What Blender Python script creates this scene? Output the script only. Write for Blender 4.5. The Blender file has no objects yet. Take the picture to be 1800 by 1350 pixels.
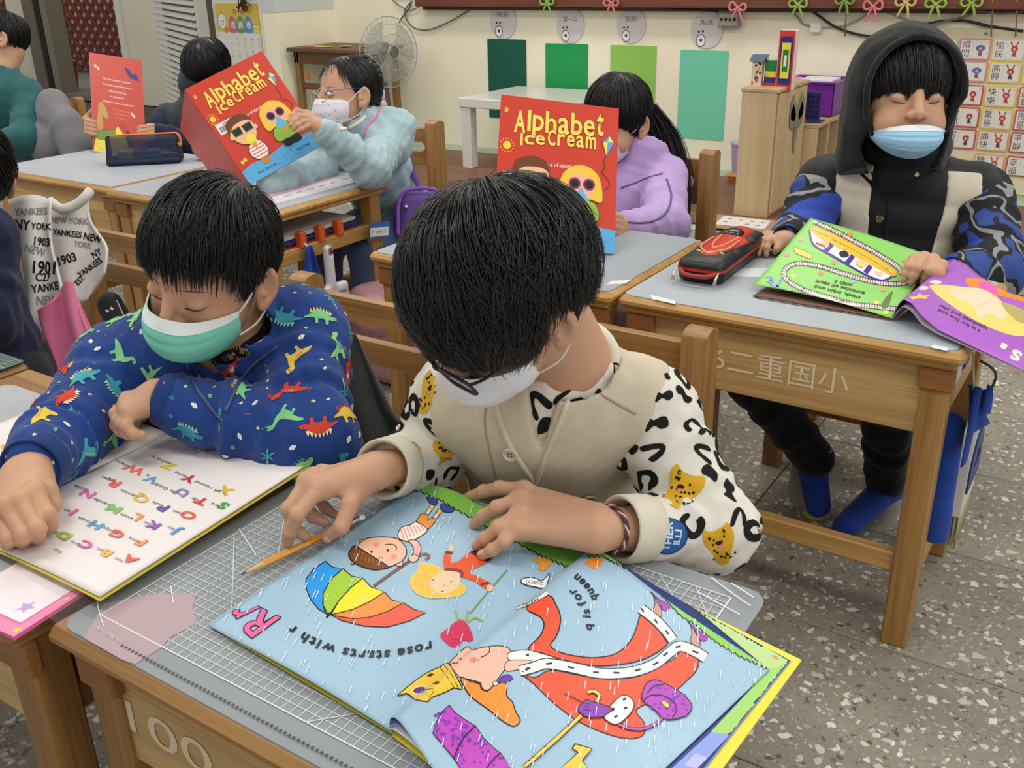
import bpy, bmesh, math, random
import numpy as np
from mathutils import Vector, Matrix, geometry
from mathutils.bvhtree import BVHTree
S = bpy.context.scene
COL = S.collection
# ------------------------------------------------------------------ camera
CF = 1698.7
_p, _r, _y = [math.radians(a) for a in (23.452, -1.226, 33.647)]
CAMLOC = np.array([0, 0, 1.18])
FW = np.array([-math.sin(_y)*math.cos(_p), math.cos(_y)*math.cos(_p), -math.sin(_p)])
_rt = np.array([math.cos(_y), math.sin(_y), 0.0]); _up = np.cross(_rt, FW)
RT = _rt*math.cos(_r)+_up*math.sin(_r); UP = -_rt*math.sin(_r)+_up*math.cos(_r)
cd = bpy.data.cameras.new('camera'); cam = bpy.data.objects.new('camera', cd); COL.objects.link(cam)
cd.sensor_fit = 'HORIZONTAL'; cd.sensor_width = 36; cd.lens = CF*36/1800; cd.clip_start = .05
cam.matrix_world = Matrix(((RT[0], UP[0], -FW[0], 0), (RT[1], UP[1], -FW[1], 0), (RT[2], UP[2], -FW[2], 1.18), (0, 0, 0, 1)))
S.camera = cam
# ------------------------------------------------------------------ light
S.view_settings.view_transform = 'Standard'; S.view_settings.look = 'None'
S.view_settings.exposure = 0.0; S.view_settings.gamma = 1.0; S.view_settings.use_curve_mapping = False
W = bpy.data.worlds.new('world'); S.world = W; W.use_nodes = True
W.node_tree.nodes['Background'].inputs[0].default_value = (1, .985, .95, 1)
W.node_tree.nodes['Background'].inputs[1].default_value = .55
def area(name, loc, sx, sy, power, col=(1, .97, .9), rot=(0, 0, 0)):
    l = bpy.data.lights.new(name, 'AREA'); l.shape = 'RECTANGLE'; l.size = sx; l.size_y = sy
    l.energy = power; l.color = col
    o = bpy.data.objects.new(name, l); o.location = loc; o.rotation_euler = rot; COL.objects.link(o); return o
for lx in (-3.6, -1.3, 1.0):
    for ly in (.2, 2.2, 4.0):
        area('ceiling_lamp', (lx, ly, 2.75), 1.3, .35, 17.0)
area('window_daylight', (3.2, .6, 1.9), 3.0, 1.6, 22, (.95, .98, 1), (0, math.radians(80), 0))
# ------------------------------------------------------------------ pixel -> place
def ray(px, py):
    return FW+RT*(px-900)/CF+UP*(675-py)/CF
def U(px, py, z):
    d = ray(px, py); return CAMLOC+d*((z-1.18)/d[2])
def YP(px, py, y):
    d = ray(px, py); return CAMLOC+d*(y/d[1])
def D(px, py, dep):
    return CAMLOC+ray(px, py)*dep
def onplane(px, py, p0, n):
    d = ray(px, py); n = np.asarray(n, float); return CAMLOC+d*(np.dot(np.asarray(p0)-CAMLOC, n)/np.dot(d, n))
def nrm(v):
    v = np.asarray(v, float); return v/(np.linalg.norm(v)+1e-12)
# ------------------------------------------------------------------ materials
def lin(h):
    h = h.lstrip('#'); c = [int(h[i:i+2], 16)/255 for i in (0, 2, 4)]
    return tuple(x/12.92 if x <= .04045 else ((x+.055)/1.055)**2.4 for x in c)+(1.0,)
class NT:
    def __init__(s, name):
        s.m = bpy.data.materials.new(name); s.m.use_nodes = True; s.t = s.m.node_tree
        s.b = s.t.nodes['Principled BSDF']; s.o = s.t.nodes['Material Output']
    def n(s, typ, **kw):
        n = s.t.nodes.new(typ)
        for k, v in kw.items():
            if k == 'i':
                for kk, vv in v.items(): n.inputs[kk].default_value = vv
            else: setattr(n, k, v)
        return n
    def l(s, a, b): s.t.links.new(a, b)
    def coord(s, scale=(1, 1, 1), rot=(0, 0, 0), kind='Object'):
        tc = s.n('ShaderNodeTexCoord'); mp = s.n('ShaderNodeMapping'); mp.inputs['Scale'].default_value = scale
        mp.inputs['Rotation'].default_value = rot
        s.l(tc.outputs[kind], mp.inputs[0]); return mp.outputs[0]
    def ramp(s, fac, stops):
        r = s.n('ShaderNodeValToRGB'); e = r.color_ramp.elements
        while len(e) < len(stops): e.new(.5)
        for q, (p, c) in zip(e, stops): q.position = p; q.color = c
        s.l(fac, r.inputs[0]); return r.outputs[0]
    def bump(s, h, st=.2, dist=.002):
        b = s.n('ShaderNodeBump', i={'Strength': st, 'Distance': dist}); s.l(h, b.inputs['Height']); s.l(b.outputs[0], s.b.inputs['Normal'])
MC = {}
def mat(hexc, rough=.55, noise=0.0, nscale=40, bump=0.0, bscale=300, spec=.4, metal=0.0, trans=0.0, sheen=0.0, sss=0.0, coat=0.0):
    key = (hexc, rough, noise, nscale, bump, bscale, spec, metal, trans, sheen, sss, coat)
    if key in MC: return MC[key]
    k = NT('paint_'+hexc.strip('#')); c = lin(hexc); b = k.b
    b.inputs['Roughness'].default_value = rough; b.inputs['Specular IOR Level'].default_value = spec
    b.inputs['Metallic'].default_value = metal; b.inputs['Base Color'].default_value = c
    b.inputs['Coat Weight'].default_value = coat
    if sheen: b.inputs['Sheen Weight'].default_value = sheen; b.inputs['Sheen Roughness'].default_value = .5
    if sss:
        b.inputs['Subsurface Weight'].default_value = sss; b.inputs['Subsurface Radius'].default_value = (.012, .005, .003)
        b.inputs['Subsurface Scale'].default_value = .6
    if trans: b.inputs['Transmission Weight'].default_value = trans
    if noise:
        t = k.n('ShaderNodeTexNoise', i={'Scale': nscale, 'Detail': 4.0}); k.l(k.coord(), t.inputs[0])
        lo = tuple(x*(1-noise) for x in c[:3])+(1,); hi = tuple(min(1, x*(1+noise)) for x in c[:3])+(1,)
        k.l(k.ramp(t.outputs[0], [(.3, lo), (.7, hi)]), b.inputs['Base Color'])
    if bump:
        t = k.n('ShaderNodeTexNoise', i={'Scale': bscale, 'Detail': 3.0}); k.l(k.coord(), t.inputs[0]); k.bump(t.outputs[0], bump)
    MC[key] = k.m; return k.m
def fabric(hexc, rough=.85, b=.35, sc=700, noise=.06): return mat(hexc, rough, noise, 25, b, sc, .2, sheen=.15)
def wood(hexa, hexb, axis=0, scale=1.0, rough=.42, name='wood'):
    key = ('w', hexa, hexb, axis, scale, rough)
    if key in MC: return MC[key]
    k = NT(name); sc = [26*scale]*3; sc[axis] = 1.6*scale
    co = k.coord(tuple(sc))
    n1 = k.n('ShaderNodeTexNoise', i={'Scale': 1.0, 'Detail': 5.0, 'Roughness': .6, 'Distortion': .6}); k.l(co, n1.inputs[0])
    sc2 = [180*scale]*3; sc2[axis] = 5*scale
    n2 = k.n('ShaderNodeTexNoise', i={'Scale': 1.0, 'Detail': 3.0}); k.l(k.coord(tuple(sc2)), n2.inputs[0])
    mx = k.n('ShaderNodeMath', operation='MULTIPLY_ADD', i={1: .35, 2: 0.0}); k.l(n2.outputs[0], mx.inputs[0])
    ad = k.n('ShaderNodeMath', operation='MULTIPLY_ADD', i={1: .75}); k.l(n1.outputs[0], ad.inputs[0]); k.l(mx.outputs[0], ad.inputs[2])
    k.l(k.ramp(ad.outputs[0], [(.38, lin(hexa)), (.68, lin(hexb))]), k.b.inputs['Base Color'])
    k.b.inputs['Roughness'].default_value = rough; k.b.inputs['Specular IOR Level'].default_value = .45
    k.bump(ad.outputs[0], .12, .001); MC[key] = k.m; return k.m
def printmat(rough=.35, name='printed_ink', spec=.4):
    if name in MC: return MC[name]
    k = NT(name); a = k.n('ShaderNodeAttribute', attribute_name='Col'); k.l(a.outputs['Color'], k.b.inputs['Base Color'])
    k.b.inputs['Roughness'].default_value = rough; k.b.inputs['Specular IOR Level'].default_value = spec; MC[name] = k.m; return k.m
def voronoi_terrazzo(name='terrazzo'):
    k = NT(name); co = k.coord((1, 1, 1))
    nz = k.n('ShaderNodeTexNoise', i={'Scale': 60.0, 'Detail': 2.0}); k.l(co, nz.inputs[0])
    wp = k.n('ShaderNodeMixRGB', blend_type='LINEAR_LIGHT', i={0: .012}); k.l(co, wp.inputs[1]); k.l(nz.outputs['Color'], wp.inputs[2])
    cur = None
    n0 = k.n('ShaderNodeTexNoise', i={'Scale': 3.0, 'Detail': 5.0}); k.l(co, n0.inputs[0])
    cur = k.ramp(n0.outputs[0], [(.3, lin('#827c72')), (.7, lin('#98917f'))])
    for sc, thr, lo, hi, keep in ((140, .40, '#5d5a55', '#b0aaa0', .15), (80, .42, '#55524f', '#cfcac1', .30), (46, .40, '#c2bdb3', '#dedad2', .50)):
        v = k.n('ShaderNodeTexVoronoi', feature='F1', i={'Scale': sc, 'Randomness': 1.0}); k.l(wp.outputs[0], v.inputs['Vector'])
        sep = k.n('ShaderNodeSeparateColor'); k.l(v.outputs['Color'], sep.inputs[0])
        size = k.n('ShaderNodeMath', operation='MULTIPLY_ADD', i={1: thr*.7, 2: thr*.4}); k.l(sep.outputs[1], size.inputs[0])
        inside = k.n('ShaderNodeMath', operation='LESS_THAN'); k.l(v.outputs['Distance'], inside.inputs[0]); k.l(size.outputs[0], inside.inputs[1])
        kp = k.n('ShaderNodeMath', operation='GREATER_THAN', i={1: keep}); k.l(sep.outputs[0], kp.inputs[0])
        ml = k.n('ShaderNodeMath', operation='MULTIPLY'); k.l(inside.outputs[0], ml.inputs[0]); k.l(kp.outputs[0], ml.inputs[1])
        cc = k.ramp(sep.outputs[2], [(.0, lin(lo)), (1.0, lin(hi))])
        mx = k.n('ShaderNodeMixRGB'); k.l(ml.outputs[0], mx.inputs[0]); k.l(cur, mx.inputs[1]); k.l(cc, mx.inputs[2]); cur = mx.outputs[0]
    k.l(cur, k.b.inputs['Base Color']); k.b.inputs['Roughness'].default_value = .55; return k.m
def gridmat(base, line, step=.01, big=5, w=.06, name='cutting_mat_print', rough=.45, off=(0, 0)):
    k = NT(name); tc = k.n('ShaderNodeTexCoord'); sp = k.n('ShaderNodeSeparateXYZ'); k.l(tc.outputs['Object'], sp.inputs[0])
    def line_axis(ax, st, ww):
        a = k.n('ShaderNodeMath', operation='MULTIPLY_ADD', i={1: 1/st, 2: 100.0+off[ax]/st}); k.l(sp.outputs[ax], a.inputs[0])
        f = k.n('ShaderNodeMath', operation='FRACT'); k.l(a.outputs[0], f.inputs[0])
        g = k.n('ShaderNodeMath', operation='LESS_THAN', i={1: ww}); k.l(f.outputs[0], g.inputs[0]); return g.outputs[0]
    def mxx(a, b):
        m = k.n('ShaderNodeMath', operation='MAXIMUM'); k.l(a, m.inputs[0]); k.l(b, m.inputs[1]); return m.outputs[0]
    thin = mxx(line_axis(0, step, w), line_axis(1, step, w)); bg = mxx(line_axis(0, step*big, w/big*1.5), line_axis(1, step*big, w/big*1.5))
    fac = k.n('ShaderNodeMath', operation='MULTIPLY', i={1: .55}); k.l(thin, fac.inputs[0])
    nz = k.n('ShaderNodeTexNoise', i={'Scale': 9.0, 'Detail': 5.0}); k.l(tc.outputs['Object'], nz.inputs[0])
    c = lin(base); bc = k.ramp(nz.outputs[0], [(.3, tuple(x*.93 for x in c[:3])+(1,)), (.7, tuple(min(1, x*1.05) for x in c[:3])+(1,))])
    m = k.n('ShaderNodeMixRGB'); k.l(mxx(fac.outputs[0], bg), m.inputs[0]); k.l(bc, m.inputs[1]); m.inputs[2].default_value = lin(line)
    k.l(m.outputs[0], k.b.inputs['Base Color']); k.b.inputs['Roughness'].default_value = rough; return k.m
# ------------------------------------------------------------------ mesh helpers
class MB:
    def __init__(s): s.v = []; s.f = []; s.mi = []; s.c = None; s.n = 0; s.cur = 0
    def add(s, v, f, mi=None):
        v = np.asarray(v, float).reshape(-1, 3); s.v.append(v); k = s.n
        s.f += [tuple(i+k for i in q) for q in f]; s.mi += [s.cur if mi is None else mi]*len(f); s.n += len(v)
    def box(s, lo, hi, bev=0.0, M=None):
        lo = np.array(lo, float); hi = np.array(hi, float); c = (lo+hi)/2; h = abs(hi-lo)/2
        b = min(bev, h.min()*.95)
        if b <= 0:
            v = [(x, y, z) for x in (-1, 1) for y in (-1, 1) for z in (-1, 1)]; v = np.array(v)*h+c
            f = [(0, 1, 3, 2), (4, 6, 7, 5), (0, 4, 5, 1), (2, 3, 7, 6), (0, 2, 6, 4), (1, 5, 7, 3)]
        else:
            v = []; ix = {}
            for x in (-1, 1):
                for y in (-1, 1):
                    for z in (-1, 1):
                        sg = np.array([x, y, z])
                        for a in range(3):
                            p = sg*(h-b); p = p.astype(float); p[a] = sg[a]*h[a]; ix[(x, y, z, a)] = len(v); v.append(p+c)
            f = []
            for a in range(3):
                u, w = [(1, 2), (2, 0), (0, 1)][a]
                for sg in (-1, 1):
                    q = []
                    for (i, j) in ((-1, -1), (1, -1), (1, 1), (-1, 1)):
                        t = [0, 0, 0]; t[a] = sg; t[u] = i; t[w] = j; q.append(ix[(t[0], t[1], t[2], a)])
                    f.append(tuple(q if sg > 0 else q[::-1]))
                for i in (-1, 1):
                    for j in (-1, 1):
                        t0 = [0, 0, 0]; t1 = [0, 0, 0]; t0[a] = -1; t1[a] = 1; t0[u] = t1[u] = i; t0[w] = t1[w] = j
                        q = [ix[tuple(t0)+(u,)], ix[tuple(t1)+(u,)], ix[tuple(t1)+(w,)], ix[tuple(t0)+(w,)]]
                        f.append(tuple(q if i*j > 0 else q[::-1]))
            for x in (-1, 1):
                for y in (-1, 1):
                    for z in (-1, 1):
                        q = [ix[(x, y, z, a)] for a in range(3)]; f.append(tuple(q if x*y*z > 0 else q[::-1]))
            v = np.array(v)
        if M is not None: v = v@np.array(M)[:3, :3].T+np.array(M)[:3, 3]
        s.add(v, f); return s
    def beam(s, a, b, w, t, bev=.002, up=(0, 0, 1)):
        a = np.array(a, float); b = np.array(b, float); L = np.linalg.norm(b-a); z = nrm(b-a); x = np.cross(np.array(up, float), z)
        if np.linalg.norm(x) < 1e-4: x = np.array([1., 0, 0])
        x = nrm(x); y = np.cross(z, x); M = np.eye(4); M[:3, 0] = x; M[:3, 1] = y; M[:3, 2] = z; M[:3, 3] = (a+b)/2
        return s.box((-w/2, -t/2, -L/2), (w/2, t/2, L/2), bev, M)
    def tube(s, pts, r, n=8, cap=True, flat=None):
        P = np.asarray(pts, float); m = len(P); r = np.broadcast_to(np.asarray(r, float), (m,))
        T = np.gradient(P, axis=0); T /= np.linalg.norm(T, axis=1)[:, None]+1e-12
        ref = np.array([0, 0, 1.]) if abs(T[0, 2]) < .9 else np.array([1., 0, 0])
        x = nrm(np.cross(ref, T[0])); V = []
        for i in range(m):
            x = nrm(x-T[i]*np.dot(x, T[i])); y = np.cross(T[i], x)
            a = np.arange(n)*2*math.pi/n; V.append(P[i]+r[i]*(np.cos(a)[:, None]*x+np.sin(a)[:, None]*y*(flat or 1)))
        f = [(i*n+j, i*n+(j+1) % n, (i+1)*n+(j+1) % n, (i+1)*n+j) for i in range(m-1) for j in range(n)]
        if cap: f += [tuple(range(n))[::-1], tuple((m-1)*n+j for j in range(n))]
        s.add(np.concatenate(V), f); return s
    def lathe(s, prof, c=(0, 0, 0), n=24, M=None):
        V = []; m = len(prof)
        for r, z in prof:
            a = np.arange(n)*2*math.pi/n; V.append(np.stack([r*np.cos(a), r*np.sin(a), np.full(n, z)], 1))
        V = np.concatenate(V)
        f = [(i*n+j, i*n+(j+1) % n, (i+1)*n+(j+1) % n, (i+1)*n+j) for i in range(m-1) for j in range(n)]
        if prof[0][0] > 1e-5: f.append(tuple(range(n))[::-1])
        if prof[-1][0] > 1e-5: f.append(tuple((m-1)*n+j for j in range(n)))
        if M is not None: V = V@np.array(M)[:3, :3].T+np.array(M)[:3, 3]
        s.add(V+np.array(c), f); return s
    def prism(s, outer, holes, o, ux, uy, th):
        """2D outline with holes on the plane (o,ux,uy), pushed th along ux x uy"""
        loops = [outer]+list(holes); n = np.cross(ux, uy); n = nrm(n); fl = [np.array(q, float) for q in loops]
        P = np.concatenate(fl); P3 = np.array(o)+P[:, :1]*np.array(ux)+P[:, 1:2]*np.array(uy)
        tri = geometry.tessellate_polygon([[Vector((a, b, 0)) for a, b in q] for q in loops]); k = len(P)
        f = []
        for t in tri:
            a, b, c = [P[i] for i in t]
            t = t if (b[0]-a[0])*(c[1]-a[1])-(b[1]-a[1])*(c[0]-a[0]) > 0 else t[::-1]
            f.append(tuple(i+k for i in t)); f.append(tuple(t[::-1]))
        b0 = 0
        for q in fl:
            m = len(q)
            for i in range(m): f.append((b0+i, b0+(i+1) % m, b0+(i+1) % m+k, b0+i+k))
            b0 += m
        s.add(np.concatenate([P3, P3+n*th]), f); return s
    def sheet(s, fn, nu, nv, th=0.0):
        us = np.linspace(0, 1, nu+1); vs = np.linspace(0, 1, nv+1); V = np.array([fn(u, v) for u in us for v in vs], float); k = nv+1
        f = [(i*k+j, (i+1)*k+j, (i+1)*k+j+1, i*k+j+1) for i in range(nu) for j in range(nv)]
        if th:
            N = np.zeros_like(V)
            for q in f:
                a, b, c, d = V[list(q)]; nn = np.cross(c-a, d-b); N[list(q)] += nn
            N /= np.linalg.norm(N, axis=1)[:, None]+1e-12; m = len(V)
            rim = [i*k for i in range(nu+1)]+[nu*k+j for j in range(1, nv+1)]+[i*k+nv for i in range(nu-1, -1, -1)]+[j for j in range(nv-1, 0, -1)]
            f2 = [tuple(i+m for i in q[::-1]) for q in f]; f3 = [(rim[i], rim[(i+1) % len(rim)], rim[(i+1) % len(rim)]+m, rim[i]+m)[::-1] for i in range(len(rim))]
            s.add(np.concatenate([V, V-N*th]), f+f2+f3)
        else: s.add(V, f)
        return s
    def arrays(s): return np.concatenate(s.v) if s.v else np.zeros((0, 3))
LOC = {}
def link_mesh(name, V, F, mats, parent=None, smooth=35, mi=None, world=True, colors=None):
    me = bpy.data.meshes.new(name); me.from_pydata([tuple(map(float, p)) for p in V] if not isinstance(V, np.ndarray) else V.tolist(), [], F if isinstance(F, list) else F.tolist())
    for m in (mats if isinstance(mats, (list, tuple)) else [mats]): me.materials.append(m)
    if mi is not None and len(me.materials) > 1: me.polygons.foreach_set('material_index', np.array(mi, dtype=np.int32))
    if smooth:
        me.polygons.foreach_set('use_smooth', np.ones(len(me.polygons), dtype=bool))
        if smooth < 180: me.set_sharp_from_angle(angle=math.radians(smooth))
    if colors is not None:
        ca = me.color_attributes.new('Col', 'FLOAT_COLOR', 'POINT'); ca.data.foreach_set('color', np.asarray(colors, dtype=np.float32).ravel())
    me.update(); o = bpy.data.objects.new(name, me); COL.objects.link(o)
    if parent is not None:
        o.parent = parent
        if world and parent.parent is None: o.location = -Vector(LOC.get(parent.name, (0, 0, 0)))
    return o
def obj(name, b, mats, parent=None, smooth=35, world=True):
    return link_mesh(name, b.arrays(), b.f, mats, parent, smooth, b.mi, world)
def tag(o, label=None, cat=None, group=None, kind=None):
    if label: o['label'] = label
    if cat: o['category'] = cat
    if group: o['group'] = group
    if kind: o['kind'] = kind
    return o
def thing(name, label, cat, loc=(0, 0, 0), group=None, rz=0.0):
    o = bpy.data.objects.new(name, None); COL.objects.link(o); o.location = tuple(map(float, loc)); o.rotation_euler = (0, 0, rz); o.empty_display_size = .05
    LOC[o.name] = tuple(map(float, loc)); return tag(o, label, cat, group)
def struct(name, b, m, parent=None, smooth=35):
    o = obj(name, b, m, parent, smooth)
    if parent is None: o['kind'] = 'structure'
    return o
def dup(root, loc, rz, label, group=None):
    r = root.copy(); COL.objects.link(r); r.location = tuple(loc); r.rotation_euler = (0, 0, rz); r['label'] = label
    if group: r['group'] = group
    for ch in list(root.children):
        c = ch.copy(); COL.objects.link(c); c.parent = r
        for g in ch.children:
            d = g.copy(); COL.objects.link(d); d.parent = c
    return r
def spl(P, n=8, closed=False):
    """Catmull-Rom through the points"""
    P = np.asarray(P, float); m = len(P); out = []
    rng = range(m) if closed else range(m-1)
    for i in rng:
        if closed: a, b, c, d = P[(i-1) % m], P[i], P[(i+1) % m], P[(i+2) % m]
        else: a, b, c, d = P[max(i-1, 0)], P[i], P[i+1], P[min(i+2, m-1)]
        for k in range(n):
            t = k/n; out.append(.5*((2*b)+(c-a)*t+(2*a-5*b+4*c-d)*t*t+(3*b-a-3*c+d)*t**3))
    if not closed: out.append(P[-1])
    return np.array(out)
def rrect(x0, y0, x1, y1, r, n=5):
    out = []
    for cx, cy, a0 in ((x1-r, y1-r, 0), (x0+r, y1-r, 90), (x0+r, y0+r, 180), (x1-r, y0+r, 270)):
        for k in range(n+1):
            a = math.radians(a0+90*k/n); out.append((cx+r*math.cos(a), cy+r*math.sin(a)))
    return out
# ------------------------------------------------------------------ flat print (drawn as thin coloured shapes lying on a surface)
GLY = {}
def glyphs(body, bold=0.0, shear=0.0):
    key = (body, bold, shear)
    if key in GLY: return GLY[key]
    c = bpy.data.curves.new('lettering', 'FONT'); c.body = body; c.offset = bold; c.shear = shear; c.resolution_u = 3
    o = bpy.data.objects.new('lettering', c); me = bpy.data.meshes.new_from_object(o)
    V = np.array([v.co[:2] for v in me.vertices]).reshape(-1, 2); me.calc_loop_triangles(); T = np.array([t.vertices[:] for t in me.loop_triangles]).reshape(-1, 3)
    bpy.data.meshes.remove(me); bpy.data.objects.remove(o); bpy.data.curves.remove(c)
    GLY[key] = (V, T); return V, T
class Art:
    def __init__(s): s.L = []; s.k = 0; s.hold = False
    def tri(s, V, T, col, lift=0):
        if len(T): s.k += 0 if s.hold else 1; s.L.append((np.asarray(V, float), np.asarray(T, int), lin(col), s.k))
        return s
    def poly(s, P, col, line=None, w=1.0, lift=0):
        P = np.asarray(P, float); T = geometry.tessellate_polygon([[Vector((a, b, 0)) for a, b in P]])
        s.tri(P, T, col, lift)
        if line: s.stroke(np.concatenate([P, P[:2]]), w, line)
        return s
    def blob(s, P, col, line=None, w=1.0, n=5): return s.poly(spl(P, n, True), col, line, w)
    def ell(s, cx, cy, rx, ry, col, rot=0, line=None, w=1.0, n=20):
        a = np.arange(n)*2*math.pi/n; c, q = math.cos(rot), math.sin(rot); x = rx*np.cos(a); y = ry*np.sin(a)
        return s.poly(np.stack([cx+x*c-y*q, cy+x*q+y*c], 1), col, line, w)
    def stroke(s, P, w, col, lift=0):
        P = np.asarray(P, float); T = np.gradient(P, axis=0); T /= np.linalg.norm(T, axis=1)[:, None]+1e-9
        N = np.stack([-T[:, 1], T[:, 0]], 1); ww = np.broadcast_to(np.asarray(w, float), (len(P),))[:, None]/2
        V = np.concatenate([P+N*ww, P-N*ww]); m = len(P)
        F = [(i, i+1, i+1+m) for i in range(m-1)]+[(i, i+1+m, i+m) for i in range(m-1)]
        return s.tri(V, F, col, lift)
    def curve(s, P, w, col, n=6): return s.stroke(spl(P, n), w, col)
    def text(s, body, x, y, size, col, ax=(1, 0), ay=None, bold=0.0, shear=0.0, center=True, line=None, lw=.03):
        """ax: direction of reading, ay: direction of letter tops (as long as size)"""
        V, T = glyphs(body, bold, shear)
        if not len(T): return s
        ax = np.array(ax, float); ay = np.array([-ax[1], ax[0]]) if ay is None else np.array(ay, float)
        if line:
            s.text(body, x, y, size, line, ax, ay, bold+lw, shear, center)
        c = (V.max(0)+V.min(0))/2 if center else np.zeros(2)
        if line or center: c = (glyphs(body, 0, shear)[0].max(0)+glyphs(body, 0, shear)[0].min(0))/2 if center else c
        Q = V-c; P = np.array([x, y])+Q[:, :1]*size*ax+Q[:, 1:2]*size*ay
        return s.tri(P, T, col)
    def fit(s, body, quad, col, bold=0.0, shear=0.0, line=None, lw=.03):
        """letters stretched to a quad: lower left, lower right, upper right, upper left"""
        V0, _ = glyphs(body, 0, shear); mn, mx = V0.min(0), V0.max(0); kb = min(1, (mx-mn)[0]/.5)*.7; bold, lw = bold*kb, lw*kb; q = [np.array(p, float) for p in quad]
        for cc, bb in ((line, bold+lw), (col, bold)):
            if cc is None: continue
            V, T = glyphs(body, bb, shear); a = (V-mn)/(mx-mn); u, v = a[:, :1], a[:, 1:2]
            s.tri(q[0]*(1-u)*(1-v)+q[1]*u*(1-v)+q[2]*u*v+q[3]*(1-u)*v, T, cc)
        return s
    def arc(s, body, P, size, col, bold=0.0, shear=0.0, flip=1, line=None):
        """letters one by one along a polyline (baseline)"""
        P = spl(P, 10); d = np.concatenate([[0], np.cumsum(np.linalg.norm(np.diff(P, axis=0), axis=1))])
        wd = []
        for ch in body:
            if ch == ' ': wd.append(.35)
            else: V, _ = glyphs(ch, bold, shear); wd.append(V[:, 0].max()+.05)
        k = d[-1]/sum(wd); p = 0
        for ch, w_ in zip(body, wd):
            m = (p+w_/2)*k; x = np.interp(m, d, P[:, 0]); y = np.interp(m, d, P[:, 1]); e = .01*d[-1]
            t = np.array([np.interp(m+e, d, P[:, 0])-np.interp(m-e, d, P[:, 0]), np.interp(m+e, d, P[:, 1])-np.interp(m-e, d, P[:, 1])]); t = t/np.linalg.norm(t)
            nn = np.array([-t[1], t[0]])*flip
            if ch != ' ':
                for cc, bb in ((line, bold+.035), (col, bold)):
                    if cc is None: continue
                    V, T = glyphs(ch, bb, shear); V = V-np.array([glyphs(ch, bold, shear)[0][:, 0].max()/2, 0])
                    s.tri(np.array([x, y])+V[:, :1]*k*t+V[:, 1:2]*size*nn, T, cc)
            p += w_
        return s
    def build(s, name, parent, mapf, maxedge, base=.0002, step=.00004, material=None, keep=None):
        """mapf(Nx2) -> (Nx3 points, Nx3 normals)"""
        VV, FF, CC = [], [], []; k = 0
        for li, (V, T, c, lift) in enumerate(s.L):
            V = V.copy(); T = T.copy()
            for _ in range(12):
                e = np.stack([np.linalg.norm(V[T[:, i]]-V[T[:, (i+1) % 3]], axis=1) for i in range(3)], 1); j = e.argmax(1); big = e.max(1) > maxedge
                if not big.any(): break
                t = T[big]; jj = j[big]; r = np.arange(len(t)); a, b, cc = t[r, jj], t[r, (jj+1) % 3], t[r, (jj+2) % 3]
                mid = (V[a]+V[b])/2; ids = len(V)+np.arange(len(t)); V = np.concatenate([V, mid])
                T = np.concatenate([T[~big], np.stack([a, ids, cc], 1), np.stack([ids, b, cc], 1)])
            P, N = mapf(V); ok = np.isfinite(P).all(1)
            T = T[ok[T].all(1)]
            if not len(T): continue
            P = np.where(np.isfinite(P), P, 0); N = np.where(np.isfinite(N), N, 0)
            P = P+N*(base+step*lift)
            VV.append(P); FF.append(T+k); CC.append(np.tile(np.array(c), (len(P), 1))); k += len(P)
        return link_mesh(name, np.concatenate(VV), np.concatenate(FF), material or printmat(), parent, 180, colors=np.concatenate(CC))
def project(bvh, maxd=10.0, eps=0):
    """print placed where the eye sees it on a real surface"""
    def f(V):
        P = np.full((len(V), 3), np.nan); N = P.copy(); o = Vector(CAMLOC)
        for i, (x, y) in enumerate(V):
            d = ray(x, y); h = bvh.ray_cast(o, Vector(d), maxd)
            if h[0] is not None:
                n = np.array(h[1]); n = n if np.dot(n, d) < 0 else -n; P[i] = h[0]; N[i] = n
        return P, N
    return f
def planar(o, ux, uy):
    o, ux, uy = [np.array(a, float) for a in (o, ux, uy)]; n = nrm(np.cross(ux, uy))
    return lambda V: (o+V[:, :1]*ux+V[:, 1:2]*uy, np.tile(n, (len(V), 1)))
def bvh_of(o):
    me = o.data; M = Matrix.Translation(o.location)
    if o.parent is not None:
        M = Matrix.Translation(Vector(LOC.get(o.parent.name, (0, 0, 0))))@M
        if o.parent.parent is not None: M = Matrix.Translation(Vector(LOC.get(o.parent.parent.name, (0, 0, 0))))@Matrix.Translation(o.parent.location)@Matrix.Translation(o.location)
    return BVHTree.FromPolygons([M@v.co for v in me.vertices], [p.vertices[:] for p in me.polygons])
# the room
WY = 5.2                                                     # the board wall
cream = mat('#f6eed6', .75, .03, 3)
def plank_wall(name, x0, x1, y0, y1, z0, z1, m=cream): return struct(name, MB().box((x0, y0, z0), (x1, y1, z1)), m)
fb = struct('floor', MB().box((-10.6, -.6, -.06), (2.2, 9.6, -.012)), mat('#55514b', .7))
TZ = voronoi_terrazzo()
tile_me = None
for i, tx in enumerate(np.arange(-6.62, 1.7, 1.2)):
    for j, ty in enumerate(np.arange(-.015, 6.2, .4)):
        if tile_me is None:
            t = obj('floor_tile', MB().box((0, 0, -.014), (1.1975, .3975, 0), .0015), TZ, fb, 30, world=False); tile_me = t.data
        else:
            t = bpy.data.objects.new('floor_tile', tile_me); COL.objects.link(t); t.parent = fb
        t.location = (tx, ty, 0)
struct('wall_back', MB().box((-4.92, WY, 0), (2.2, WY+.12, 2.9)), cream)
struct('wall_jog', MB().box((-4.96, 4.66, 0), (-4.84, WY+.12, .93)), cream)
struct('wall_jog_upper', MB().box((-4.962, 4.658, .93), (-4.838, WY+.12, 2.9)), mat('#cfd6d4', .7))
struct('wall_left', MB().box((-5.42, 4.66, 0), (-4.96, 4.78, 2.9)), mat('#d5d9d6', .7))
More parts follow.
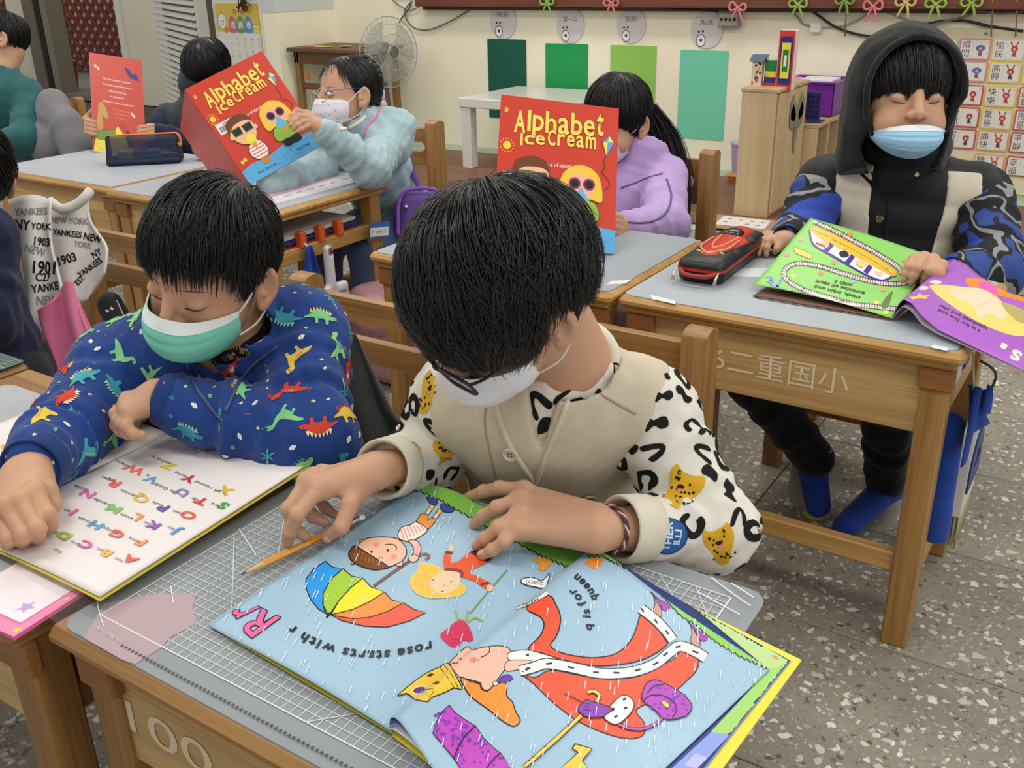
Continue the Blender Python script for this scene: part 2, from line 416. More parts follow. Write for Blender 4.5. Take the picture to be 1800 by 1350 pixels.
# teacher's platform: mint paint with brown boards on top
mint = mat('#a9bfa8', .5, .1, 6, .05, 60)
struct('podium', MB().box((-4.83, 3.93, 0), (2.2, WY, .1), .006), mint)['label'] = 'mint green platform under the board wall'
brd = wood('#6d4331', '#86563f', 0, .6, .45)
pb = struct('trim_1', MB().box((-3.9, 3.985, .1), (2.2, 4.985, .106)), mat('#59382b', .6)); pb['label'] = 'brown boards laid on the mint platform'
for j, yy in enumerate(np.arange(3.985, 4.98, .2)):
    for i, xx in enumerate(np.arange(-3.9, 2.1, 1.2)):
        obj('board', MB().box((xx, yy, .106), (min(xx+1.196, 2.2), yy+.196, .112), .001), brd, pb)
# far left: door wall, open louvred leaf, lattice brick screen outside
white_paint = mat('#efece2', .45, .03, 5)
struct('wall_door', MB().box((-10.4, 6.2, 0), (-9.98, 6.3, 2.9)), mat('#d8d3bd', .75))
dj = struct('door_1', MB().box((-9.99, 6.12, 0), (-9.8, 6.34, 2.6), .004), mat('#6f6353', .6)); dj['label'] = 'brown grey door jamb at the far left'
obj('door_track', MB().box((-9.79, 6.14, 0), (-9.735, 6.3, 2.6)), mat('#1c1a18', .6), dj)
obj('inner_jamb', MB().box((-9.735, 6.15, 0), (-9.63, 6.34, 2.6), .004), mat('#8a8071', .6), dj)
dj2 = struct('door_2', MB().box((-8.49, 6.12, 0), (-8.4, 6.3, 2.6), .004), white_paint); dj2['label'] = 'white door jamb right of the lattice'
struct('wall_hall', MB().box((-8.4, 6.14, 0), (-5.42, 6.26, 2.9)), cream)
struct('trim_2', MB().box((-9.8, 6.1, 0), (-8.4, 6.5, .05), .005), mat('#7c776c', .7))
struct('floor_hall', MB().box((-16.5, 6.3, -.4), (-6.5, 9.8, -.01)), mat('#8b9088', .7, .08, 4))
sc = struct('trim_3', MB().box((-13.4, 7.95, -.25), (-10.3, 8.12, .0), .01), mat('#59605a', .8)); sc['label'] = 'red brown lattice screen outside the door'
brick = mat('#74392c', .8, .15, 20)
for k in range(25):
    for s in (-1, 1):
        x0 = -14.2+k*.18; a, b = (x0-s*.65, 8.03+.008*s, -.06), (x0+s*.65, 8.03+.008*s, 1.15)
        if max(a[0], b[0]) < -13.4 or min(a[0], b[0]) > -10.3: continue
        obj('lattice_bar', MB().beam(a, b, .064, .015, .003, up=(0, 1, 0)), brick, sc, 30)
struct('wall_outer', MB().box((-13.55, 9.0, -.4), (-10.5, 9.1, 2.6)), mat('#e6bda9', .7))
struct('wall_garden', MB().box((-16.5, 9.6, -.4), (-13.0, 9.7, 2.6)), mat('#7d8450', .8, .6, 3))
bk = thing('bucket', 'dark red bucket on the corridor floor by the door jamb', 'bucket', U(103, 160, 0)-np.array([0, -.12, 0]))
obj('bucket_body', MB().lathe([(.001, 0), (.11, 0), (.14, .3), (.132, .3), (.105, .01), (.001, .01)], LOC[bk.name], 24), mat('#7d1712', .4), bk)
obj('rim', MB().lathe([(.14, .285), (.15, .29), (.15, .305), (.14, .31), (.132, .305)], LOC[bk.name], 24), mat('#8a1d17', .4), bk)
LA, LB = np.array([-7.55, 5.95, 0]), np.array([-5.52, 4.80, 0])
lu = nrm(LB-LA); ln = np.array([lu[1], -lu[0], 0]); LW = np.linalg.norm(LB-LA)
def leafM(a, n0=0): M = np.eye(4); M[:3, 0] = lu; M[:3, 1] = -ln; M[:3, 2] = (0, 0, 1); M[:3, 3] = LA+lu*a+ln*n0; return M
def leaf_s(px, py): return float(np.dot(onplane(px, py, LA, ln)-LA, lu))
s0, s1 = leaf_s(243, 60), leaf_s(352, 60); zb = onplane(300, 205, LA, ln)[2]
lf = struct('door_3', MB().box((0, -.02, zb-.06), (s0, .02, 2.3), .004, leafM(0)), white_paint); lf['label'] = 'white louvred door leaf standing open'
obj('stile', MB().box((s1, -.02, zb-.06), (s1+.16, .02, 2.3), .004, leafM(0)), white_paint, lf)
obj('stile', MB().box((s1+.17, -.05, 0), (s1+.23, .03, 2.3), .004, leafM(0)), white_paint, lf)
obj('bottom_panel', MB().box((0, -.02, 0), (s1+.16, .02, zb), .004, leafM(0)), white_paint, lf)
obj('louvre_back', MB().box((s0, -.012, zb), (s1, -.008, 2.3), 0, leafM(0)), mat('#6e675a', .8), lf)
slat = None; pitch = (onplane(300, 15, LA, ln)[2]-onplane(300, 200, LA, ln)[2])/18.5
for k in range(int((1.35-zb)/pitch)):
    M = leafM(s0)@np.array(Matrix.Rotation(math.radians(-35), 4, 'X'))
    if slat is None:
        slat = obj('louvre_slat', MB().box((0, -.004, -pitch*.62), (s1-s0, .004, pitch*.62), .003, M), white_paint, lf).data
        z_first = zb+pitch*.5; bpy.data.objects[-1] if False else None
        so = [o for o in lf.children if o.data == slat][0]
    else:
        so = bpy.data.objects.new('louvre_slat', slat); COL.objects.link(so); so.parent = lf
    so.location = Vector(ln*.012)+Vector((0, 0, zb+pitch*(k+.5)))
# blackboard, its tray and the cord bows along it
bb = struct('trim_4', MB().box((-4.3, WY-.03, 1.02), (2.2, WY, 2.3)), mat('#2c5a45', .6, .1, 5)); bb['label'] = 'green chalkboard above the tray'
tr = struct('trim_5', MB().box((-4.06, WY-.1, .952), (2.2, WY-.002, .985), .006), wood('#5d2f20', '#7a4530', 0, .8, .5)); tr['label'] = 'brown chalk tray under the board'
obj('tray_lip', MB().box((-4.06, WY-.105, .952), (2.2, WY-.095, 1.02), .003), wood('#5d2f20', '#7a4530', 0, .8, .5), tr)
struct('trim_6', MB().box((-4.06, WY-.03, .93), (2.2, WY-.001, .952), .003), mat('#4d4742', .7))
for i, (px, py, c, nm) in enumerate(((962, 4, '#86b05c', 'green'), (1075, 6, '#cf7d7d', 'pink'), (1297, 14, '#d67f80', 'pink'), (1403, 8, '#8fae55', 'green'), (1485, 2, '#7d9a4e', 'green'), (1535, 12, '#d4777b', 'pink'), (1592, 5, '#c9b27a', 'tan'), (1645, 8, '#93b04f', 'green'), (1708, 6, '#8cab4a', 'green'))):
    p = YP(px, py, WY-.118); r = random.Random(i)
    b = thing('cord_bow', ['green cord bow tied on the chalk tray left of the first pink bow', 'pink cord bow on the chalk tray over the light green paper', 'pink cord bow hanging above the grey socket box', 'green cord bow on the tray left of the white wall box', 'small green cord bow high on the tray right of the white box', 'pink cord bow hanging beside the hooded child on the tray', 'tan cord bow on the tray above the hooded child', 'green cord bow on the tray left of the card chart rope', 'rightmost green cord bow on the chalk tray'][i], 'bow', p, 'cord bows along the chalk tray')
    m = mat(c, .8)
    for sgn in (-1, 1):
        lp = [(0, 0, 0), (sgn*.03, -.004, .02+.01*r.random()), (sgn*.045, -.006, .004), (sgn*.03, -.004, -.012), (0, 0, 0)]
        obj('loop', MB().tube(spl(np.array(lp)+p, 5), .006, 6), m, b)
        tl = [(0, 0, 0), (sgn*.014, -.006, -.025), (sgn*(.02+.012*r.random()), -.004, -.05-.02*r.random())]
        obj('tail', MB().tube(spl(np.array(tl)+p, 5), .0055, 6), m, b)
    obj('knot', MB().lathe([(.0, -.011), (.009, -.008), (.012, 0), (.009, .008), (0, .011)], p, 10), m, b)
# coloured papers and round tags on the wall
def wall_pt(px, py, off=.0): return YP(px, py, WY-off)
papers = [((857, 68), (925, 70), (926, 209), (860, 208), '#0f5a46', 'dark green'), ((960, 76), (1034, 78), (1032, 222), (958, 218), '#1f9c52', 'emerald green'), ((1073, 78), (1153, 82), (1150, 240), (1071, 230), '#93c65a', 'light leaf green'), ((1197, 86), (1282, 91), (1270, 249), (1189, 240), '#74d0ae', 'mint green')]
for i, (a, b, c, d, h, nm) in enumerate(papers):
    q = [wall_pt(*p, .003) for p in (d, c, b, a)]; x0 = (q[0][0]+q[3][0])/2; x1 = (q[1][0]+q[2][0])/2; z0 = (q[0][2]+q[1][2])/2; z1 = (q[2][2]+q[3][2])/2
    o = obj('coloured_paper', MB().prism(rrect(0, 0, x1-x0, z1-z0, .006), [], (x0, WY-.001, z0), (1, 0, 0), (0, 0, 1), .003), mat(h, .7), None)
    tag(o, f'{nm} sheet of paper taped on the cream wall', 'paper', 'coloured papers on the wall')
tags_ = [(885, 37, 23, '晚(晨)'), (1003, 45, 24, '第一次'), (1110, 45, 25, '音(樂)'), (1243, 52, 28, '寬(廣)')]
for i, (px, py, r, tx) in enumerate(tags_):
    p = wall_pt(px, py, .004); R = abs(wall_pt(px+r, py, .004)[0]-wall_pt(px-r, py, .004)[0])/2
    o = thing('round_tag', f'round white paper tag with small printed signs above the {papers[i][5]} paper', 'tag', p, 'round paper tags on the wall')
    a = np.arange(28)*2*math.pi/28; ol = [(R*math.cos(t), R*math.sin(t)*1.06) for t in a]
    obj('card', MB().prism(ol, [], p, (1, 0, 0), (0, 0, 1), .003), mat('#d8d2d4', .5), o)
    e = [(R*.25*math.cos(t), R*.27*math.sin(t)) for t in a]
    A = Art(); A.text(tx, .0, R*.38, R*.36, '#6b666b'); A.ell(-R*.35, -R*.62, R*.28, R*.34, '#f4f1f1', line='#57525a', w=R*.05)
    A.ell(-R*.5, -R*.12, R*.07, R*.07, '#2a2628'); A.ell(-R*.24, -R*.1, R*.07, R*.07, '#2a2628'); A.ell(-R*.34, -R*.6, R*.09, R*.09, '#3a3236')
    A.build('printed_bear_face', o, planar(p+np.array([0, -.0032, 0]), (1, 0, 0), (0, 0, 1)), .1)
# socket boxes and cables
def wbox(px, py, w, h, d, m, name, label, cat):
    p = wall_pt(px, py, 0); o = thing(name, label, cat, p); obj('housing', MB().box(p+np.array([-w/2, -d, -h/2]), p+np.array([w/2, 0, h/2]), .006), m, o); return o, p
o, p = wbox(1286, 33, .115, .085, .05, mat('#8f8b83', .5), 'socket_box', 'grey metal socket box under the chalk tray', 'socket box')
obj('cover_plate', MB().box(p+np.array([-.052, -.054, -.03]), p+np.array([.052, -.05, .03]), .002), mat('#a5a198', .4), o)
for k in range(4): obj('socket_slot', MB().box(p+np.array([-.042+.024*k, -.056, -.008]), p+np.array([-.028+.024*k, -.0535, .008]), .001), mat('#22201f', .6), o)
o, p = wbox(1436, 48, .055, .05, .03, mat('#e4e2dc', .4), 'junction_box', 'small white cable box on the cream wall', 'cable box')
obj('lid', MB().box(p+np.array([-.024, -.034, -.022]), p+np.array([.024, -.03, .022]), .002), mat('#eceae5', .4), o)
def cable(pts, r, h, label, off=.02):
    P = spl([YP(x, y, WY-off) for x, y in pts], 8); o = obj('cable', MB().tube(P, r, 7), mat(h, .5), None, 180); return tag(o, label, 'cable')
cable([(1385, 16), (1402, 30), (1412, 42), (1428, 46)], .004, '#8c8880', 'thin grey cable running from tray to white wall box', .012)
cable([(1446, 48), (1480, 46), (1510, 34), (1535, 20), (1560, 22), (1590, 34), (1622, 47), (1640, 58), (1632, 76)], .004, '#9ea3a8', 'pale grey cable looping from white box to the right', .014)
cable([(1600, 80), (1588, 70), (1592, 55), (1625, 47), (1660, 38), (1700, 28), (1720, 20), (1760, 24), (1799, 20)], .005, '#7f858c', 'grey cable loop behind the hood', .03)
cable([(1423, 16), (1440, 28), (1470, 48), (1510, 61), (1545, 63), (1590, 54), (1640, 40), (1690, 36), (1740, 46), (1799, 55)], .0065, '#2b2a2a', 'black cable sagging across the wall above the hooded child')
cable([(845, 5), (828, 16), (790, 38), (755, 52), (730, 50), (716, 36), (712, 18), (722, 4)], .004, '#57534c', 'thin dark cable drooping right of the fan')
cable([(690, 0), (705, 12), (722, 18), (738, 10), (742, 0)], .004, '#6f6b64', 'short dark cable loop at the top above the fan')
cable([(724, 2), (718, 16), (706, 32), (702, 40)], .005, '#5d5953', 'cable running down into the fan head')
cable([(985, 14), (1030, 15), (1060, 13), (1180, 16), (1262, 20)], .004, '#3a3734', 'dark cable along the bottom of the tray', .036)
# furniture
W1, W2 = '#8f642f', '#b98a4b'
def woods(dark=0):
    pal = [('#a3783f', '#c99d5c'), ('#7a5229', '#a47a45'), ('#8c6433', '#b0854c')][dark]
    return wood(*pal, axis=0), wood(*pal, axis=1), wood(*pal, axis=2)
def lobj(name, b, m, p, smooth=35): return obj(name, b, m, p, smooth, world=False)
def desk_parts(root, w, d, tone=0, lettering=None, pegs=True, lower=True):
    X_, Y_, Z_ = woods(tone); _, _, LZ = woods(2 if tone == 0 else tone); H = .597; L = .045
    top = MB().box((-w/2, -d/2, H-.022), (w/2, d/2, H), .008); o = lobj('desk_top', top, X_, root)
    lobj('top_moulding', MB().box((-w/2+.012, -d/2+.012, H-.034), (w/2-.012, d/2-.012, H-.022), .003), X_, root)
    for sx in (-1, 1):
        for sy in (-1, 1):
            cx, cy = sx*(w/2-.04), sy*(d/2-.045)
            lobj('leg', MB().box((cx-L/2, cy-L/2, 0), (cx+L/2, cy+L/2, H-.03), .003), LZ, root)
            if sy < 0: lobj('corner_block', MB().box((cx-L/2-.006, cy-L/2-.006, H-.075), (cx+L/2+.006, cy-L/2+.012, H-.034), .003), wood('#7b4f27', '#9a6936', axis=0), root)
        cx = sx*(w/2-.04)
        lobj('side_rail', MB().box((cx-.011, -d/2+.06, .435), (cx+.011, d/2-.06, .475), .003), Y_, root)
        lobj('foot_rail', MB().box((cx-.012, -d/2+.06, .1), (cx+.012, d/2-.06, .135), .003), Y_, root)
    ap = lobj('front_panel', MB().box((-w/2+.06, -d/2+.03, .435), (w/2-.06, -d/2+.045, H-.03), .002), wood('#a88250', '#cfac74', axis=0, rough=.4), root)
    lobj('shelf', MB().box((-w/2+.055, -d/2+.04, .43), (w/2-.055, d/2-.03, .44), .002), X_, root)
    if lower: lobj('front_stretcher', MB().box((-w/2+.06, -d/2+.033, .15), (w/2-.06, -d/2+.057, .19), .003), X_, root)
    if lettering:
        A = Art()
        A.fit(lettering[0], lettering[1], '#e0cfae', .004)
        A.build('stencilled_number', ap, planar((0, -d/2+.0295, 0), (1, 0, 0), (0, 0, 1)), .2, material=printmat(.5, 'faded_ink'))
def desk(label, x0, x1, y0, y1, tone=0, lettering=None, rz=0.0, group='wooden school desks'):
    r = thing('school_desk', label, 'desk', ((x0+x1)/2, (y0+y1)/2, 0), group, rz); desk_parts(r, x1-x0, y1-y0, tone, lettering); return r
DK1 = desk('light wooden desk with open rain picture book on it, nearest the camera', -.815, -.238, .388, .80, 1, ('100', [(-.225, .475), (-.10, .475), (-.10, .515), (-.225, .515)]))
DK2 = desk('wooden desk at the lower left under the white alphabet book', -1.455, -.835, .362, .78, 1)
DK3 = desk('wooden desk lettered 96 in front of the hooded child', -.803, -.185, 1.575, 2.02, 0, ('96二重国小', [(-.15, .475), (.13, .475), (.13, .525), (-.15, .525)]))
DK4 = desk('wooden desk in front of the girl in the lilac jacket', -1.425, -.815, 1.57, 2.03, 0)
DK5 = desk('wooden desk with orange pegs under the girl in pale blue', -2.55, -1.895, 1.70, 2.205, 0)
DK6 = desk('wooden desk at the left rear with the mesh pencil case', -3.22, -2.562, 1.725, 2.235, 0)
def deskmat(label, x0, x1, y0, y1, base, line='#d5dadb', r=.02, step=.01, z=.5972, th=.0018, name='desk_mat', w=.06):
    b = MB().prism(rrect(x0, y0, x1, y1, r), [], (0, 0, z), (1, 0, 0), (0, 1, 0), th); o = obj(name, b, gridmat(base, line, step, 5, w), None, 0); return tag(o, label, 'desk mat', 'grey desk mats')
FM = deskmat('grey gridded cutting mat under the rain picture book', -.803, -.232, .398, .803, '#8b9193', '#8b9193')
deskmat('grey desk mat under the white alphabet book', -1.42, -.85, .385, .72, '#a3a7aa', '#b9bcbe')
deskmat('pale grey desk mat under the green and purple picture book', -.797, -.2, 1.585, 2.012, '#a5adb3', '#b4bbc0')
deskmat('grey desk mat under the red picture book held by the girl in lilac', -1.415, -.825, 1.58, 2.022, '#959da3', '#a4abb0')
deskmat('pale grey desk mat under the girl in pale blue', -2.54, -1.91, 1.715, 2.195, '#aab0b8', '#b2b8bf')
deskmat('pale grey desk mat under the mesh pencil case', -3.21, -2.57, 1.74, 2.225, '#adb1b8', '#b4b8bf')
def chair_parts(root, w=.36, d=.34, h=.64, seat=.33, tone=1):
    X_, Y_, Z_ = woods(tone); T = .042
    for sx in (-1, 1):
        cx = sx*(w/2-T/2); ol = [(-.027, 0), (.027, 0), (.027, h-.014)]+[(.027*math.cos(a), h-.014+.014*math.sin(a)) for a in np.linspace(0, math.pi, 9)[1:-1]]+[(-.027, h-.014)]
        lobj('back_post', MB().prism(ol, [], (cx-T/2, d/2, 0), (0, 1, 0), (0, 0, 1), T), Z_, root, 25)
        lobj('front_leg', MB().box((cx-T/2, -d/2, 0), (cx+T/2, -d/2+T, seat-.02), .003), Z_, root)
        lobj('side_stretcher', MB().box((cx-.011, -d/2+T, .1), (cx+.011, d/2-.02, .135), .003), Y_, root)
        lobj('seat_rail', MB().box((cx-.012, -d/2+T, seat-.06), (cx+.012, d/2-.02, seat-.02), .003), Y_, root)
    lobj('seat', MB().box((-w/2+.004, -d/2-.01, seat-.02), (w/2-.004, d/2-.03, seat), .006), X_, root)
    iw = w/2-T; rz0, rz1 = h-.155, h-.03
    lobj('back_rail', MB().prism([(-iw, rz0), (iw, rz0), (iw, rz1), (-iw, rz1)], [rrect(-iw+.02, rz0+.045, iw-.02, rz0+.08, .017, 4)], (0, d/2+.012, 0), (1, 0, 0), (0, 0, 1), .02), X_, root, 25)
    lobj('front_stretcher', MB().box((-w/2+T, -d/2+.01, .16), (w/2-T, -d/2+.03, .2), .003), X_, root)
def chair(label, x, y, rz=0.0, w=.36, h=.64, tone=1):
    r = thing('school_chair', label, 'chair', (x, y, 0), 'wooden school chairs', rz); chair_parts(r, w, .34, h, .33, tone); return r
chair('wooden chair behind the child in the leopard print shirt, its back post scratched', -.715, 1.2, 0, .375, .645)
chair('wooden chair behind the boy in the dinosaur jacket, black coat on its post', -1.165, 1.115, 0, .375, .64)
chair('wooden chair of the hooded child behind the lettered desk', -.50, 2.33, 0, .36, .64)
chair('wooden chair of the girl in the lilac jacket, right post behind her hair', -1.2, 2.42, 0, .36, .695)
chair('wooden chair of the girl in the pale blue jacket', -2.25, 2.5, 0, .40, .70)
chair('wooden chair of the person in navy with a lettered jacket over it', -2.02, 1.2, 0, .36, .64)
chair('wooden chair of the child in the dark jacket at the rear desk', -3.02, 2.68, 0, .36, .66)
chair('wooden chair of the child in the green top, grey coat on its back', -4.02, 2.62, math.radians(100), .38, .66)
# soft shapes: distance fields turned into one smooth skin
import openvdb
class SDF:
    def __init__(s, lo, hi, vox):
        s.lo = np.array(lo, float); s.v = vox; s.n = np.ceil((np.array(hi)-s.lo)/vox).astype(int)+1
        s.ax = [s.lo[i]+np.arange(s.n[i])*vox for i in range(3)]; s.D = np.full(s.n, 1.0, dtype=np.float32)
    def sub(s, lo, hi):
        a = np.clip(np.floor((np.array(lo)-s.lo)/s.v).astype(int), 0, s.n); b = np.clip(np.ceil((np.array(hi)-s.lo)/s.v).astype(int)+1, 0, s.n)
        sl = tuple(slice(i, j) for i, j in zip(a, b)); x = s.ax[0][sl[0]][:, None, None]; y = s.ax[1][sl[1]][None, :, None]; z = s.ax[2][sl[2]][None, None, :]
        return sl, x.astype(np.float32), y.astype(np.float32), z.astype(np.float32)
    def mix(s, sl, d, k, op):
        A = s.D[sl]
        if A.size == 0: return s
        d = np.broadcast_to(d, A.shape)
        if op == 'add':
            if k > 0: h = np.clip(k-np.abs(A-d), 0, None)/k; s.D[sl] = np.minimum(A, d)-h*h*k*.25
            else: s.D[sl] = np.minimum(A, d)
        elif op == 'cut':
            d = -d
            if k > 0: h = np.clip(k-np.abs(A-d), 0, None)/k; s.D[sl] = np.maximum(A, d)+h*h*k*.25
            else: s.D[sl] = np.maximum(A, d)
        elif op == 'and': s.D[sl] = np.maximum(A, d)
        return s
    def cone(s, a, b, ra, rb=None, k=.01, op='add', flat=None, fs=1.0, wr=None):
        """tapered limb; flat,fs: squash by fs along that direction; wr=(depth, waves per metre, seed): folds"""
        a = np.array(a, float); b = np.array(b, float); rb = ra if rb is None else rb; R = max(ra, rb)+k+3*s.v+(wr[0] if wr else 0)
        sl, x, y, z = s.sub(np.minimum(a, b)-R, np.maximum(a, b)+R); P = [x-a[0], y-a[1], z-a[2]]; B = b-a
        if flat is not None:
            f = nrm(flat); q = (P[0]*f[0]+P[1]*f[1]+P[2]*f[2])*(fs-1); P = [P[i]+q*f[i] for i in range(3)]; B = B+f*np.dot(B, f)*(fs-1)
        l2 = max(np.dot(B, B), 1e-9); t = np.clip((P[0]*B[0]+P[1]*B[1]+P[2]*B[2])/l2, 0, 1)
        q = [P[i]-B[i]*t for i in range(3)]; r = ra+(rb-ra)*t
        if wr:
            L = math.sqrt(l2); e1 = nrm(np.cross(B, [.3, .5, .8])); e2 = nrm(np.cross(B, e1)); an = np.arctan2(q[0]*e1[0]+q[1]*e1[1]+q[2]*e1[2], q[0]*e2[0]+q[1]*e2[1]+q[2]*e2[2])
            ph = t*L*wr[1]*6.283+1.3*np.sin(an+wr[2])+.8*np.sin(2*an+2.1*wr[2]); r = r+wr[0]*(np.sin(ph)*.6+.4*np.sin(1.7*ph+wr[2]))*np.sin(np.clip(t, .02, .98)*3.1416)**.5
        d = np.sqrt(q[0]**2+q[1]**2+q[2]**2)-r
        if flat is not None: d = d/max(1, fs)**.5
        return s.mix(sl, d.astype(np.float32), k, op)
    def chain(s, P, R, k=.01, **kw):
        for i in range(len(P)-1): s.cone(P[i], P[i+1], R[i], R[i+1], k, **kw)
        return s
    def ell(s, c, r, Rm=None, k=.01, op='add'):
        c = np.array(c, float); r = np.array(r, float); m = r.max()+k+3*s.v; sl, x, y, z = s.sub(c-m, c+m); P = [x-c[0], y-c[1], z-c[2]]
        if Rm is not None: Rm = np.array(Rm); P = [P[0]*Rm[0, i]+P[1]*Rm[1, i]+P[2]*Rm[2, i] for i in range(3)]
        k0 = np.sqrt((P[0]/r[0])**2+(P[1]/r[1])**2+(P[2]/r[2])**2); k1 = np.sqrt((P[0]/r[0]**2)**2+(P[1]/r[1]**2)**2+(P[2]/r[2]**2)**2)+1e-6
        return s.mix(sl, k0*(k0-1)/k1, k, op)
    def box(s, c, h, Rm=None, rad=.005, k=.005, op='add'):
        c = np.array(c, float); h = np.array(h, float); m = np.linalg.norm(h)+k+rad+3*s.v; sl, x, y, z = s.sub(c-m, c+m); P = [x-c[0], y-c[1], z-c[2]]
        if Rm is not None: Rm = np.array(Rm); P = [P[0]*Rm[0, i]+P[1]*Rm[1, i]+P[2]*Rm[2, i] for i in range(3)]
        q = [np.abs(P[i])-(h[i]-rad) for i in range(3)]
        d = np.sqrt(sum(np.clip(a, 0, None)**2 for a in q))+np.minimum(np.maximum(np.maximum(q[0], q[1]), q[2]), 0)-rad
        return s.mix(sl, d, k, op)
    def plane(s, p, n, k=0, op='and'):
        n = nrm(n); x, y, z = s.ax[0][:, None, None], s.ax[1][None, :, None], s.ax[2][None, None, :]
        d = (x-p[0])*n[0]+(y-p[1])*n[1]+(z-p[2])*n[2]; return s.mix((slice(None),)*3, d.astype(np.float32), k, op)
    def func(s, fn, op='disp'):
        x, y, z = s.ax[0][:, None, None], s.ax[1][None, :, None], s.ax[2][None, None, :]; d = fn(x, y, z)
        if op == 'disp': s.D = (s.D+d).astype(np.float32)
        else: s.mix((slice(None),)*3, d.astype(np.float32), 0, op)
        return s
    def mesh(s, iso=0.0, adapt=0.0):
        s.D[0], s.D[-1] = 1, 1; s.D[:, 0], s.D[:, -1] = 1, 1; s.D[:, :, 0], s.D[:, :, -1] = 1, 1
        g = openvdb.FloatGrid(1.0); g.copyFromArray(np.clip(s.D, -4*s.v, 4*s.v).astype(np.float32)); P, Q = g.convertToQuads(iso)
        V = np.array(P, float)*s.v+s.lo; Q = np.array(Q); a, b, c = V[Q[:, 0]]-V.mean(0), V[Q[:, 1]]-V.mean(0), V[Q[:, 2]]-V.mean(0)
        return V, (Q if (np.cross(a, b)*c).sum() > 0 else Q[:, ::-1])
def noise3(x, y, z, sc, seed=0):
    r = np.random.default_rng(seed); o = 0
    for i in range(5):
        d = r.normal(size=3)*sc; o = o+np.sin(x*d[0]+y*d[1]+z*d[2]+r.uniform(0, 6.28))*.45
    return o
def frame(c, F, Uv, sc=1.0):
    y = -nrm(F); z = np.array(Uv, float); z = nrm(z-y*np.dot(z, y)); x = np.cross(y, z); M = np.eye(4); M[:3, 0] = x; M[:3, 1] = y; M[:3, 2] = z; M[:3, :3] *= sc; M[:3, 3] = c; return M
def tf(M, P): P = np.asarray(P, float); return P@M[:3, :3].T+M[:3, 3]
def itf(M, P): return (np.asarray(P, float)-M[:3, 3])@np.linalg.inv(M[:3, :3]).T
SKIN = mat('#c4977a', .5, .04, 30, .12, 500, .35, sss=.12)
SKIN2 = mat('#c39577', .5, .04, 30, .12, 500, .35, sss=.12)
LASH = mat('#1a1412', .6); HAIRM = mat('#17120f', .36, .25, 60, 0, 0, .55); HAIRB = mat('#0f0d0d', .38, .2, 60, 0, 0, .5)
def head_field(neck, nr=(.042, .047), eyes='down', vox=.0022, jaw=1.0, nosew=1.0):
    """head in its own frame: face to -y, up z; neck: where the neck goes"""
    lo = np.minimum([-.1, -.125, -.125], np.array(neck)-.06); hi = np.maximum([.1, .115, .125], np.array(neck)+.06); s = SDF(lo, hi, vox)
    s.ell((0, .012, .03), (.073, .088, .078)); s.ell((0, -.022, -.03), (.06*jaw, .06, .068), k=.03); s.ell((0, -.055, -.082), (.026, .024, .02), k=.03)
    for q in (-1, 1):
        s.ell((q*.034*jaw, -.052, -.048), (.027, .026, .026), k=.02)              # cheeks
        s.ell((q*.0305, -.083, .001), (.0155, .0085, .009), k=.012, op='cut')          # socket
        s.ell((q*.0305, -.0665, .0), (.0145, .0125, .0105), k=.004)               # lid over the eye
        if eyes == 'open': s.ell((q*.031, -.082, -.001), (.0105, .008, .0042), k=.002, op='cut')
        Rm = np.array(Matrix.Rotation(q*math.radians(-18), 3, 'Z'))@np.array(Matrix.Rotation(math.radians(-10), 3, 'X'))
        s.ell((q*.078, .012, -.012), (.008, .0185, .029), Rm, k=.006); s.ell((q*.0835, .009, -.009), (.0055, .0105, .0185), Rm, k=.004, op='cut')
        s.ell((q*.0805, .003, -.017), (.0045, .0045, .006), Rm, k=.003); s.ell((q*.0755, .003, -.036), (.006, .009, .009), k=.006)
    s.cone((0, -.079, .008), (0, -.097, -.027), .0065*nosew, .0095*nosew, k=.012); 
    for q in (-1, 1): s.ell((q*.011*nosew, -.09, -.03), (.008, .009, .007), k=.007); s.ell((q*.0062*nosew, -.1, -.037), (.0035, .004, .004), k=.003, op='cut')
    s.ell((0, -.083, -.054), (.02, .008, .005), k=.007); s.ell((0, -.081, -.063), (.017, .009, .0055), k=.007); s.cone((-.02, -.09, -.0585), (.02, -.09, -.0585), .0018, k=.004, op='cut')
    nk = np.array(neck, float); s.cone((0, .03, -.05), nk, nr[0], nr[1], k=.025)
    return s
def build_body(parent, V, Q, mats=None):
    return link_mesh('body', V, Q, mats or SKIN, parent, 180)
class Merge:
    def __init__(s): s.V = []; s.Q = []; s.n = 0
    def add(s, V, Q): s.V.append(V); s.Q.append(Q+s.n); s.n += len(V); return s
    def get(s): return np.concatenate(s.V), np.concatenate(s.Q)
